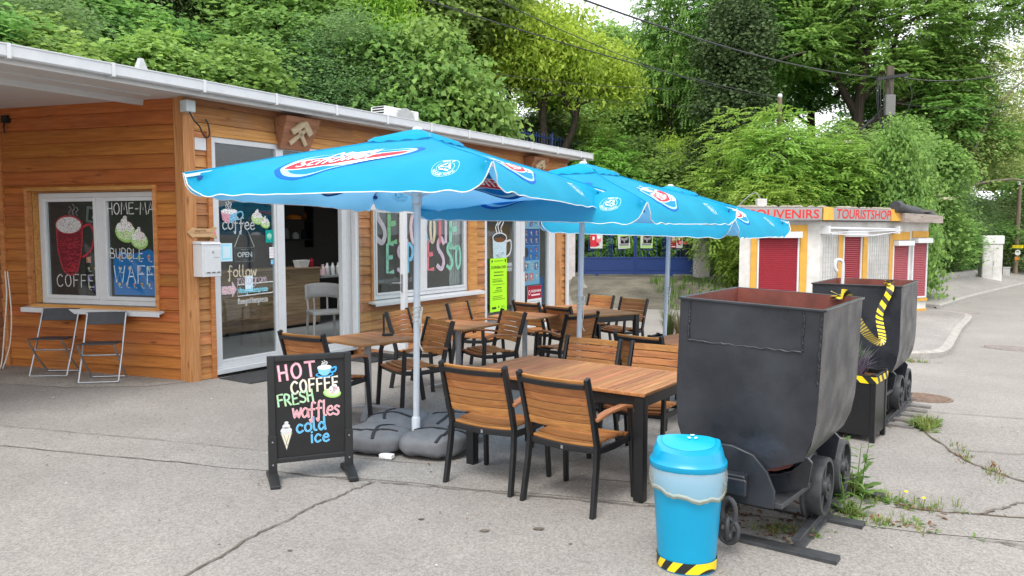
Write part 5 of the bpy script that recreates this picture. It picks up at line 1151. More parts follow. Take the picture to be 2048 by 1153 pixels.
a.ell(.10, .735, .062, .02, 'blue', 2); a.ell(.10, .738, .05, .013, 'black', 3); a.poly([(.05, .785), (.062, .745), (.085, .728), (.115, .728), (.14, .748), (.148, .788)], 'skyblue', 4); a.ell(.10, .787, .049, .017, 'white', 5); a.line([(.145, .775), (.178, .785), (.172, .755), (.138, .75)], .012, 'blue', 4, smooth=4); steam(a, .10, .80, .09, 'chalk', .06)
a.ell(.15, .60, .062, .034, 'lime', 2, rot=-8); a.ell(.15, .603, .053, .026, 'palegreen', 3, rot=-8)
for px, py, pr in ((.155, .625, .028), (.178, .618, .024), (.168, .645, .018)): a.ell(px, py, pr, pr, 'white', 4)
for px, py in ((.14, .62), (.16, .635), (.18, .628), (.15, .605)): a.ell(px, py, .006, .006, 'rose', 5, n=8)
a.poly([(-.205, .345), (-.13, .345), (-.168, .225)], 'cream', 3); a.line([(-.205, .345), (-.13, .345), (-.168, .225)], .007, 'grey', 4, True); a.line([(-.185, .33), (-.16, .25)], .004, 'grey', 4); a.line([(-.15, .33), (-.175, .25)], .004, 'grey', 4)
for px, py, pr in ((-.168, .36, .038), (-.168, .39, .026), (-.166, .415, .014)): a.ell(px, py, pr, pr * .7, 'whitegrey', 4)
a.build('chalk_lettering', e, (0, -.0085, 0), eps=.0009)
# ================================================================ BLUE BIN
bx, by = .925, 4.02
e = thing('rubbish_bin', 'bright blue plastic bin with swing lid and overhanging bag, striped foot', 'bin', (bx, by, gz(bx, by)), R(-14))
M_BIN = plain('bin_blue', (.0, .27, .47), .33, var=.05, scale=3)
def dsec(w, d, z, n=40, flat=.62):                            # rounded D section, flat at the back
    out = []
    for k in range(n):
        q = 2 * math.pi * k / n; c, s = math.cos(q), math.sin(q); y = d * s
        if s > 0: y = d * flat * math.copysign(abs(s) ** .45, s)
        x = w * math.copysign(abs(c) ** (.75 if s > 0 else .9), c); out.append((x, y, z))
    return out
def loft(secs, mi=0, cap=True):
    m = MB(); m.grid(secs, mi, wrap=True); n = len(secs[0])
    if cap: m.f += [tuple(range(n))[::-1], tuple(range(len(m.v) - n, len(m.v)))]; m.m += [mi, mi]
    return m
loft([dsec(.148, .13, .0), dsec(.15, .132, .006), dsec(.153, .135, .07), dsec(.165, .146, .25), dsec(.178, .158, .45), dsec(.185, .164, .555), dsec(.185, .164, .56)]).build('body', M_BIN, e, smooth=True)
m = MB(); secs = [dsec(.1505 + .0045, .1325 + .0045, .012), dsec(.1530 + .0045, .135 + .0045, .068)]
pp = secs[0]; n = len(pp)
sA, sB = secs; m.grid([[Vector(p) for p in sA], [Vector(a_).lerp(Vector(b_), .5) for a_, b_ in zip(sA, sB)], [Vector(p) for p in sB]], wrap=True)
tape = plain('x', (1, 1, 1)) if False else None
def stripes(name, freq, axis_a, axis_b, c0=(.80, .60, .01), c1=(.018, .018, .018)):
    if name in MATS: return MATS[name]
    mt, N, L, b = _mat(name); tcn = N.new('ShaderNodeTexCoord'); dt = N.new('ShaderNodeVectorMath'); dt.operation = 'DOT_PRODUCT'; dt.inputs[1].default_value = Vector(axis_a) * freq
    L.new(tcn.outputs['UV' if axis_b == 'uv' else 'Object'], dt.inputs[0]); fr = N.new('ShaderNodeMath'); fr.operation = 'FRACT'; L.new(dt.outputs['Value'], fr.inputs[0])
    gt_ = N.new('ShaderNodeMath'); gt_.operation = 'GREATER_THAN'; gt_.inputs[1].default_value = .5; L.new(fr.outputs[0], gt_.inputs[0])
    mxn = N.new('ShaderNodeMixRGB'); mxn.inputs[1].default_value = (*c0, 1); mxn.inputs[2].default_value = (*c1, 1); L.new(gt_.outputs[0], mxn.inputs[0]); L.new(mxn.outputs[0], b.inputs['Base Color']); b.inputs['Roughness'].default_value = .4
    MATS[name] = mt; return mt
m.build('striped_tape', stripes('bin_tape', 1.0, (8.3, -8.3, -8.0), 'obj'), e, smooth=True)
r = random.Random(12); secs = []
for z, g_, w_ in ((.556, .008, 0), (.55, .012, .002), (.53, .018, .006), (.50, .021, .009), (.465, .016, .008)):
    s_ = dsec(.182 + g_, .162 + g_, z, 64); secs.append([(x * (1 + w_ * math.sin(k * 1.7) + r.uniform(-.004, .004)), y * (1 + w_ * math.sin(k * 1.3 + 1)), zz + (r.uniform(-.004, .004) - .035 * max(0, math.cos(2 * math.pi * k / 64 + .5)) - .008 * math.sin(k * .9) + 0 * .03 * max(0, math.cos((k - 60) * .2)) if z < .5 else 0) - .035 * max(0, -math.sin(2 * math.pi * k / 64)) * (z < .55)) for k, (x, y, zz) in enumerate(s_)])
mb_ = MB(); mb_.grid(secs, wrap=True); 
def filmmat(name, col, a_):
    mt, N, L, b = _mat(name); b.inputs['Base Color'].default_value = (*col, 1); b.inputs['Roughness'].default_value = .25
    tr = N.new('ShaderNodeBsdfTransparent'); ms = N.new('ShaderNodeMixShader'); ms.inputs[0].default_value = a_; L.new(tr.outputs[0], ms.inputs[1]); L.new(b.outputs[0], ms.inputs[2]); L.new(ms.outputs[0], N['Material Output'].inputs['Surface']); return mt
bag = mb_.build('bag_film', filmmat('bag_film', (.66, .74, .74), .30), e, smooth='all')
m = MB(); m.grid([secs[4], [(x * 1.004, y * 1.004, z - .006) for x, y, z in secs[4]], [(x * 1.002, y * 1.002, z + .018) for x, y, z in secs[4]]], wrap=True); m.build('bag_hem', filmmat('bag_hem', (.66, .66, .46), .7), bag, smooth='all')
lid = [dsec(.196, .174, .545), dsec(.200, .178, .552), dsec(.200, .178, .575), dsec(.193, .171, .582)]
for k, (w, d, z) in enumerate(((.186, .165, .60), (.176, .15, .64), (.163, .13, .68), (.150, .11, .705))):
    s_ = dsec(w, d, z); lid.append(s_)
def cut(p): return (p[0], p[1], min(p[2], .665 + .24 * (p[1] + .02) + .0))
lid2 = [[cut(p) for p in s_] for s_ in lid]
loft(lid2).build('lid', M_BIN, e, smooth=True)
top = [cut((p[0] * .93, p[1] * .9 + .005, .72)) for p in dsec(.150, .112, .7)]
m = MB(); m.grid([[(x, y, z + .0015) for x, y, z in top], [(x * .97, y * .97, z + .005) for x, y, z in top]], wrap=True); n = len(top); m.f += [tuple(range(n, 2 * n))]; m.m += [0]
m.build('swing_flap', plain('bin_blue_flap', (.0, .33, .54), .3, var=.04), e, smooth=True)
a = Art()
for q in (90, 210, 330):
    c, s = math.cos(R(q)), math.sin(R(q)); a.poly([(.012 * c - .010 * s, .012 * s + .010 * c), (.026 * c - .012 * s, .026 * s + .012 * c), (.026 * c + .012 * s, .026 * s - .012 * c), (.012 * c + .006 * s, .012 * s - .006 * c)], 'lightblue')
a.build('recycling_mark', e, fmap=lambda x, y, l: (x + .02, y + .03, .675 + .24 * (y + .03) + .0075), eps=.001, cell=.1)
# ================================================================ MINE CARTS
M_CART = plain('cart_paint', (.019, .022, .028), .36, var=.45, scale=3.5, bump=.5, bscale=4, spec=.5, rv=.13, dirt=(.013, .0145, .019))
def scuffs(m):                                               # chipped and scratched paint with a breath of rust
    N, L = m.node_tree.nodes, m.node_tree.links; b = N['Principled BSDF']; src = b.inputs['Base Color'].links[0].from_socket; tcn = N.new('ShaderNodeTexCoord')
    for scl, p0, p1, col in (((22, 22, 60), .69, .72, (.13, .135, .15)), ((5, 5, 2.2), .66, .80, (.075, .05, .036)), ((2.2, 2.2, 3.0), .56, .70, (.035, .045, .065))):
        mp = N.new('ShaderNodeMapping'); mp.inputs['Scale'].default_value = scl; nz = N.new('ShaderNodeTexNoise'); nz.inputs['Scale'].default_value = 1; nz.inputs['Detail'].default_value = 8; nz.inputs['Roughness'].default_value = .7
        mr = N.new('ShaderNodeMapRange'); mr.inputs['From Min'].default_value = p0; mr.inputs['From Max'].default_value = p1; mx_ = N.new('ShaderNodeMixRGB'); mx_.inputs[2].default_value = (*col, 1)
        L.new(tcn.outputs['Object'], mp.inputs['Vector']); L.new(mp.outputs[0], nz.inputs['Vector']); L.new(nz.outputs['Fac'], mr.inputs['Value']); L.new(mr.outputs[0], mx_.inputs[0]); L.new(src, mx_.inputs[1]); src = mx_.outputs[0]
    L.new(src, b.inputs['Base Color'])
scuffs(M_CART)
M_CARTIN = plain('cart_inside', (.165, .045, .032), .75, var=.3, scale=5)
M_IRON = plain('wheel_iron', (.05, .053, .058), .5, metal=.2, var=.35, scale=12, bump=.2, bscale=40)
def mine_cart(label, loc, rz, x0, x1, y0, y1, top, tilt=0, weld=True):
    t = thing('mine_cart', label, 'mine cart', loc, rz, 'old mine carts on short rails')
    xc, h = (x0 + x1) / 2, (x1 - x0) / 2
    half = [(1, 1), (1, .50), (.988, .35), (.945, .225), (.85, .12), (.70, .052), (.52, .017), (.32, .004), (.16, .0), (0, 0)]; zb = .365
    out = [(xc + h * a_, zb + (top - zb) * b_) for a_, b_ in half]; prof_ = out + [(2 * xc - x, z) for x, z in out[-2::-1]]
    def tl(p): 
        x, y, z = p; return (x + math.sin(tilt) * (z - zb) * .9, y, z - (x - xc) * math.sin(tilt) * (z - zb) / (top - zb))
    n = len(prof_); m = MB()
    P = lambda s, y: [tl((xc + (x - xc) * s, y, z if s == 1 else (zb + .018 + (z - zb) * (top - zb - .018) / (top - zb)))) for x, z in prof_]
    ys = [y0, y0 + .012, (y0 + y1) / 2, y1 - .012, y1]; dent = random.Random(4)
    m.grid([P(1, y) for y in ys])
    o0 = len(m.v); a_, b_ = P(1, y0), P(1, y1)
    def fan(pts):                                            # end plate as a fine grid so it can be dented
        rows = []
        for j in range(9):
            f = j / 8; z = zb + (top - zb) * f; ww = np.interp(f, [b for a, b in half[::-1]], [a for a, b in half[::-1]])
            rows.append([tl((xc + h * ww * q, pts, z)) for q in [-1 + k / 5 for k in range(11)]])
        return rows
    for yy, sgn in ((y0, -1), (y1, 1)):
        rows = fan(yy); m.grid([[(p[0], p[1] + sgn * (.012 * math.sin(i * .9 + j * .7) * math.sin(math.pi * i / 10) * math.sin(math.pi * j / 8)), p[2]) for i, p in enumerate(rw_)] for j, rw_ in enumerate(rows)])
    tub = m.build('tub', M_CART, t, smooth=True)
    mi = MB(); rows = [P(.965, y) for y in (y0 + .02, y1 - .02)]; mi.grid(rows)
    for yy in (y0 + .02, y1 - .02):
        rows = fan(yy); mi.grid([[(xc + (p[0] - xc) * .965, p[1], p[2]) for p in rw_] for rw_ in rows])
    mi.build('inner_lining', M_CARTIN, tub)
    mr = MB(); c = [tl((x0, y0, top)), tl((x1, y0, top)), tl((x1, y1, top)), tl((x0, y1, top))]
    for i in range(4): mr.bar(Vector(c[i]) + Vector((0, 0, -.004)), Vector(c[(i + 1) % 4]) + Vector((0, 0, -.004)), .026, .014)
    mr.build('rim', M_CART, tub, bevel=.003)
    if weld:
        mw = MB(); r = random.Random(6)
        def bead(p, q, n_=36):
            p, q = Vector(p), Vector(q); mw.tube([p.lerp(q, k / n_) + Vector((r.uniform(-.004, .004), 0, r.uniform(-.004, .004))) for k in range(n_ + 1)], [.0045 + r.uniform(-.001, .0025) for _ in range(n_ + 1)], 6)
        y = y0 - .004; zz = top - .24
        bead(tl((x0 + .06, y, top - .02)), tl((x0 + .06, y, zz))); bead(tl((x0 + .06, y, zz)), tl((x1 - .10, y, zz))); bead(tl((x1 - .10, y, zz)), tl((x1 - .10, y, top - .02))); bead(tl((x1 - .012, y, top - .02)), tl((x1 - .012, y, top - .4)))
        mw.build('weld_seam', M_CART, tub, smooth=True)
    # running gear
    m = MB(); 
    for sg in (-1, 1): m.box(sg * .17 - .02, sg * .17 + .02, -.62, .62, .24, .32)
    for y in (-.6, .6): m.box(-.19, .19, y - .02, y + .02, .24, .32)
    m.build('chassis', M_IRON, t, bevel=.005)
    for y in (y0 + .20, y1 - .12):                            # curved rocker plates carrying the tub
        m = MB(); pts = [(-.34, .30), (-.36, .44), (-.30, .50), (-.24, .385), (0, .378), (.24, .385), (.30, .50), (.36, .44), (.34, .30), (.20, .24), (.0, .23), (-.2, .24)]
        m.prism([(xc + x, z) for x, z in pts], y - .012 - .05, y + .012 - .05); m.build('rocker_plate', M_CART, t, bevel=.004)
    m = MB(); m.prism([(xc - .06 + x, z) for x, z in [(-.27, .20), (.27, .20), (.27, .30), (.23, .40), (.15, .485), (.03, .52), (-.09, .52), (-.18, .47), (-.25, .39), (-.27, .30)]], y0 - .045, y0 - .018); m.build('front_plate', M_CART, t, bevel=.006)
    m = MB(); m.bar((.20, y0 - .03, .22), (.26, -.3, .24), .10, .03); m.bar((-.2, y0 - .03, .22), (-.2, -.3, .24), .10, .03); m.build('draw_bar', M_IRON, t, bevel=.004)
    for y in (-.24, .24):
        m = MB(); m.tube([(-.36, y, .185), (.36, y, .185)], .026, 10); ax = m.build('axle', M_IRON, t, smooth=True)
        for sg in (-1, 1):
            m = MB(); m.lathe([(.150, -.045), (.172, -.045), (.176, -.035), (.176, .045), (.182, .05), (.205, .052), (.205, .066), (.15, .066), (.15, -.045)], 40, axis=0, c=(sg * .30, y, .185), caps=False)
            if sg > 0: m.v = [Vector((2 * sg * .30 - v.x, v.y, v.z)) for v in m.v]
            m.build('wheel', M_IRON, t, smooth=True)
            m = MB(); m.lathe([(.001, -.05), (.05, -.05), (.055, -.03), (.055, .03), (.001, .03)], 20, axis=0, c=(sg * .30, y, .185))
            if sg > 0: m.v = [Vector((2 * sg * .30 - v.x, v.y, v.z)) for v in m.v]
            for k in range(6):
                q = k * math.pi / 3 + .2; m.bar((sg * .31, y + .04 * math.cos(q), .185 + .04 * math.sin(q)), (sg * .31, y + .155 * math.cos(q), .185 + .155 * math.sin(q)), .03, .035, up=(1, 0, 0))
            m.build('wheel_hub', M_IRON, t, smooth=True)
    m = MB(); m.box(-.07, .07, y0 - .12, y0 - .045, .255, .38); m.box(-.085, .085, y0 - .14, y0 - .12, .27, .365); m.build('buffer', M_CART, t, bevel=.012)
    m = MB(); lk_ = lambda z, r1, r2, f: [(r1 * math.cos(q) if f else 0, y0 - .16 + (0 if f else r1 * math.cos(q)), z + r2 * math.sin(q)) for q in [2 * math.pi * k / 16 for k in range(16)]]
    m.tube(lk_(.18, .038, .075, True), .015, 8, closed=True); m.tube(lk_(.085, .03, .06, False), .014, 8, closed=True)
    m.tube([(x, y, z) for x, y, z in lk_(.075, .055, .07, True)], .014, 8, closed=True); m.build('coupling_chain', M_IRON, t, smooth=True)
    return t
W1 = Vector((1.754, 4.99)); W2 = Vector((3.80, 8.19))
RAILH = .085
cart1 = mine_cart('nearest dark mine cart with red lining, just right of the blue bin', (W1.x, W1.y, gz(*W1) + RAILH), R(-35), -.40, .40, -.82, .15, 1.32, R(2.2))
cart2 = mine_cart('second mine cart further back in front of the souvenir stand', (W2.x, W2.y, gz(*W2) + RAILH), R(-35), -.40, .40, -.86, .16, 1.30, 0, False)
def track(label, c, rz, y0, y1, wood_=False):
    t = thing('rail_track', label, 'rails', (c.x, c.y, gz(*c)), rz, 'short rail stubs under the carts')
    for sg in (-1, 1):
        m = MB(); x = sg * .285; m.prism([(x - .035, .012), (x + .035, .012), (x + .035, .02), (x + .008, .026), (x + .008, .062), (x + .022, .068), (x + .022, .084), (x - .022, .084), (x - .022, .068), (x - .008, .062), (x - .008, .026), (x - .035, .02)], y0, y1); m.build('rail', M_IRON, t, bevel=.002)
    for y in ([y0 - .02, -.05, y1 - .1] if not wood_ else [y0 + .1 + .3 * k for k in range(int((y1 - y0) / .3))]):
        m = MB(); dz = -.0257 * y; m.box(-.42, .52, y - .05, y + .05, -.03 + dz, .020 + dz); m.build('sleeper', M_IRON if not wood_ else plain('old_sleeper', (.16, .15, .14), .9, var=.3), t, bevel=.002)
    return t
track('short iron rails under the cart beside the blue bin', W1, R(-35), -.70, .75); track('short rails with grey sleepers under the second cart', W2, R(-35), -.75, .8, True)
m = MB(); r = random.Random(2)
for _ in range(260):
    x, y = r.uniform(-.3, .32), r.uniform(-.62, .7); s = r.uniform(.01, .03); q = r.uniform(0, 6.28); c_, s_ = math.cos(q) * s, math.sin(q) * s; z = r.uniform(.005, .03)
    m.add([(x - c_, y - s_, z), (x + s_ * .5, y - c_ * .5, z + .01), (x + c_, y + s_, z), (x - s_ * .5, y + c_ * .5, z + .008)], [(0, 1, 2, 3)])
for wv, ang, nm in ((W1, -35, 0), (W2, -35, 1)):
    me_ = m.build('leaf_litter', plain('brown_litter', (.11, .055, .028), .95, var=.4), None, (wv.x, wv.y, gz(*wv)), (0, 0, R(ang))); tag(me_, ['dry brown leaves between the rails under the nearest cart', 'dry brown leaves between the rails under the second cart'][nm], 'leaf litter', kind='stuff')
# old red box and white handle
e = thing('red_crate', 'rust red crate pushed under the nearest mine cart', 'crate', (2.05, 5.55, gz(2.05, 5.55)), R(-35))
m = MB(); m.box(-.3, .3, -.06, .06, .06, .24)
for x in (-.28, -.1, .1, .28): m.box(x - .015, x + .015, -.07, -.06, .05, .25)
m.build('crate', M_CARTIN, e, bevel=.004)
p = at(1684, 600, 7.9)
m = MB(); m.tube(catmull([(0, 0, -.3), (0, 0, .0), (0, .0, .22), (-.02, 0, .27), (-.07, 0, .27), (-.08, 0, .2), (-.06, 0, .16)], 5), .017, 8)
o = m.build('hook_handle', M_WHITE, None, (p.x, p.y, 1.18), smooth=True); tag(o, 'white hooked pipe end rising out of the second mine cart', 'pipe')
# barrier tape from cart to cart
def cartpt(w, ang, x, y, z): 
    c, s = math.cos(R(ang)), math.sin(R(ang)); return Vector((w.x + x * c - y * s, w.y + x * s + y * c, gz(*w) + RAILH + z))
A1 = cartpt(W1, -35, .34, .155, 1.315); B1 = cartpt(W2, -35, .30, -.89, 1.315)
path = [A1 + Vector((-.06, -.05, .01)), A1, A1 + Vector((.1, .2, -.08)), A1.lerp(B1, .45) + Vector((0, 0, -.36)), A1.lerp(B1, .74) + Vector((0, -.05, -.46)), B1 + Vector((-.13, -.10, -.27)), B1 + Vector((-.02, -.05, -.06)), B1 + Vector((.0, .0, .015)), B1 + Vector((.03, .06, .0))]
P = catmull(path, 8); m = MB(); L_ = 0; uv = []; vs = []
for i, p in enumerate(P):
    if i: L_ += (p - P[i - 1]).length
    d = (P[min(i + 1, len(P) - 1)] - P[max(i - 1, 0)]).normalized(); q = d.cross(Vector((.35, .9, .2 * math.sin(L_ * 5)))).normalized() * .031; vs += [p + q, p - q]; uv += [(L_, 0), (L_, .07)]
m.add(vs, [(2 * i, 2 * i + 1, 2 * i + 3, 2 * i + 2) for i in range(len(P) - 1)])
o = m.build('barrier_tape', stripes('tape_stripes', 1.0, (11, 5, 0), 'uv'), smooth='all', fix=False); tag(o, 'yellow and black barrier tape sagging between the two mine carts', 'tape')
ul = o.data.uv_layers.new(name='UVMap')
for lp in o.data.loops: ul.data[lp.index].uv = uv[lp.vertex_index]
for c, nm, lab in ((A1 + Vector((-.05, 0, .0)), 'tape_knot', 'crumpled yellow tape knot on the rim of the nearest cart'), (B1 + Vector((0, .0, .02)), 'tape_knot', 'yellow black tape knot tied on the rim of the second cart')):
    r = random.Random(7); m = MB()
    for k in range(7):
        q = r.uniform(0, 6.28); d = Vector((math.cos(q), math.sin(q), r.uniform(-.6, .7))) * .05; w = d.cross(Vector((0, 0, 1))).normalized() * .024; m.add([-w * .3, w * .3, d + w, d - w], [(0, 1, 2, 3)])
    o = m.build(nm, stripes('knot_stripes', 1.0, (18, 12, 14), 'obj'), None, c); tag(o, lab, 'tape')
# ================================================================ PLANTERS AND WEEDS
def blade_tuft(mb, c, n, h, spread, w, rnd, mi=0, droop=.5):
    for _ in range(n):
        q = rnd.uniform(0, 6.28); hh = h * rnd.uniform(.5, 1.1); d = Vector((math.cos(q), math.sin(q), 0)); s = spread * rnd.uniform(.2, 1.1); b = Vector(c) + d * rnd.uniform(0, .05)
        side = Vector((-d.y, d.x, 0)) * w * rnd.uniform(.6, 1.2); p1 = b + d * s * .35 + Vector((0, 0, hh * .6)); p2 = b + d * s + Vector((0, 0, hh * (1 - droop * rnd.uniform(0, .6))))
        mb.add([b - side, b + side, p1 + side * .8, p1 - side * .8, p2], [(0, 1, 2, 3), (3, 2, 4)], mi)
L_GRASS = leafmat('grass_blade', (.10, .15, .03), (.30, .34, .11), .3, .0); L_STRAW = leafmat('straw_blade', (.24, .17, .06), (.42, .33, .15), .3, .0); L_WEED = leafmat('weed_leaf', (.06, .13, .025), (.20, .33, .07), .35, .0)
def planter(label, x, y, rz, w, d, h, tape_z=None, legs=False):
    t = thing('planter', label, 'planter', (x, y, gz(x, y)), rz)
    m = MB(); z0 = .06 if legs else 0
    for sx in (-1, 1): m.box(sx * w / 2 - .014, sx * w / 2 + .014, -d / 2, d / 2, z0, h)
    for sy in (-1, 1): m.box(-w / 2 + .014, w / 2 - .014, sy * d / 2 - .014, sy * d / 2 + .014, z0, h)
    for sx in (-1, 1):
        for sy in (-1, 1): m.box(sx * w / 2 - .022, sx * w / 2 + .022, sy * d / 2 - .022, sy * d / 2 + .022, 0, h + .012)
    m.build('box', M_BLACK, t, bevel=.004); m = MB(); m.box(-w / 2 + .014, w / 2 - .014, -d / 2 + .014, d / 2 - .014, h - .06, h - .04); m.build('soil', INK('brown'), t)
    if tape_z:
        m = MB()
        for sx in (-1, 1): m.box(sx * w / 2 + (.0225 if sx > 0 else -.0255), sx * w / 2 + (.0255 if sx > 0 else -.0225), -d / 2 - .0255, d / 2 + .0255, tape_z, tape_z + .06)
        for sy in (-1, 1): m.box(-w / 2 - .022, w / 2 + .022, sy * d / 2 + (.0225 if sy > 0 else -.0255), sy * d / 2 + (.0255 if sy > 0 else -.0225), tape_z, tape_z + .06)
        m.build('striped_tape', stripes('planter_tape', 1.0, (7, 7, 7), 'obj'), t)
    return t
pl = planter('low black planter with feathery grass beyond the third parasol pole', 2.28, 11.0, R(-35), .58, .3, .42, .33)
m = MB(); r = random.Random(9); blade_tuft(m, (-.06, 0, .38), 220, .55, .22, .004, r, 0, .5); blade_tuft(m, (.1, .02, .38), 150, .5, .26, .004, r, 1, .7); o = m.build('grass', [L_GRASS, L_STRAW], pl, fix=False)
pl = planter('tall black planter with lavender squeezed between the two mine carts', 3.12, 7.05, R(-38), .44, .38, .60, .53, True)
m = MB(); r = random.Random(19); blade_tuft(m, (0, 0, .56), 260, .30, .16, .007, r, 0, .5); blade_tuft(m, (.05, -.05, .56), 150, .26, .2, .006, r, 1, .6); o = m.build('lavender', [leafmat('lavender_leaf', (.06, .09, .06), (.2, .24, .17), .3, 0), leafmat('lavender_flower', (.12, .09, .13), (.26, .22, .28), .2, 0)], pl, fix=False)
def broadleaf(mb, c, n, l, rnd, mi=0, up=.5):
    for _ in range(n):
        q = rnd.uniform(0, 6.28); d = Vector((math.cos(q), math.sin(q), 0)); L_ = l * rnd.uniform(.5, 1.1); w = L_ * .17; sd = Vector((-d.y, d.x, 0)); u = rnd.uniform(.15, 1) * up; pts = []
        b = Vector(c) + d * .01
        for k, ww in ((0, .2), (.2, .8), (.35, .55), (.5, 1.1), (.62, .65), (.78, .9), (.9, .35), (1, .02)):
            p = b + d * L_ * k + Vector((0, 0, L_ * (u * k * 1.4 - u * .75 * k * k))); pts += [p - sd * w * ww, p + sd * w * ww]
        mb.add(pts, [(2 * i, 2 * i + 1, 2 * i + 3, 2 * i + 2) for i in range(7)], mi)
L_RED = leafmat('weed_red', (.16, .06, .03), (.30, .16, .06), .3, 0)
def weed(label, x, y, kind, s, seed):
    r = random.Random(seed); m = MB()
    if kind == 'tall':
        for k in range(3):
            hx, hy, hh = r.uniform(-.05, .05), r.uniform(-.05, .05), s * r.uniform(.7, 1.1); m.tube([(hx, hy, 0), (hx * 1.4, hy, hh * .5), (hx * 2, hy * 1.5, hh)], [.005, .004, .002], 5)
            for j in range(7): broadleaf(m, (hx * (1 + j / 7), hy, hh * (.1 + .13 * j)), 2, s * .42 * (1 - j * .09), r, 0, .6)
        broadleaf(m, (0, 0, 0), 14, s * .55, r, 0, .8); blade_tuft(m, (0, 0, 0), 24, s * .5, s * .4, .004, r, 1)
    elif kind == 'mat':
        for _ in range(26):
            c = (r.gauss(0, s * .45), r.gauss(0, s * .2), 0); broadleaf(m, c, 4, s * .17, r, r.choice([0, 0, 0, 2]), .7)
        for _ in range(14): blade_tuft(m, (r.gauss(0, s * .45), r.gauss(0, s * .2), 0), 8, s * .22, s * .15, .003, r, 1)
    elif kind == 'moss':
        for _ in range(30): blade_tuft(m, (r.gauss(0, .03), r.gauss(0, s * 1.6), 0), 4, .035, .03, .004, r, r.choice([0, 1, 2]))
    else:
        for _ in range(22): c = (r.gauss(0, s * .12), r.gauss(0, s * .5), 0); blade_tuft(m, c, 9, .14, .1, .0045, r, 1); broadleaf(m, c, 2, .13, r, 0, .8)
    if kind == 'mat' and seed == 3:
        for q in ((.02, .05), (.16, -.04)): m.lathe([(.001, .07), (.014, .074), (.01, .08), (.001, .082)], 8, 3, c=(q[0] * s * 2, q[1], 0))
    o = m.build('weed', [L_WEED, L_GRASS, L_RED, INK('yellow')], None, (x, y, gz(x, y)), (0, 0, R(-25)), fix=False); tag(o, label, 'weed')
weed('tall thistly weed growing right behind the nearest cart wheel', 2.36, 5.28, 'tall', .40, 1)
weed('broad leafy weed at the foot of the nearest cart wheel', 2.16, 4.86, 'tall', .26, 2)
weed('reddish mat of weeds with yellow flowers beside the nearest rails', 2.62, 5.10, 'mat', .36, 3)
weed('dandelion clump spreading at the end of the nearest rail', 2.35, 4.72, 'mat', .34, 4)
weed('small dandelion leaves between the rails under the nearest cart', 1.62, 4.55, 'mat', .22, 14)
weed('grassy tuft in the pavement joint beside the second cart rails', 4.02, 7.45, 'row', .34, 5)
weed('low grass tuft at the pavement kerb by the second cart', 6.1, 11.95, 'mat', .34, 6)
for i, (x, y, s) in enumerate([(3.75, 6.4, .12), (3.72, 5.9, .10), (3.85, 5.45, .10)]): weed(['upper small moss tuft in the winding crack right of the carts', 'middle small moss tuft in the winding crack right of the carts', 'lowest small moss tuft in the winding crack right of the carts'][i], x, y, 'moss', s, 20 + i)
# small white litter
m = MB(); m.box(-.055, .055, -.03, .03, 0, .035); o = m.build('paper_scrap', INK('white'), None, (-.97, 5.93, gz(-.97, 5.93) + .004), (0, 0, R(-20)), bevel=.006); tag(o, 'white plastic scrap at the foot of the sandbags', 'litter')
# ================================================================ GATE, PILLARS, BIN BEHIND
GX, GY = 2.36, 28.0; GZ = .13
M_GATE = plain('gate_blue', (.014, .042, .175), .5, var=.15)
e = thing('iron_gate', 'dark blue wrought iron double gate closing the drive', 'gate', (GX, GY, GZ), 0)
m = MB(); Wg = 4.22
for x0 in (0, 2.0, 2.06, 4.06): m.box(x0, x0 + .10 if x0 not in (2.0, 2.06) else x0 + .055, -.03, .03, .05, 2.0)
m.box(.1, 2.0, -.025, .025, 1.92, 1.98); m.box(2.115, 4.06, -.025, .025, 1.92, 1.98); m.box(.1, 2.0, -.025, .025, .62, .68); m.box(2.115, 4.06, -.025, .025, .62, .68); m.box(.1, 2.0, -.025, .025, .06, .11); m.box(2.115, 4.06, -.025, .025, .06, .11)
m.build('gate_frame', M_GATE, e, bevel=.005)
m = MB(); m.box(.1, 2.0, -.012, .012, .11, .62); m.box(2.115, 4.06, -.012, .012, .11, .62); m.box(.2, 1.9, -.02, -.012, .2, .21); m.box(2.2, 3.96, -.02, -.012, .2, .21); m.build('sheet_panel', M_GATE, e)
m = MB()
for a0 in (.1, 2.115):
    for k, x in enumerate([.12, .3, .42, .54, .72, .9, .98, 1.06, 1.14, 1.32, 1.44, 1.56, 1.76]):
        m.tube([(a0 + x, 0, .68), (a0 + x, 0, 1.92)], .013, 6)
    for x in (.42, 1.44): m.box(a0 + x - .16, a0 + x + .16, -.02, .02, .93, .97)
m.build('bar', M_GATE, e)
m = MB()
for a0 in (1.12,):
    for rr in (.26, .15, .07): m.tube([(a0 + rr * math.cos(q), 0, 1.72 + rr * math.sin(q)) for q in [2 * math.pi * k / 24 for k in range(24)]], .018, 6, closed=True)
m.build('scroll_ring', M_GATE, e, smooth=True)
m = MB(); m.box(.62, .74, -.04, .04, -.03, .06); m.box(3.3, 3.42, -.04, .04, -.03, .06); m.build('ground_latch', M_GATE, e)
def poster(label, x, z, w, h, paint, base='whitegrey', rot=0):
    a = Art(); paint(a, w, h); t = thing('gate_poster', label, 'poster', (GX + x, GY - .045, GZ + z), 0, 'posters tied to the blue gate', rot=(0, R(rot), 0))
    m = MB(); m.box(0, w, 0, .006, 0, h); m.build('sheet', INK(base), t); a.build('print', t, (0, -.002, 0), eps=.003)
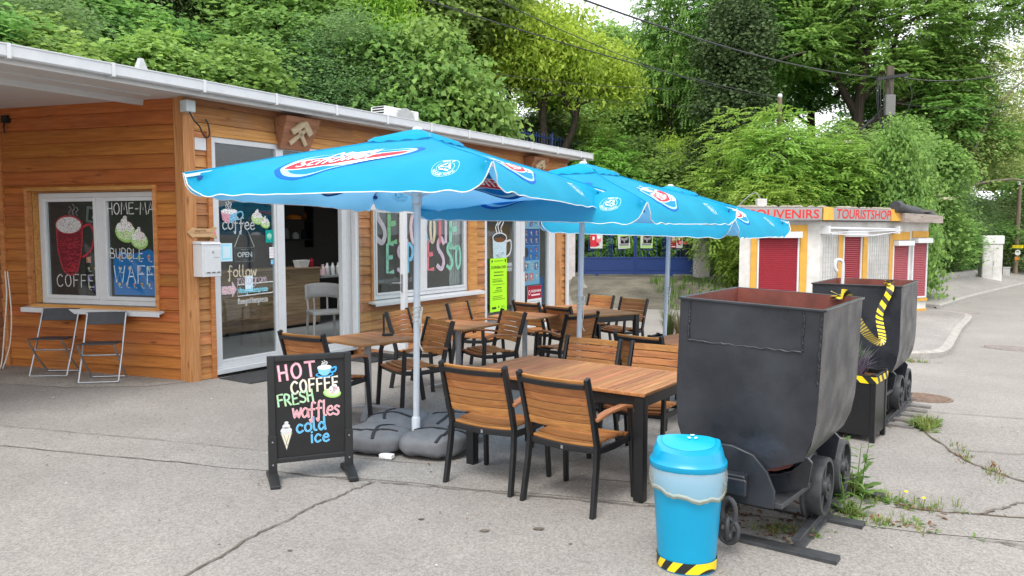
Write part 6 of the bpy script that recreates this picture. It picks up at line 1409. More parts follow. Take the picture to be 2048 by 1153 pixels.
def pr1(a, w, h):
    a.rect(0, .1 * h, .5 * w, .82 * h, 'red'); a.poly([(.5 * w, .1 * h), (.72 * w, .2 * h), (.5 * w, .82 * h)], 'red'); a.ell(.68 * w, .5 * h, .2 * w, .16 * h, 'rose', 2); a.ell(.68 * w, .66 * h, .14 * w, .1 * h, 'white', 3); a.rect(.18 * w, .5 * h, .34 * w, .7 * h, 'white', 3); a.ell(.62 * w, .24 * h, .12 * w, .07 * h, 'maroon', 3)
def pr2(a, w, h):
    a.rect(.06 * w, .06 * h, .94 * w, .12 * h, 'lime'); a.rect(.04 * w, .74 * h, .96 * w, .86 * h, 'acid'); a.rect(.3 * w, .86 * h, .7 * w, .92 * h, 'lime'); a.rect(.22 * w, .3 * h, .94 * w, .72 * h, 'black'); a.poly([(.24 * w, .68 * h), (.55 * w, .6 * h), (.9 * w, .68 * h), (.8 * w, .5 * h), (.62 * w, .48 * h), (.58 * w, .34 * h), (.5 * w, .34 * h), (.46 * w, .48 * h), (.3 * w, .5 * h)], 'grey', 2); a.rect(.1 * w, .16 * h, .9 * w, .28 * h, 'grey')
    for k in range(4): a.ell(.13 * w, (.36 + .1 * k) * h, .07 * w, .035 * h, 'palepink', 3)
def pr3(a, w, h):
    a.rect(.0, .0, .5 * w, h, 'maroon'); a.rect(.06 * w, .82 * h, .44 * w, .92 * h, 'white', 2); a.rect(.14 * w, .45 * h, .38 * w, .74 * h, 'palepink', 2); a.rect(.1 * w, .06 * h, .42 * w, .12 * h, 'palepink', 2); a.ell(.72 * w, .5 * h, .2 * w, .3 * h, 'maroon', 2); a.ell(.7 * w, .6 * h, .1 * w, .12 * h, 'cream', 3); a.ell(.8 * w, .34 * h, .13 * w, .1 * h, 'rose', 3)
poster('red and white drink poster, leftmost on the blue gate', .44, .99, .44, .60, pr1); poster('black and lime event poster hung slightly askew on the gate', 1.45, .97, .42, .60, pr2, rot=-4); poster('lime and black event poster just right of the gate centre post', 2.24, 1.0, .43, .60, pr2, 'palegreen'); poster('dark red poster at the right end of the gate', 3.30, 1.0, .45, .58, pr3)
M_PIL = plain('lilac_render', (.62, .57, .57), .85, var=.15, scale=4)
for x, y, lab in ((1.98, 27.7, 'pale plastered gate pillar beside the cafe end wall'), (6.66, 27.4, 'pale plastered gate pillar at the right end of the blue gate')):
    t = thing('gate_pillar', lab, 'pillar', (x, y, gz(x, y) - .1), 0); m = MB(); m.box(-.25, .25, -.22, .22, -.1, 2.2); m.build('shaft', M_PIL, t, bevel=.015); m = MB(); m.hexa([(-.30, -.27, 2.2), (.30, -.27, 2.2), (.30, .27, 2.2), (-.30, .27, 2.2), (-.2, -.17, 2.33), (.2, -.17, 2.33), (.2, .17, 2.33), (-.2, .17, 2.33)]); m.build('cap', M_PIL, t)
bx, by = 6.75, 30.2
e = thing('wheelie_bin', 'dark wheelie bin with red lid label behind the gate', 'bin', (bx, by, gz(bx, by)), R(10))
m = MB(); m.hexa([(-.24, -.26, .08), (.24, -.26, .08), (.24, .22, .08), (-.24, .22, .08), (-.30, -.34, .98), (.30, -.34, .98), (.30, .34, .98), (-.30, .34, .98)]); m.build('body', M_PLASTIC, e, bevel=.02)
m = MB(); m.hexa([(-.32, -.37, .98), (.32, -.37, .98), (.32, .37, .98), (-.32, .37, .98), (-.3, -.34, 1.05), (.3, -.34, 1.05), (.3, .34, 1.09), (-.3, .34, 1.09)]); m.build('lid', INK('red'), e, bevel=.015)
for sg in (-1, 1): m = MB(); m.lathe([(.001, -.03), (.1, -.03), (.1, .03), (.001, .03)], 16, axis=0, c=(sg * .27, .22, .1)); m.build('wheel', M_PLASTIC, e)
def spear_fence(label, p, q, h, mat, step=.16, post=2.2, rail=(.12, .85)):
    p, q = Vector(p), Vector(q); L_ = (q - p).length; t = thing('spear_fence', label, 'fence', p, 0); d = (q - p); m = MB(); n = int(L_ / step)
    for k in range(n + 1):
        b = d * k / n; m.bar(b, b + Vector((0, 0, h)), .018, .018); m.add([b + Vector((-.02, 0, h)), b + Vector((.02, 0, h)), b + Vector((0, 0, h + .08))], [(0, 1, 2)])
    m.build('bars', mat, t, fix=False); m = MB()
    for f in rail: m.bar(Vector((0, 0, h * f)), d + Vector((0, 0, h * f)), .03, .05)
    m.build('rail', mat, t)
    for k in range(int(L_ / post) + 1): m = MB(); b = d * min(1, k * post / L_); m.bar(b, b + Vector((0, 0, h * 1.18)), .07, .07); m.lathe([(.05, h * 1.18), (.06, h * 1.2), (.001, h * 1.3)], 8, c=b); m.build('post', mat, t)
spear_fence('dark blue spear fence on the terrace just above the cafe roof end', at(1032, 292, 29.5), at(1176, 318, 33), .62, M_GATE, .17)
spear_fence('dark thin railing half hidden in the bushes above the third parasol', at(1308, 352, 33), at(1380, 352, 34), 1.15, plain('rail_dark', (.03, .04, .05), .6), .15, 3)
# ================================================================ SOUVENIR STAND
KZ = -.34
K = [Vector((5.10, 17.5)), Vector((6.92, 17.54)), Vector((9.42, 19.36)), Vector((10.66, 20.02)), Vector((10.0, 22.3)), Vector((6.7, 20.8))]
ST = thing('souvenir_stand', 'white and yellow souvenir kiosk with closed red shutters', 'building', (K[0].x, K[0].y, KZ), 0)
M_KW = plain('kiosk_white', (.60, .59, .565), .75, var=.12, scale=2.2, dirt=(.44, .43, .40)); M_KY = plain('kiosk_yellow', (.60, .32, .045), .7, var=.12, scale=6)
M_SH = plain('shutter_red', (.26, .006, .018), .45, var=.08); M_SHP = plain('shutter_faded', (.33, .07, .085), .6, var=.12); M_SIGNB = plain('sign_grey', (.30, .28, .275), .7, var=.1)
KL = [Vector((p.x - K[0].x, p.y - K[0].y)) for p in K]
m = MB(); m.slab([tuple(p) for p in KL], -.1, 2.30); m.build('wall', M_KW, ST)
ctr = sum((p for p in KL), Vector((0, 0))) / 6
m = MB(); m.slab([tuple(ctr + (p - ctr) * 1.10) for p in KL], 2.30, 2.335); m.slab([tuple(ctr + (p - ctr) * 1.07) for p in KL], 2.56, 2.62); m.build('roof', plain('kiosk_roof', (.13, .125, .12), .9, var=.3), ST)
def face(i):
    a_, b_ = KL[i], KL[(i + 1) % 6]; d = b_ - a_; f = bpy.data.objects.new('face', None); return a_, d.length, math.atan2(d.y, d.x)
def fpart(nm, mb, mat, i, **k): a_, L_, q = face(i); return mb.build(nm, mat, ST, (a_.x, a_.y, 0), (0, 0, q), **k)
def shutter(i, x0, x1, z0, z1, mat, hz=.14, hx=.05):
    m = MB(); n = int((z1 - z0) / .045); P = []
    for k in range(n):
        z = z0 + (z1 - z0) * k / n; dz = (z1 - z0) / n; P += [(-.012, z), (-.024, z + dz * .35), (-.02, z + dz * .8), (-.008, z + dz * .97)]
    m.grid([[(x, y, z) for y, z in P] for x in (x0, x1)]); sh = fpart('shutter', m, mat, i, fix=False)
    m = MB(); m.box(x0 - .04, x0, -.045, -.001, z0 - .03, z1); m.box(x1, x1 + .04, -.045, -.001, z0 - .03, z1); m.box(x0, x1, -.045, -.002, z0 - .04, z0); m.box(x0 - hx, x1 + hx, -.18, -.002, z1, z1 + hz); fpart('shutter_box', m, M_WHITE, i, bevel=.006)
shutter(0, .43, 1.30, .71, 1.93, M_SH)
for bx_ in ((.25, .385, 0, 2.22), (1.36, 1.52, 0, 2.22), (.386, 1.359, 2.075, 2.22)): m = MB(); m.box(bx_[0], bx_[1], -.03, -.001, bx_[2], bx_[3]); fpart('yellow_trim', m, M_KY, 0)
L2 = face(1)[1]
shutter(1, .92, 1.62, .65, 1.95, M_SH)
for bx_ in ((.70, .87), (1.75, 1.93), (2.95, L2)): m = MB(); m.box(bx_[0], bx_[1], -.03, -.001, 0, 2.0); fpart('yellow_trim', m, M_KY, 1)
for x0, x1 in ((.04, .66), (1.98, 2.9)):
    m = MB(); k = x0
    while k <= x1: m.box(k - .003, k + .003, -.065, -.055, .5, 2.0); k += .10
    z = .5
    while z < 2.0: m.box(x0, x1, -.055, -.048, z - .003, z + .003); z += .11
    fpart('display_grid', m, plain('grid_wire', (.36, .37, .37), .6), 1)
m = MB(); m.tube([(.05, -.12, 2.15), (3.05, -.12, 2.12)], .032, 10); m.tube([(.10, -.2, 2.02), (1.6, -.34, 1.98), (2.95, -.2, 2.06)], .014, 8); m.tube([(.05, -.2, 2.05), (2.95, -.3, 2.1)], .012, 8); m.box(.0, .08, -.2, 0, 2.02, 2.2); m.box(3.0, 3.08, -.2, 0, 2.02, 2.2); fpart('awning_arm', m, M_WHITE, 1, smooth=True)
L3 = face(2)[1]
shutter(2, .04, .60, .42, 1.72, M_SHP, .12, .03); shutter(2, .80, 1.32, .42, 1.78, M_SHP, .12, .03)
for bx_ in ((.0, .64, .03, 1.86, 2.06), (.76, 1.38, .03, 1.92, 2.08), (.65, .75, .02, .1, .3), (.0, L3, .025, 0, .10), (.76, L3, .04, .30, .37)): m = MB(); m.box(bx_[0], bx_[1], -bx_[2], -.001, bx_[3], bx_[4]); fpart('yellow_trim', m, M_KY, 2)
for i, txt, x0, sz, sxx in ((0, 'SOUVENIRS', .15, .27, 1.12), (1, 'TOURISTSHOP', .34, .30, 1.18)):
    L_ = face(i)[1]
    m = MB(); m.box(-.02 if i == 0 else .22, L_ - .04 if i == 0 else L_ - .42, -.16, .02, 2.325, 2.60); sb = fpart('sign_board', m, M_SIGNB, i, bevel=.006)
    a = Art(); a.text(txt, x0 if i == 0 else .34, 2.37, sz, 'signred', 1, bold=.012, sx=sxx, shear=.12 if i else 0); a.build('sign_lettering', sb, (0, -.162, 0))
    m = MB(); ws = [(L_ - .03, L_ + .10)] if i == 0 else [(.0, .20), (L_ - .40, L_ + .02)]
    for w0, w1 in ws: m.hexa([(w0, -.20, 2.325), (w1, -.20, 2.325), (w1, 0, 2.325), (w0, 0, 2.325), (w0 + .03, -.15, 2.61), (w1 + .03, -.15, 2.61), (w1 + .03, .05, 2.61), (w0 + .03, .05, 2.61)])
    fpart('sign_end_block', m, M_KY, i, bevel=.006)
m = MB(); m.hexa([(.05, -.30, 2.30), (1.45, -.36, 2.28), (1.5, 0, 2.3), (.0, 0, 2.3), (.05, -.28, 2.52), (1.45, -.34, 2.46), (1.5, 0, 2.5), (.0, 0, 2.55)]); fpart('weathered_fascia', m, wood('grey_fascia', (.16, .13, .11), (.36, .31, .27), 0), 2)
r = random.Random(3); m = MB()
for _ in range(46):
    f = r.random(); i = r.choice([0, 1]); a_, L_, q = face(i); p = KL[i].lerp(KL[i + 1], f); s = r.uniform(.03, .10)
    m.hexa([(p.x - s, p.y - .05, 2.62), (p.x + s, p.y - .05, 2.62), (p.x + s, p.y + .05, 2.62), (p.x - s, p.y + .05, 2.62), (p.x - s * .5, p.y - .03, 2.62 + s * .4), (p.x + s * .5, p.y - .03, 2.62 + s * .4), (p.x + s * .5, p.y + .03, 2.62 + s * .4), (p.x - s * .5, p.y + .03, 2.62 + s * .4)])
m.build('roof_debris', plain('leaf_debris', (.30, .27, .22), .95, var=.4), ST)
p0, p1 = at(1790, 414, 19.1), at(1866, 436, 20.6)
m = MB(); d = p1 - p0; N_ = 12; m.tube([p0 + d * k / N_ + Vector((0, 0, .02 * math.sin(k * 1.4))) for k in range(N_ + 1)], [.14 + .014 * math.sin(k * 2.1) for k in range(N_ + 1)], 12); m.tube([p0 + Vector((.1, .1, -.06)), p1 + Vector((.2, .1, -.06))], .07, 10)
o = m.build('rolled_tarpaulin', plain('tarp_dark', (.035, .036, .04), .6, var=.3, bump=.4, bscale=12), None, smooth=True); tag(o, 'dark rolled tarpaulin lying on the souvenir stand roof edge', 'tarpaulin')
p = at(1522, 416, 18.0); e = thing('roof_box', 'pale box with a curved cable on the souvenir stand roof', 'box', (p.x, p.y, KZ + 2.62), 0)
m = MB(); m.box(-.11, .11, -.08, .08, 0, .2); m.build('box', M_KW, e, bevel=.01); m = MB(); m.tube(catmull([(0, .05, .2), (-.1, .05, .33), (-.25, .05, .28), (-.5, .05, .05), (-.6, .05, -.02)], 5), .012, 6); m.build('cable', INK('grey'), e, smooth=True)
# ================================================================ STREET SIDE: low walls, cabinet, poles
M_BLOCK = plain('block_concrete', (.27, .26, .235), .92, var=.3, scale=7, bump=.4, bscale=20)
def blockwall(label, p, q, h, th=.25):
    p, q = Vector(p), Vector(q); L_ = (q - p).length; z = min(gz(*p), gz(*q), -.40) + .02
    t = thing('block_wall', label, 'wall', (p.x, p.y, z), math.atan2(q.y - p.y, q.x - p.x)); m = MB(); n = max(1, int(L_ / .4)); rows = max(1, round(h / .2))
    for j in range(rows):
        for k in range(n): o = .2 if j % 2 else 0; m.box(max(0, k * L_ / n - o * L_ / n / .4) + .006, (k + 1) * L_ / n - o * L_ / n / .4 - .006, 0, th, j * h / rows, (j + 1) * h / rows - .01)
    m.build('blocks', M_BLOCK, t, bevel=.008); m = MB(); m.box(0, L_, .02, th - .02, -.2, h - .02); m.build('mortar_core', M_BLOCK, t)
blockwall('taller hollow block wall right of the souvenir stand', (12.9, 25.0), (15.4, 27.6), .78); blockwall('lower overgrown block wall leading to the white cabinet', (15.5, 27.7), (18.1, 30.4), .62)
e = thing('utility_cabinet', 'tall white utility cabinet at the roadside hedge', 'cabinet', (18.95, 30.9, -.34), R(-12))
m = MB(); m.box(-.36, .36, -.22, .22, 0, 1.55); m.build('body', M_KW, e, bevel=.02); m = MB(); m.box(-.40, .40, -.26, .26, 1.55, 1.9); m.build('cap', plain('cabinet_cap', (.66, .66, .64), .6), e, bevel=.05)
for x0 in (-.33, .01): m = MB(); m.box(x0, x0 + .32, -.235, -.22, .12, 1.48); m.build('door', M_KW, e, bevel=.004)
m = MB(); m.box(.03, .05, -.26, -.235, .75, .9); m.build('handle', INK('grey'), e)
e = thing('meter_box', 'small grey meter box standing before the roadside pole', 'meter box', (20.9, 33.0, -.34), R(-10)); m = MB(); m.box(-.14, .14, -.1, .1, 0, .52); m.build('body', plain('meter_grey', (.38, .38, .36), .8), e, bevel=.012); m = MB(); m.box(-.16, .16, -.12, .12, .52, .56); m.build('lid', plain('meter_grey', (.38, .38, .36), .8), e, bevel=.01)
M_POLEW = wood('pole_timber', (.10, .075, .05), (.24, .19, .13), 2, grain=.6, spread=.1)
e = thing('utility_pole', 'weathered timber pole with a yellow sign at the far right road edge', 'utility pole', (21.95, 34.0, -.42), 0)
m = MB(); m.tube([(0, 0, -.3), (.03, 0, 4.15)], [.105, .085], 12); m.build('shaft', M_POLEW, e, smooth=True); m = MB(); m.box(-.24, .24, -.12, -.10, 1.42, 1.55); m.build('yellow_sign', INK('yellow'), e); m = MB(); m.lathe([(.001, -.13), (.12, -.13), (.12, -.11)], 20, axis=1, c=(0, 0, 1.22)); m.build('round_sign', INK('white'), e); m = MB(); m.box(-.1, .1, -.12, -.105, .9, 1.05); m.build('small_plate', INK('orange'), e); m = MB(); m.lathe([(.06, 4.15), (.05, 4.28), (.001, 4.3)], 10); m.build('insulator', M_WHITE, e)
pt = at(1780, 150, 25.0); pb = gz(pt.x, 25.0)
e = thing('power_pole', 'dark power pole with grey box and cables above the souvenir stand', 'power pole', (pt.x, 25.0, pb), 0); hp = pt.z - pb
m = MB(); m.tube([(0, 0, -.3), (0, 0, hp + .25)], [.15, .115], 12); m.build('shaft', wood('pole_dark', (.035, .028, .022), (.10, .08, .06), 2, grain=.6), e, smooth=True)
m = MB(); m.bar((-.5, -.12, hp - .15), (.55, -.12, hp - .02), .09, .09); m.build('crossarm', M_BLACK, e); m = MB(); m.bar((0, 0, hp - .9), (-1.15, -.3, hp - 1.9), .05, .05); m.build('stay_bar', M_BLACK, e)
m = MB(); m.box(-.22, .08, -.28, -.14, hp - 1.3, hp - .66); m.build('switch_box', plain('box_grey', (.15, .15, .145), .7), e, bevel=.02); m = MB(); m.box(-.0, .14, -.24, -.14, hp - 2.25, hp - 1.9); m.build('white_plate', INK('white'), e)
m = MB(); r = random.Random(4)
for k in range(7): x = r.uniform(-.5, .5); m.tube(catmull([(x, -.15, hp - .1), (x * 1.3 + .05, -.25, hp - .7), (x * .9, -.2, hp - 1.4), (x * .3, -.15, hp - 1.9)], 5), .014, 6)
m.build('cable_loop', M_PLASTIC, e, smooth=True)
ps = at(1560, 196, 24.5); zb = gz(ps.x, 24.5)
e = thing('stub_post', 'thin timber post with white cap sticking out of the light green bushes', 'post', (ps.x, 24.5, zb), 0); m = MB(); m.tube([(0, 0, -.2), (0, 0, ps.z - zb)], .07, 10); m.build('shaft', M_POLEW, e, smooth=True); m = MB(); m.lathe([(.06, ps.z - zb), (.075, ps.z - zb + .05), (.05, ps.z - zb + .12), (.001, ps.z - zb + .13)], 10); m.build('cap', M_WHITE, e)
def wire(label, p, q, sag, r_=.018):
    r_ *= .75
    pts = [Vector(p).lerp(Vector(q), k / 24) - Vector((0, 0, sag * 4 * (k / 24) * (1 - k / 24))) for k in range(25)]
    m = MB(); m.tube(pts, r_, 6); o = m.build('overhead_wire', M_PLASTIC, None, smooth=True); tag(o, label, 'wire', 'overhead cables')
PT = Vector((pt.x, 24.9, pt.z))
wire('thick overhead cable from the top edge down to the power pole', at(1130, -14, 13), PT + Vector((-.4, 0, -.1)), .25, .022)
wire('overhead wire crossing the yellow green tree to the stub post', at(790, -20, 13), (ps.x, 24.5, ps.z), .15, .016)
wire('thin upper wire from the top edge into the ivy clad tree', at(960, -16, 14), at(1540, 195, 26), .3, .012)
wire('wire running nearly level out of the left bushes to the right', at(990, 148, 24), at(1350, 178, 26), .1, .014); wire('lower thin wire running level across the drive gap', at(1010, 176, 25), at(1390, 214, 27), .1, .010)
wire('cable leaving the power pole to the right edge', PT + Vector((.3, 0, -.1)), at(2120, 112, 23), .35, .022); wire('thin second wire from the power pole to the right edge', PT + Vector((.2, 0, -.9)), at(2120, 205, 26), .2, .010)
# ================================================================ TREES AND SHRUBS
RNG = np.random.default_rng(11)
def leaf_mesh(name, pos, nrm, size, aspect, fold=.25, tip=None, rng=RNG):
    """many folded leaves: pos (n,3), facing nrm (n,3), size (n,)"""
    n = len(pos); nrm = nrm / np.maximum(1e-6, np.linalg.norm(nrm, axis=1, keepdims=True))
    t = tip if tip is not None else rng.normal(size=(n, 3)) + np.array([0, 0, -.6])
    t = t - nrm * np.sum(t * nrm, axis=1, keepdims=True); t /= np.maximum(1e-6, np.linalg.norm(t, axis=1, keepdims=True))
    s = np.cross(nrm, t); L_ = size[:, None]; W_ = L_ * aspect
    v = np.empty((n, 4, 3)); v[:, 0] = pos - t * L_ * .5; v[:, 1] = pos + s * W_ * .5 + nrm * W_ * fold; v[:, 2] = pos + t * L_ * .5; v[:, 3] = pos - s * W_ * .5 + nrm * W_ * fold
    me = bpy.data.meshes.new(name); me.vertices.add(n * 4); me.vertices.foreach_set('co', v.ravel().astype(np.float32))
    idx = (np.arange(n)[:, None] * 4 + np.array([0, 1, 2, 0, 2, 3])).ravel(); me.loops.add(n * 6); me.loops.foreach_set('vertex_index', idx.astype(np.int32))
    me.polygons.add(n * 2); me.polygons.foreach_set('loop_start', np.arange(0, n * 6, 3, dtype=np.int32)); me.polygons.foreach_set('loop_total', np.full(n * 2, 3, dtype=np.int32))
    me.update(); me.validate(); return me
def blob_clusters(blobs, ncl, rng, shell=.55):
    """cluster centres spread through several ellipsoids, denser near their skins"""
    vol = np.array([b[3] * b[4] * b[5] for b in blobs]) ** .8; vol /= vol.sum(); out = []; nr = []
    for b, k in zip(blobs, rng.multinomial(ncl, vol)):
        d = rng.normal(size=(k, 3)); d /= np.linalg.norm(d, axis=1, keepdims=True); r = shell + (1 - shell) * rng.random((k, 1)) ** .6
        lump = 1 + .16 * np.sin(d[:, :1] * 5 + b[0]) * np.cos(d[:, 1:2] * 6 + b[1] * 2) + .10 * np.sin(d[:, 2:] * 9)
        out.append(np.array(b[:3]) + d * r * lump * np.array(b[3:6])); nr.append(d)
    return np.concatenate(out), np.concatenate(nr)
def crown(name, blobs, ncl, per, csize, leaf, aspect, flat=.5, seed=1, droop=0, shell=.55, upbias=.8, hang=0):
    rng = np.random.default_rng(seed); c, d = blob_clusters(blobs, ncl, rng, shell); n = ncl * per
    ci = np.repeat(np.arange(len(c)), per); cs = csize * rng.uniform(.6, 1.35, len(c))
    o = rng.normal(size=(len(ci), 3)) * .5; o[:, 2] *= flat
    rad = np.linalg.norm(o[:, :2], axis=1); o[:, 2] -= droop * rad ** 2
    pos = c[ci] + o * cs[ci][:, None]
    nr = rng.normal(size=(len(ci), 3)) * .55 + d[ci] * .6 + np.array([0, 0, upbias])
    tip = None
    if hang: tip = rng.normal(size=(len(ci), 3)) * .35 + np.array([0, 0, -1.0]); nr = rng.normal(size=(len(ci), 3)) * .8 + d[ci] * .9
    sz = leaf * rng.uniform(.6, 1.3, len(ci)); return leaf_mesh(name, pos, nr, sz, aspect, tip=tip, rng=rng)
def fronds(name, blobs, nfr, length, nl, leaf, aspect, seed=1, droop=.5, shell=.6):
    """pinnate leaves: arching stalks carrying two rows of leaflets"""
    rng = np.random.default_rng(seed); c, d = blob_clusters(blobs, nfr, rng, shell); k = len(c)
    out = d + rng.normal(size=(k, 3)) * .6; out[:, 2] *= .45; out /= np.linalg.norm(out, axis=1, keepdims=True); L_ = length * rng.uniform(.6, 1.25, k)
    t = np.linspace(.12, 1, nl); P = c[:, None] + out[:, None] * (L_[:, None, None] * t[None, :, None]); P[:, :, 2] += L_[:, None] * (.22 * t - droop * t ** 2)[None]
    tan = np.repeat(out[:, None], nl, 1).copy(); tan[:, :, 2] += (.22 - 2 * droop * t)[None]; tan /= np.linalg.norm(tan, axis=2, keepdims=True)
    side = np.cross(tan, np.array([0, 0, 1.])); side /= np.maximum(1e-6, np.linalg.norm(side, axis=2, keepdims=True)); nr = np.cross(side, tan)
    ps, ns, ts = [], [], []
    for sg in (-1, 1):
        tp = side * sg + tan * .35 + np.array([0, 0, -.18]); ps.append(P + side * sg * leaf * .55); ns.append(nr + rng.normal(size=nr.shape) * .25); ts.append(tp)
    ps, ns, ts = [np.concatenate([a_.reshape(-1, 3) for a_ in q]) for q in (ps, ns, ts)]
    return leaf_mesh(name, ps, ns, leaf * rng.uniform(.75, 1.2, len(ps)), aspect, tip=ts, rng=rng)
BARK = wood('bark', (.018, .014, .011), (.075, .058, .044), 2, grain=.5, spread=.1, rough=.9); BARKG = wood('bark_grey', (.09, .075, .055), (.22, .19, .15), 2, grain=.5, spread=.1, rough=.9)
def limbs(stems, name='trunk', mat=None):
    m = MB()
    for pts, r0, r1 in stems:
        P = catmull([Vector(p) for p in pts], 4); n = len(P); m.tube(P, [r0 + (r1 - r0) * k / (n - 1) for k in range(n)], 8)
    return m.mesh(name)
def branchy(h, r0, spread, seed, n=6, lean=(0, 0), z0=.25):
    r = random.Random(seed); top = Vector((lean[0], lean[1], h)); st = [([(0, 0, -.6), top * .3 + Vector((r.uniform(-.1, .1), r.uniform(-.1, .1), 0)), top * .65, top * .95], r0, r0 * .25)]
    for k in range(n):
        f = z0 + (.9 - z0) * k / n; b = top * f; q = k * 2.4 + r.uniform(-.5, .5); L_ = spread * (1 - .5 * f) * r.uniform(.7, 1.1)
        st.append(([b, b + Vector((math.cos(q) * L_ * .45, math.sin(q) * L_ * .45, L_ * .3)), b + Vector((math.cos(q) * L_, math.sin(q) * L_, L_ * r.uniform(.35, .8)))], r0 * .42 * (1 - f * .5), r0 * .08))
        e = st[-1][0][1]; st.append(([e, e + Vector((math.cos(q + .8) * L_ * .4, math.sin(q + .8) * L_ * .4, L_ * .4))], r0 * .2, r0 * .05))
    return st
G_MAPLE = leafmat('maple_leaf', (0.0711, 0.175, 0.0455), (0.25, 0.452, 0.11)); G_SMALL = leafmat('small_leaf', (0.0772, 0.15, 0.0552), (0.228, 0.362, 0.138)); G_ROB = leafmat('robinia_leaf', (0.108, 0.224, 0.0357), (0.318, 0.542, 0.105))
G_YEL = leafmat('yellow_leaf', (0.15, 0.285, 0.0308), (0.474, 0.631, 0.105)); G_DARK = leafmat('ivy_leaf', (0.0235, 0.0589, 0.0211), (0.0824, 0.155, 0.0544), .2); G_ASH = leafmat('ash_leaf', (0.0711, 0.175, 0.0357), (0.25, 0.441, 0.0992)); G_ELD = leafmat('elder_leaf', (0.0772, 0.175, 0.0406), (0.262, 0.43, 0.127)); G_CON = leafmat('conifer_needle', (0.012, 0.03, 0.01), (0.08, 0.11, 0.03), .15); G_FAR = leafmat('far_leaf', (0.114, 0.199, 0.0406), (0.34, 0.474, 0.138)); G_LARCH = leafmat('thin_leaf', (0.15, 0.236, 0.065), (0.407, 0.486, 0.172))
B = lambda *a_: list(a_)
PROTO = {}
def proto(key, cm, mat, stems, bark=BARK):
    cm.materials.append(mat); tm = limbs(stems); tm.materials.append(bark)
    for p_ in tm.polygons: p_.use_smooth = True
    PROTO[key] = (cm, tm)
SH1 = [B(0, 0, 2.2, 1.5, 1.4, 1.5), B(.9, .3, 1.3, 1.1, 1.1, 1.1), B(-1.0, -.2, 1.4, 1.1, 1.1, 1.2), B(.2, -.6, 3.3, .9, .9, .9), B(-.4, .5, 3.6, .7, .7, .8)]
SH2 = [B(0, 0, 2.0, 1.3, 1.3, 1.8), B(.8, -.3, 2.6, .9, .9, 1.2), B(-.8, .2, 2.9, .9, .8, 1.1), B(.1, .2, 4.0, .7, .7, .8), B(-.3, -.5, 1.0, 1.4, 1.2, .9)]
proto('maple_a', crown('crown', SH1, 640, 64, .64, .128, .95, .35, 1, .35), G_MAPLE, branchy(3.6, .10, 1.5, 1))
proto('maple_b', crown('crown', SH2, 620, 64, .62, .132, .95, .35, 2, .4), G_MAPLE, branchy(4.2, .10, 1.3, 2))
proto('small_a', crown('crown', SH2, 700, 56, .52, .085, .55, .7, 3, .1), G_SMALL, branchy(4.2, .09, 1.2, 3))
proto('small_b', crown('crown', SH1, 700, 56, .50, .085, .55, .7, 4, .1), G_SMALL, branchy(3.8, .09, 1.3, 4))
proto('robinia_a', fronds('crown', SH1, 2100, .42, 9, .085, .48, 5, .5), G_ROB, branchy(3.6, .06, 1.6, 5, 8))
proto('robinia_b', fronds('crown', SH2, 2100, .46, 9, .09, .48, 6, .55), G_ROB, branchy(4.2, .06, 1.5, 6, 8))
TR = [B(0, 0, 6.2, 2.0, 2.0, 1.7), B(1.6, .4, 5.2, 1.5, 1.5, 1.3), B(-1.6, -.3, 5.0, 1.5, 1.4, 1.3), B(.3, -1.2, 4.4, 1.4, 1.3, 1.1), B(.5, .8, 7.6, 1.3, 1.2, 1.1), B(-.9, .2, 7.3, 1.1, 1.1, 1.0)]
proto('tree_a', crown('crown', TR, 900, 42, .85, .20, .7, .4, 7, .3), G_FAR, branchy(7.2, .2, 2.2, 7, 9, z0=.45))
proto('ash', fronds('crown', TR, 2600, .55, 9, .15, .42, 8, .45, .45), G_ASH, branchy(7.4, .2, 2.3, 8, 10, z0=.4))
YB = [B(-.2, 0, 6.3, 1.9, 1.7, 1.3), B(1.7, .2, 5.3, 1.4, 1.3, 1.2), B(-1.6, 0, 5.2, 1.3, 1.2, 1.2), B(1.3, -.3, 4.0, .9, .8, .55), B(-.3, -.5, 5.0, 1.2, 1.0, .9), B(2.5, .2, 4.3, .9, .9, .9), B(.5, .3, 7.5, 1.3, 1.1, .9), B(-1.4, .1, 6.9, 1.0, 1.0, .9)]
proto('walnut', crown('crown', YB, 440, 46, .80, .24, .38, .6, 9, .8, .5, hang=1), G_YEL, [([(-.35, 0, -.6), (-.45, 0, .6), (-.9, 0, 1.5), (-1.15, 0, 2.6), (-1.2, 0, 4.4), (-1.0, 0, 6.2)], .17, .06), ([(.0, .1, -.6), (.05, .1, 1.0), (.0, .1, 2.6), (.1, .1, 4.2), (-.2, .1, 6.6)], .2, .06), ([(.5, 0, -.6), (.75, 0, .8), (1.0, 0, 1.6), (1.15, 0, 2.4), (1.4, .1, 4.6), (1.2, .1, 6.4)], .17, .06), ([(.02, .1, 2.8), (-.5, -.1, 3.9), (-.7, -.2, 5.0)], .09, .04), ([(1.15, 0, 2.4), (.7, -.1, 3.6), (.9, -.2, 5.2)], .09, .04), ([(1.2, 0, 3.0), (2.0, -.1, 3.5), (2.5, -.1, 4.3)], .07, .03)])
IV = [B(0, 0, k * .9 + .6, 1.15 - .02 * k + .25 * math.sin(k * 2.2), 1.1, .85) for k in range(12)]
proto('ivy', crown('crown', IV, 900, 44, .55, .13, .85, .8, 10, .6, .7, .2), G_DARK, [([(0, 0, -.5), (.1, 0, 4), (0, 0, 8), (.2, 0, 12)], .4, .2), ([(.2, 0, 7), (1.2, -.1, 8.0), (2.4, .2, 8.6)], .09, .03)])
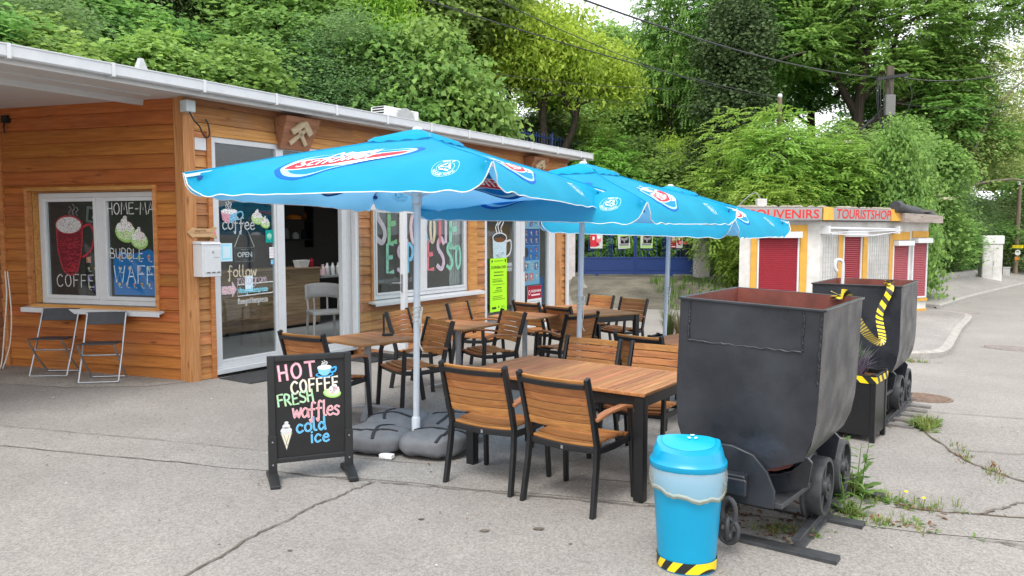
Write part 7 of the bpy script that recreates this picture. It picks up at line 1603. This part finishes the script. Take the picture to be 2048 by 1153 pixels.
BT = [B(-2.6, -.5, 7.6, 1.9, 1.6, 1.2), B(-.6, .4, 9.2, 2.2, 1.8, 1.4), B(1.8, -.4, 8.6, 2.0, 1.6, 1.3), B(3.6, .2, 7.8, 1.6, 1.4, 1.5), B(4.6, -.3, 9.3, 1.8, 1.6, 1.2), B(.6, -.8, 6.6, 1.4, 1.2, .9), B(-3.6, .2, 9.6, 1.7, 1.5, 1.2), B(2.6, .6, 10.6, 2.2, 1.8, 1.3), B(-1.6, .4, 11.0, 2.4, 1.8, 1.4), B(3.0, -.4, 6.0, 1.1, 1.0, 1.4), B(6.6, 0, 9.8, 1.5, 1.4, 1.0)]
proto('big', fronds('crown', BT, 4200, .60, 9, .155, .45, 12, .4, .40), G_ASH, [([(0, 0, -.6), (.0, 0, 2.5), (-.1, 0, 5.0), (.15, 0, 7.5), (.5, 0, 11)], .30, .12), ([(-.05, 0, 4.6), (-.9, .1, 6.4), (-1.8, .1, 7.8), (-2.6, .1, 9.6)], .17, .05), ([(.0, 0, 5.4), (1.0, 0, 7.2), (1.4, 0, 9.4)], .14, .05), ([(.0, 0, 3.6), (.9, -.3, 5.2), (2.2, -.3, 5.0), (3.4, -.3, 4.4), (4.0, -.3, 3.8)], .13, .03), ([(1.2, -.3, 5.3), (2.4, -.4, 5.9), (3.6, -.4, 6.2)], .08, .03), ([(2.2, -.3, 5.0), (3.2, -.2, 5.3), (4.2, -.2, 5.9)], .06, .02), ([(.1, 0, 7), (-.4, .2, 9), (-.2, .2, 10.6)], .12, .04), ([(.2, 0, 7.6), (2.0, .2, 9.0), (3.6, .2, 9.8)], .1, .03)])
CO = [B(0, 0, 1.2 + k * .75, 1.7 - k * .14, 1.7 - k * .14, .5) for k in range(11)]
proto('conifer', crown('crown', CO, 900, 44, .62, .15, .28, .5, 13, .7, .5, hang=1), G_CON, [([(0, 0, -.5), (0, 0, 9)], .2, .04)])
proto('elder', crown('crown', SH1, 620, 44, .60, .15, .6, .45, 14, .5), G_ELD, branchy(3.6, .07, 1.6, 14))
TH = [B(0, 0, 5.0, 1.8, 1.5, 1.6), B(1.4, 0, 6.6, 1.5, 1.3, 1.2), B(-1.0, .2, 7.4, 1.3, 1.2, 1.1), B(1.9, .3, 4.4, 1.3, 1.2, 1.0), B(-1.6, 0, 5.4, 1.2, 1.2, 1.2), B(.6, 0, 8.4, 1.3, 1.2, .9)]
proto('thin', crown('crown', TH, 520, 40, .85, .13, .45, .6, 15, .3, .35), G_LARCH, [([(-1.3, -.6, -.6), (-1.1, -.6, 1.5), (-.75, -.7, 2.6), (.0, -.9, 3.7), (.5, -.9, 5.2), (1.3, -.9, 6.8), (2.4, -.8, 7.9)], .10, .03), ([(-.75, -.7, 2.6), (.3, -1.0, 3.1), (1.5, -1.1, 3.3), (2.2, -1.1, 3.25), (2.35, -1.1, 3.8), (3.2, -1.1, 4.4)], .06, .02), ([(-.1, 0, 3), (-.6, .2, 5), (-.4, .2, 7.6)], .12, .03)], BARKG)
seen = {}
def tree(key, name, px, Y, label, cat='tree', s=1.0, sz=None, rz=0, dz=0, top=None, group=None):
    """plant one tree at Y metres ahead; top gives the row its crown reaches in the photo"""
    for _ in range(40):                                       # keep crowns clear of the cafe's back wall
        x = (px - 1024) / F_PX * Y; q_ = -((x - O.x) * FN.x + (Y - O.y) * FN.y); t_ = (x - O.x) * FD.x + (Y - O.y) * FD.y
        if t_ > 12 or q_ > 6.0 + 1.7 * s: break
        Y += .25
    z = gz(x, Y) + dz; cm, tm = PROTO[key]
    ztop = max(v.co.z for v in cm.vertices) if (key not in seen) else seen[key]; seen[key] = ztop
    k = sz or s
    if top is not None: k = max(.3, (at(px, top, Y).z - z) / ztop)
    t = thing(name, label, cat, (x, Y, z), rz, group); t.scale = (s, s, k)
    for nm, me in (('crown', cm), ('trunk', tm)):
        o = bpy.data.objects.new(nm, me); COL.objects.link(o); o.parent = t
    return t
T = tree
# --- bank behind the cafe roof, near row left to right
T('maple_a', 'maple_bush', -60, 14.6, 'maple bush at the left edge, above the pointed roof vent', 'bush', 1.15, rz=.3, top=-10)
T('maple_b', 'maple_bush', 110, 15.3, 'bright maple bush right of the pointed roof vent', 'bush', 1.1, rz=2.1, top=20)
T('small_b', 'leafy_bush', 20, 17.2, 'taller darker bush behind the maple at the top left corner', 'bush', 1.3, rz=1.0, top=-60)
T('maple_a', 'maple_bush', 255, 16.2, 'maple bush above the second gutter bracket, left of the stub vent', 'bush', 1.1, rz=4.0, top=60)
T('robinia_b', 'ash_sapling', 345, 16.6, 'feathery leaved sapling above the stub roof vent', 'bush', .85, rz=1.5, top=40)
T('maple_b', 'maple_bush', 470, 17.4, 'rounded maple bush over the carved emblem, in front of the dark conifers', 'bush', 1.15, rz=5.0, top=72)
T('small_a', 'leafy_bush', 610, 18.4, 'grey green small leaved bush left of the air conditioner', 'bush', 1.35, rz=.5, top=36)
T('small_b', 'leafy_bush', 700, 19.6, 'small leaved tall bush just above the air conditioner', 'bush', 1.3, rz=2.6, top=20)
T('maple_a', 'maple_bush', 820, 20.6, 'large leaved maple right of the air conditioner', 'bush', 1.35, rz=1.2, top=40)
T('maple_b', 'maple_bush', 872, 22.6, 'tall maple bush over the peak of the largest parasol', 'bush', 1.2, rz=3.3, top=15)
T('maple_a', 'maple_bush', 962, 24.4, 'low maple bush left of the three dark trunks', 'bush', .72, rz=5.6, top=196)
# --- second row on the slope
T('maple_b', 'maple_tree', 170, 20.5, 'maple crown at the top edge, left of the dark conifers', 'tree', 1.5, rz=.9, top=-80)
T('conifer', 'conifer', 330, 23.0, 'dark conifer with hanging twigs at the top edge, left one of the pair', 'tree', 1.2, rz=0, top=-220)
T('conifer', 'conifer', 480, 24.5, 'dark drooping conifer behind the bush over the carved emblem', 'tree', 1.45, rz=2, top=-260)
T('maple_a', 'maple_tree', 560, 24.0, 'mid green tree crown beside the drooping conifer', 'tree', 1.5, rz=4.4, top=-60)
T('walnut', 'yellow_tree', 742, 27.0, 'yellowish crown peeking out at the top edge above the air conditioner', 'tree', .85, rz=2.2, top=-70)
T('tree_a', 'broadleaf_tree', 640, 29.0, 'broad green crown at the top edge left of the yellowish one', 'tree', 1.3, rz=1.7, top=-160)
T('tree_a', 'broadleaf_tree', 900, 30.5, 'green crown at the top edge above the tall maple bush', 'tree', 1.3, rz=3.9, top=-150)
T('maple_b', 'maple_tree', 240, 26.5, 'upper slope maple showing in the gap left of the conifers', 'tree', 1.7, rz=2.9, top=-200)
T('tree_a', 'broadleaf_tree', 60, 27.0, 'high crown filling the top left corner of the slope', 'tree', 1.5, rz=5.1, top=-330)
T('tree_a', 'broadleaf_tree', 430, 31, 'high crown closing the slope behind the conifers', 'tree', 1.5, rz=.4, top=-260)
T('tree_a', 'broadleaf_tree', 790, 36, 'high crown closing the slope behind the yellowish crown', 'tree', 1.4, rz=2.4, top=-120)
# --- the yellow green tree with three trunks, and the gap of sky
T('walnut', 'yellow_green_tree', 1085, 31.2, 'yellow green tree with three dark crooked trunks above the blue fence', 'tree', 1.12, rz=0, top=-40)
T('tree_a', 'broadleaf_tree', 985, 34, 'green crown behind the yellow green tree, on its left', 'tree', 1.2, rz=1.1, top=-70)
T('small_b', 'leafy_bush', 1060, 33.6, 'low shrub behind the blue fence and the three trunks', 'bush', 1.5, rz=.2, top=222)
T('robinia_a', 'leafy_bush', 1150, 33.5, 'light green shrub at the right end of the blue fence', 'bush', 1.2, rz=1.9, top=218)
T('tree_a', 'distant_tree', 1235, 52, 'rounded dark green tree far away under the sky gap', 'tree', 1.7, rz=3.1, top=42)
T('tree_a', 'distant_tree', 1150, 50, 'far crown between the yellow green tree and the sky gap', 'tree', 1.5, rz=.6, top=110)
T('tree_a', 'distant_tree', 1325, 48, 'far tree below the sky gap, touching the ivy clad tree', 'tree', 1.5, rz=5.5, top=64)
T('walnut', 'yellow_tree', 1335, 41, 'pale yellow green tree left of the ivy clad trunk', 'tree', 1.15, rz=3.0, top=170)
T('tree_a', 'broadleaf_tree', 1235, 40, 'bushy mid green tree below the level wires', 'tree', 1.05, rz=2.0, top=185)
T('robinia_b', 'leafy_bush', 1225, 31.0, 'light green small tree with a thin dark stem above the second parasol', 'tree', 1.25, rz=1.0, top=255)
T('maple_b', 'leafy_bush', 1285, 33.0, 'leafy bush behind the thin railing over the second parasol', 'bush', 1.3, rz=2.0, top=265)
T('walnut', 'yellow_bush', 1345, 36.5, 'yellow green shrub between railing and robinia', 'bush', .7, rz=4.0, top=255)
# --- behind the gate
T('small_a', 'leafy_bush', 1175, 31.5, 'dark bush just behind the left half of the blue gate', 'bush', 1.1, rz=1.3, top=440)
T('maple_a', 'leafy_bush', 1215, 36.0, 'bush on the bank left of the climbing drive', 'bush', 1.35, rz=2.3, top=400)
T('small_b', 'leafy_bush', 1290, 41.0, 'bush closing the drive behind the gate centre', 'bush', 1.5, rz=.3, top=400)
T('maple_b', 'leafy_bush', 1370, 44.0, 'light bush at the upper end of the drive', 'bush', 1.5, rz=4.3, top=400)
T('robinia_a', 'leafy_bush', 1468, 24.2, 'dark leafy bush between the right gate pillar and the souvenir stand', 'bush', .34, rz=.7, top=440)
T('small_a', 'leafy_bush', 1470, 27.6, 'bush close behind the right gate pillar', 'bush', .95, rz=3.7, top=405)
# --- ivy tree, big ash, robinia thicket
T('ivy', 'ivy_clad_tree', 1462, 30.0, 'dark ivy clad trunk standing tall over the light green thicket', 'tree', 1.15, rz=0, top=-60)
T('big', 'ash_tree', 1712, 33.0, 'big ash with dark forking trunk and arching low branch, filling the top right', 'tree', 1.12, rz=0, top=-150)
T('ash', 'ash_tree', 1500, 36.0, 'ash crown at the top edge behind the ivy clad trunk', 'tree', 1.35, rz=1.4, top=-130)
T('ash', 'ash_tree', 1338, 38.0, 'thin hanging ash crown left of the ivy clad trunk, against the sky gap', 'tree', .85, rz=2.4, top=-70)
T('ash', 'ash_tree', 1610, 37.0, 'ash crown between ivy clad trunk and big forking trunk', 'tree', 1.3, rz=3.6, top=-90)
T('ash', 'ash_tree', 1870, 34.0, 'dense hanging crown right of the power pole', 'tree', 1.15, rz=.9, top=55)
T('ash', 'ash_tree', 1800, 39.0, 'ash crown seen behind the power pole', 'tree', 1.2, rz=4.9, top=60)
T('robinia_a', 'robinia_bush', 1500, 25.5, 'light green feathery bush in front of the ivy clad trunk', 'bush', 1.2, rz=.2, top=205)
T('robinia_b', 'robinia_bush', 1405, 31.5, 'feathery bush over the tip of the third parasol peak', 'bush', 1.25, rz=2.2, top=262)
T('robinia_b', 'robinia_bush', 1570, 24.6, 'tall feathery bush round the thin capped post', 'bush', 1.2, rz=1.1, top=205)
T('robinia_a', 'robinia_bush', 1330, 32.5, 'lower feathery bush above the gap between second and third parasol', 'bush', 1.15, rz=3.9, top=318)
T('robinia_b', 'robinia_bush', 1640, 25.2, 'feathery bush above the SOUVENIRS lettering', 'bush', 1.2, rz=5.2, top=238)
T('robinia_a', 'robinia_bush', 1555, 22.9, 'low feathery bush right behind the souvenir stand roof box', 'bush', .9, rz=4.6, top=335)
el = T('elder', 'elder_bush', 1720, 27.4, 'elder bush dotted with cream flower heads above the TOURISTSHOP sign', 'bush', 1.35, rz=.6, top=232)
def flowers(t, n, seed):
    r = np.random.default_rng(seed); c, d = blob_clusters(SH1, n * 6, r, .96); keep = [i for i in range(len(c)) if d[i][1] < -.1 and d[i][2] > -.1][:n]; ps = []; ns = []
    for i in keep:
        o = r.normal(size=(60, 3)) * np.array([.075, .075, .022]); ps.append(c[i] + d[i] * .22 + o); ns.append(r.normal(size=(60, 3)) * .3 + np.array([0, -.45, .8]))
    me = leaf_mesh('flower_heads', np.concatenate(ps), np.concatenate(ns), np.full(60 * len(keep), .055), .9); me.materials.append(leafmat('elder_flower', (.50, .50, .34), (.72, .70, .52), .3, 0)); o = bpy.data.objects.new('flower_heads', me); COL.objects.link(o); o.parent = t; o.rotation_euler = (0, 0, -t.rotation_euler.z)
flowers(el, 16, 3)
T('maple_b', 'maple_tree', 1800, 29.2, 'fresh green maple under the power pole', 'tree', 1.15, rz=2.7, top=222)
T('small_a', 'maple_tree', 1862, 32.5, 'small leaved crown right of the power pole foot', 'tree', .9, rz=.4, top=262)
T('elder', 'leafy_bush', 1760, 25.8, 'low bush peeping over the rolled tarpaulin', 'bush', .8, rz=3.4, top=340)
T('maple_a', 'leafy_bush', 1872, 31.0, 'light green bush hanging over the taller block wall', 'bush', .9, rz=3.9, top=430)
T('small_b', 'leafy_bush', 1908, 34.5, 'loose green bush over the lower block wall', 'bush', 1.0, rz=1.2, top=375)
T('maple_b', 'leafy_bush', 1943, 35.6, 'bush crowding the white utility cabinet', 'bush', 1.1, rz=5.1, top=425)
T('maple_a', 'maple_bush', 1786, 23.9, 'slim maple bush hiding the foot of the power pole', 'bush', .62, rz=1.8, top=226)
T('thin', 'thin_tree', 1895, 33.0, 'thin crowned tree with bare crooked grey branches at the right', 'tree', 1.15, rz=0, top=70)
T('thin', 'thin_tree', 2060, 45.0, 'airy pale tree at the right edge against the sky', 'tree', 1.3, rz=2.6, top=40)
T('tree_a', 'broadleaf_tree', 1925, 42.0, 'green crown in the gap left of the airy tree', 'tree', 1.0, rz=.9, top=190)
T('small_a', 'leafy_bush', 2000, 36.5, 'dark bush behind the white utility cabinet', 'bush', 1.6, rz=.5, top=372)
T('maple_a', 'leafy_bush', 2075, 38.5, 'bush at the right edge behind the timber pole', 'bush', 1.7, rz=2.0, top=330)
T('tree_a', 'broadleaf_tree', 2040, 50.0, 'far crown at the right edge above the road', 'tree', 1.2, rz=4.0, top=220)
# --- ground cover on the slopes
def cover():
    rng = np.random.default_rng(3); pts = []
    while len(pts) < 60000:
        x, y = rng.uniform(-18, 30), rng.uniform(11, 48)
        zz = gz(x, y); q = -((x - O.x) * FN.x + (y - O.y) * FN.y); 
        if zz - max(plane_z(x, y), -.42) < .30: continue
        if y > 19 and abs(x - 4.5 - .22 * max(0, y - 28)) < 2.7: continue
        if abs(x / y) > .75: continue
        pts.append((x, y, zz + abs(rng.normal()) * .22))
    p = np.array(pts); me = leaf_mesh('undergrowth', p, rng.normal(size=p.shape) * .5 + np.array([0, -.2, .9]), rng.uniform(.10, .24, len(p)), .8, rng=rng); me.materials.append(G_MAPLE)
    o = bpy.data.objects.new('undergrowth', me); COL.objects.link(o); tag(o, 'leafy ground cover on the wooded slopes behind the buildings', 'ground cover', kind='stuff')
cover()
m = MB(); r = random.Random(31); 
for _ in range(240):
    x, y = r.uniform(4.3, 8.0), r.uniform(20.5, 25.5)
    if gz(x, y) > -.38: blade_tuft(m, (x, y, gz(x, y)), 5, .3, .16, .012, r, 0)
if m.v: o = m.build('verge_grass', [L_WEED], None, fix=False); tag(o, 'rough grass verge between gate pillar and souvenir stand', 'grass', kind='stuff')
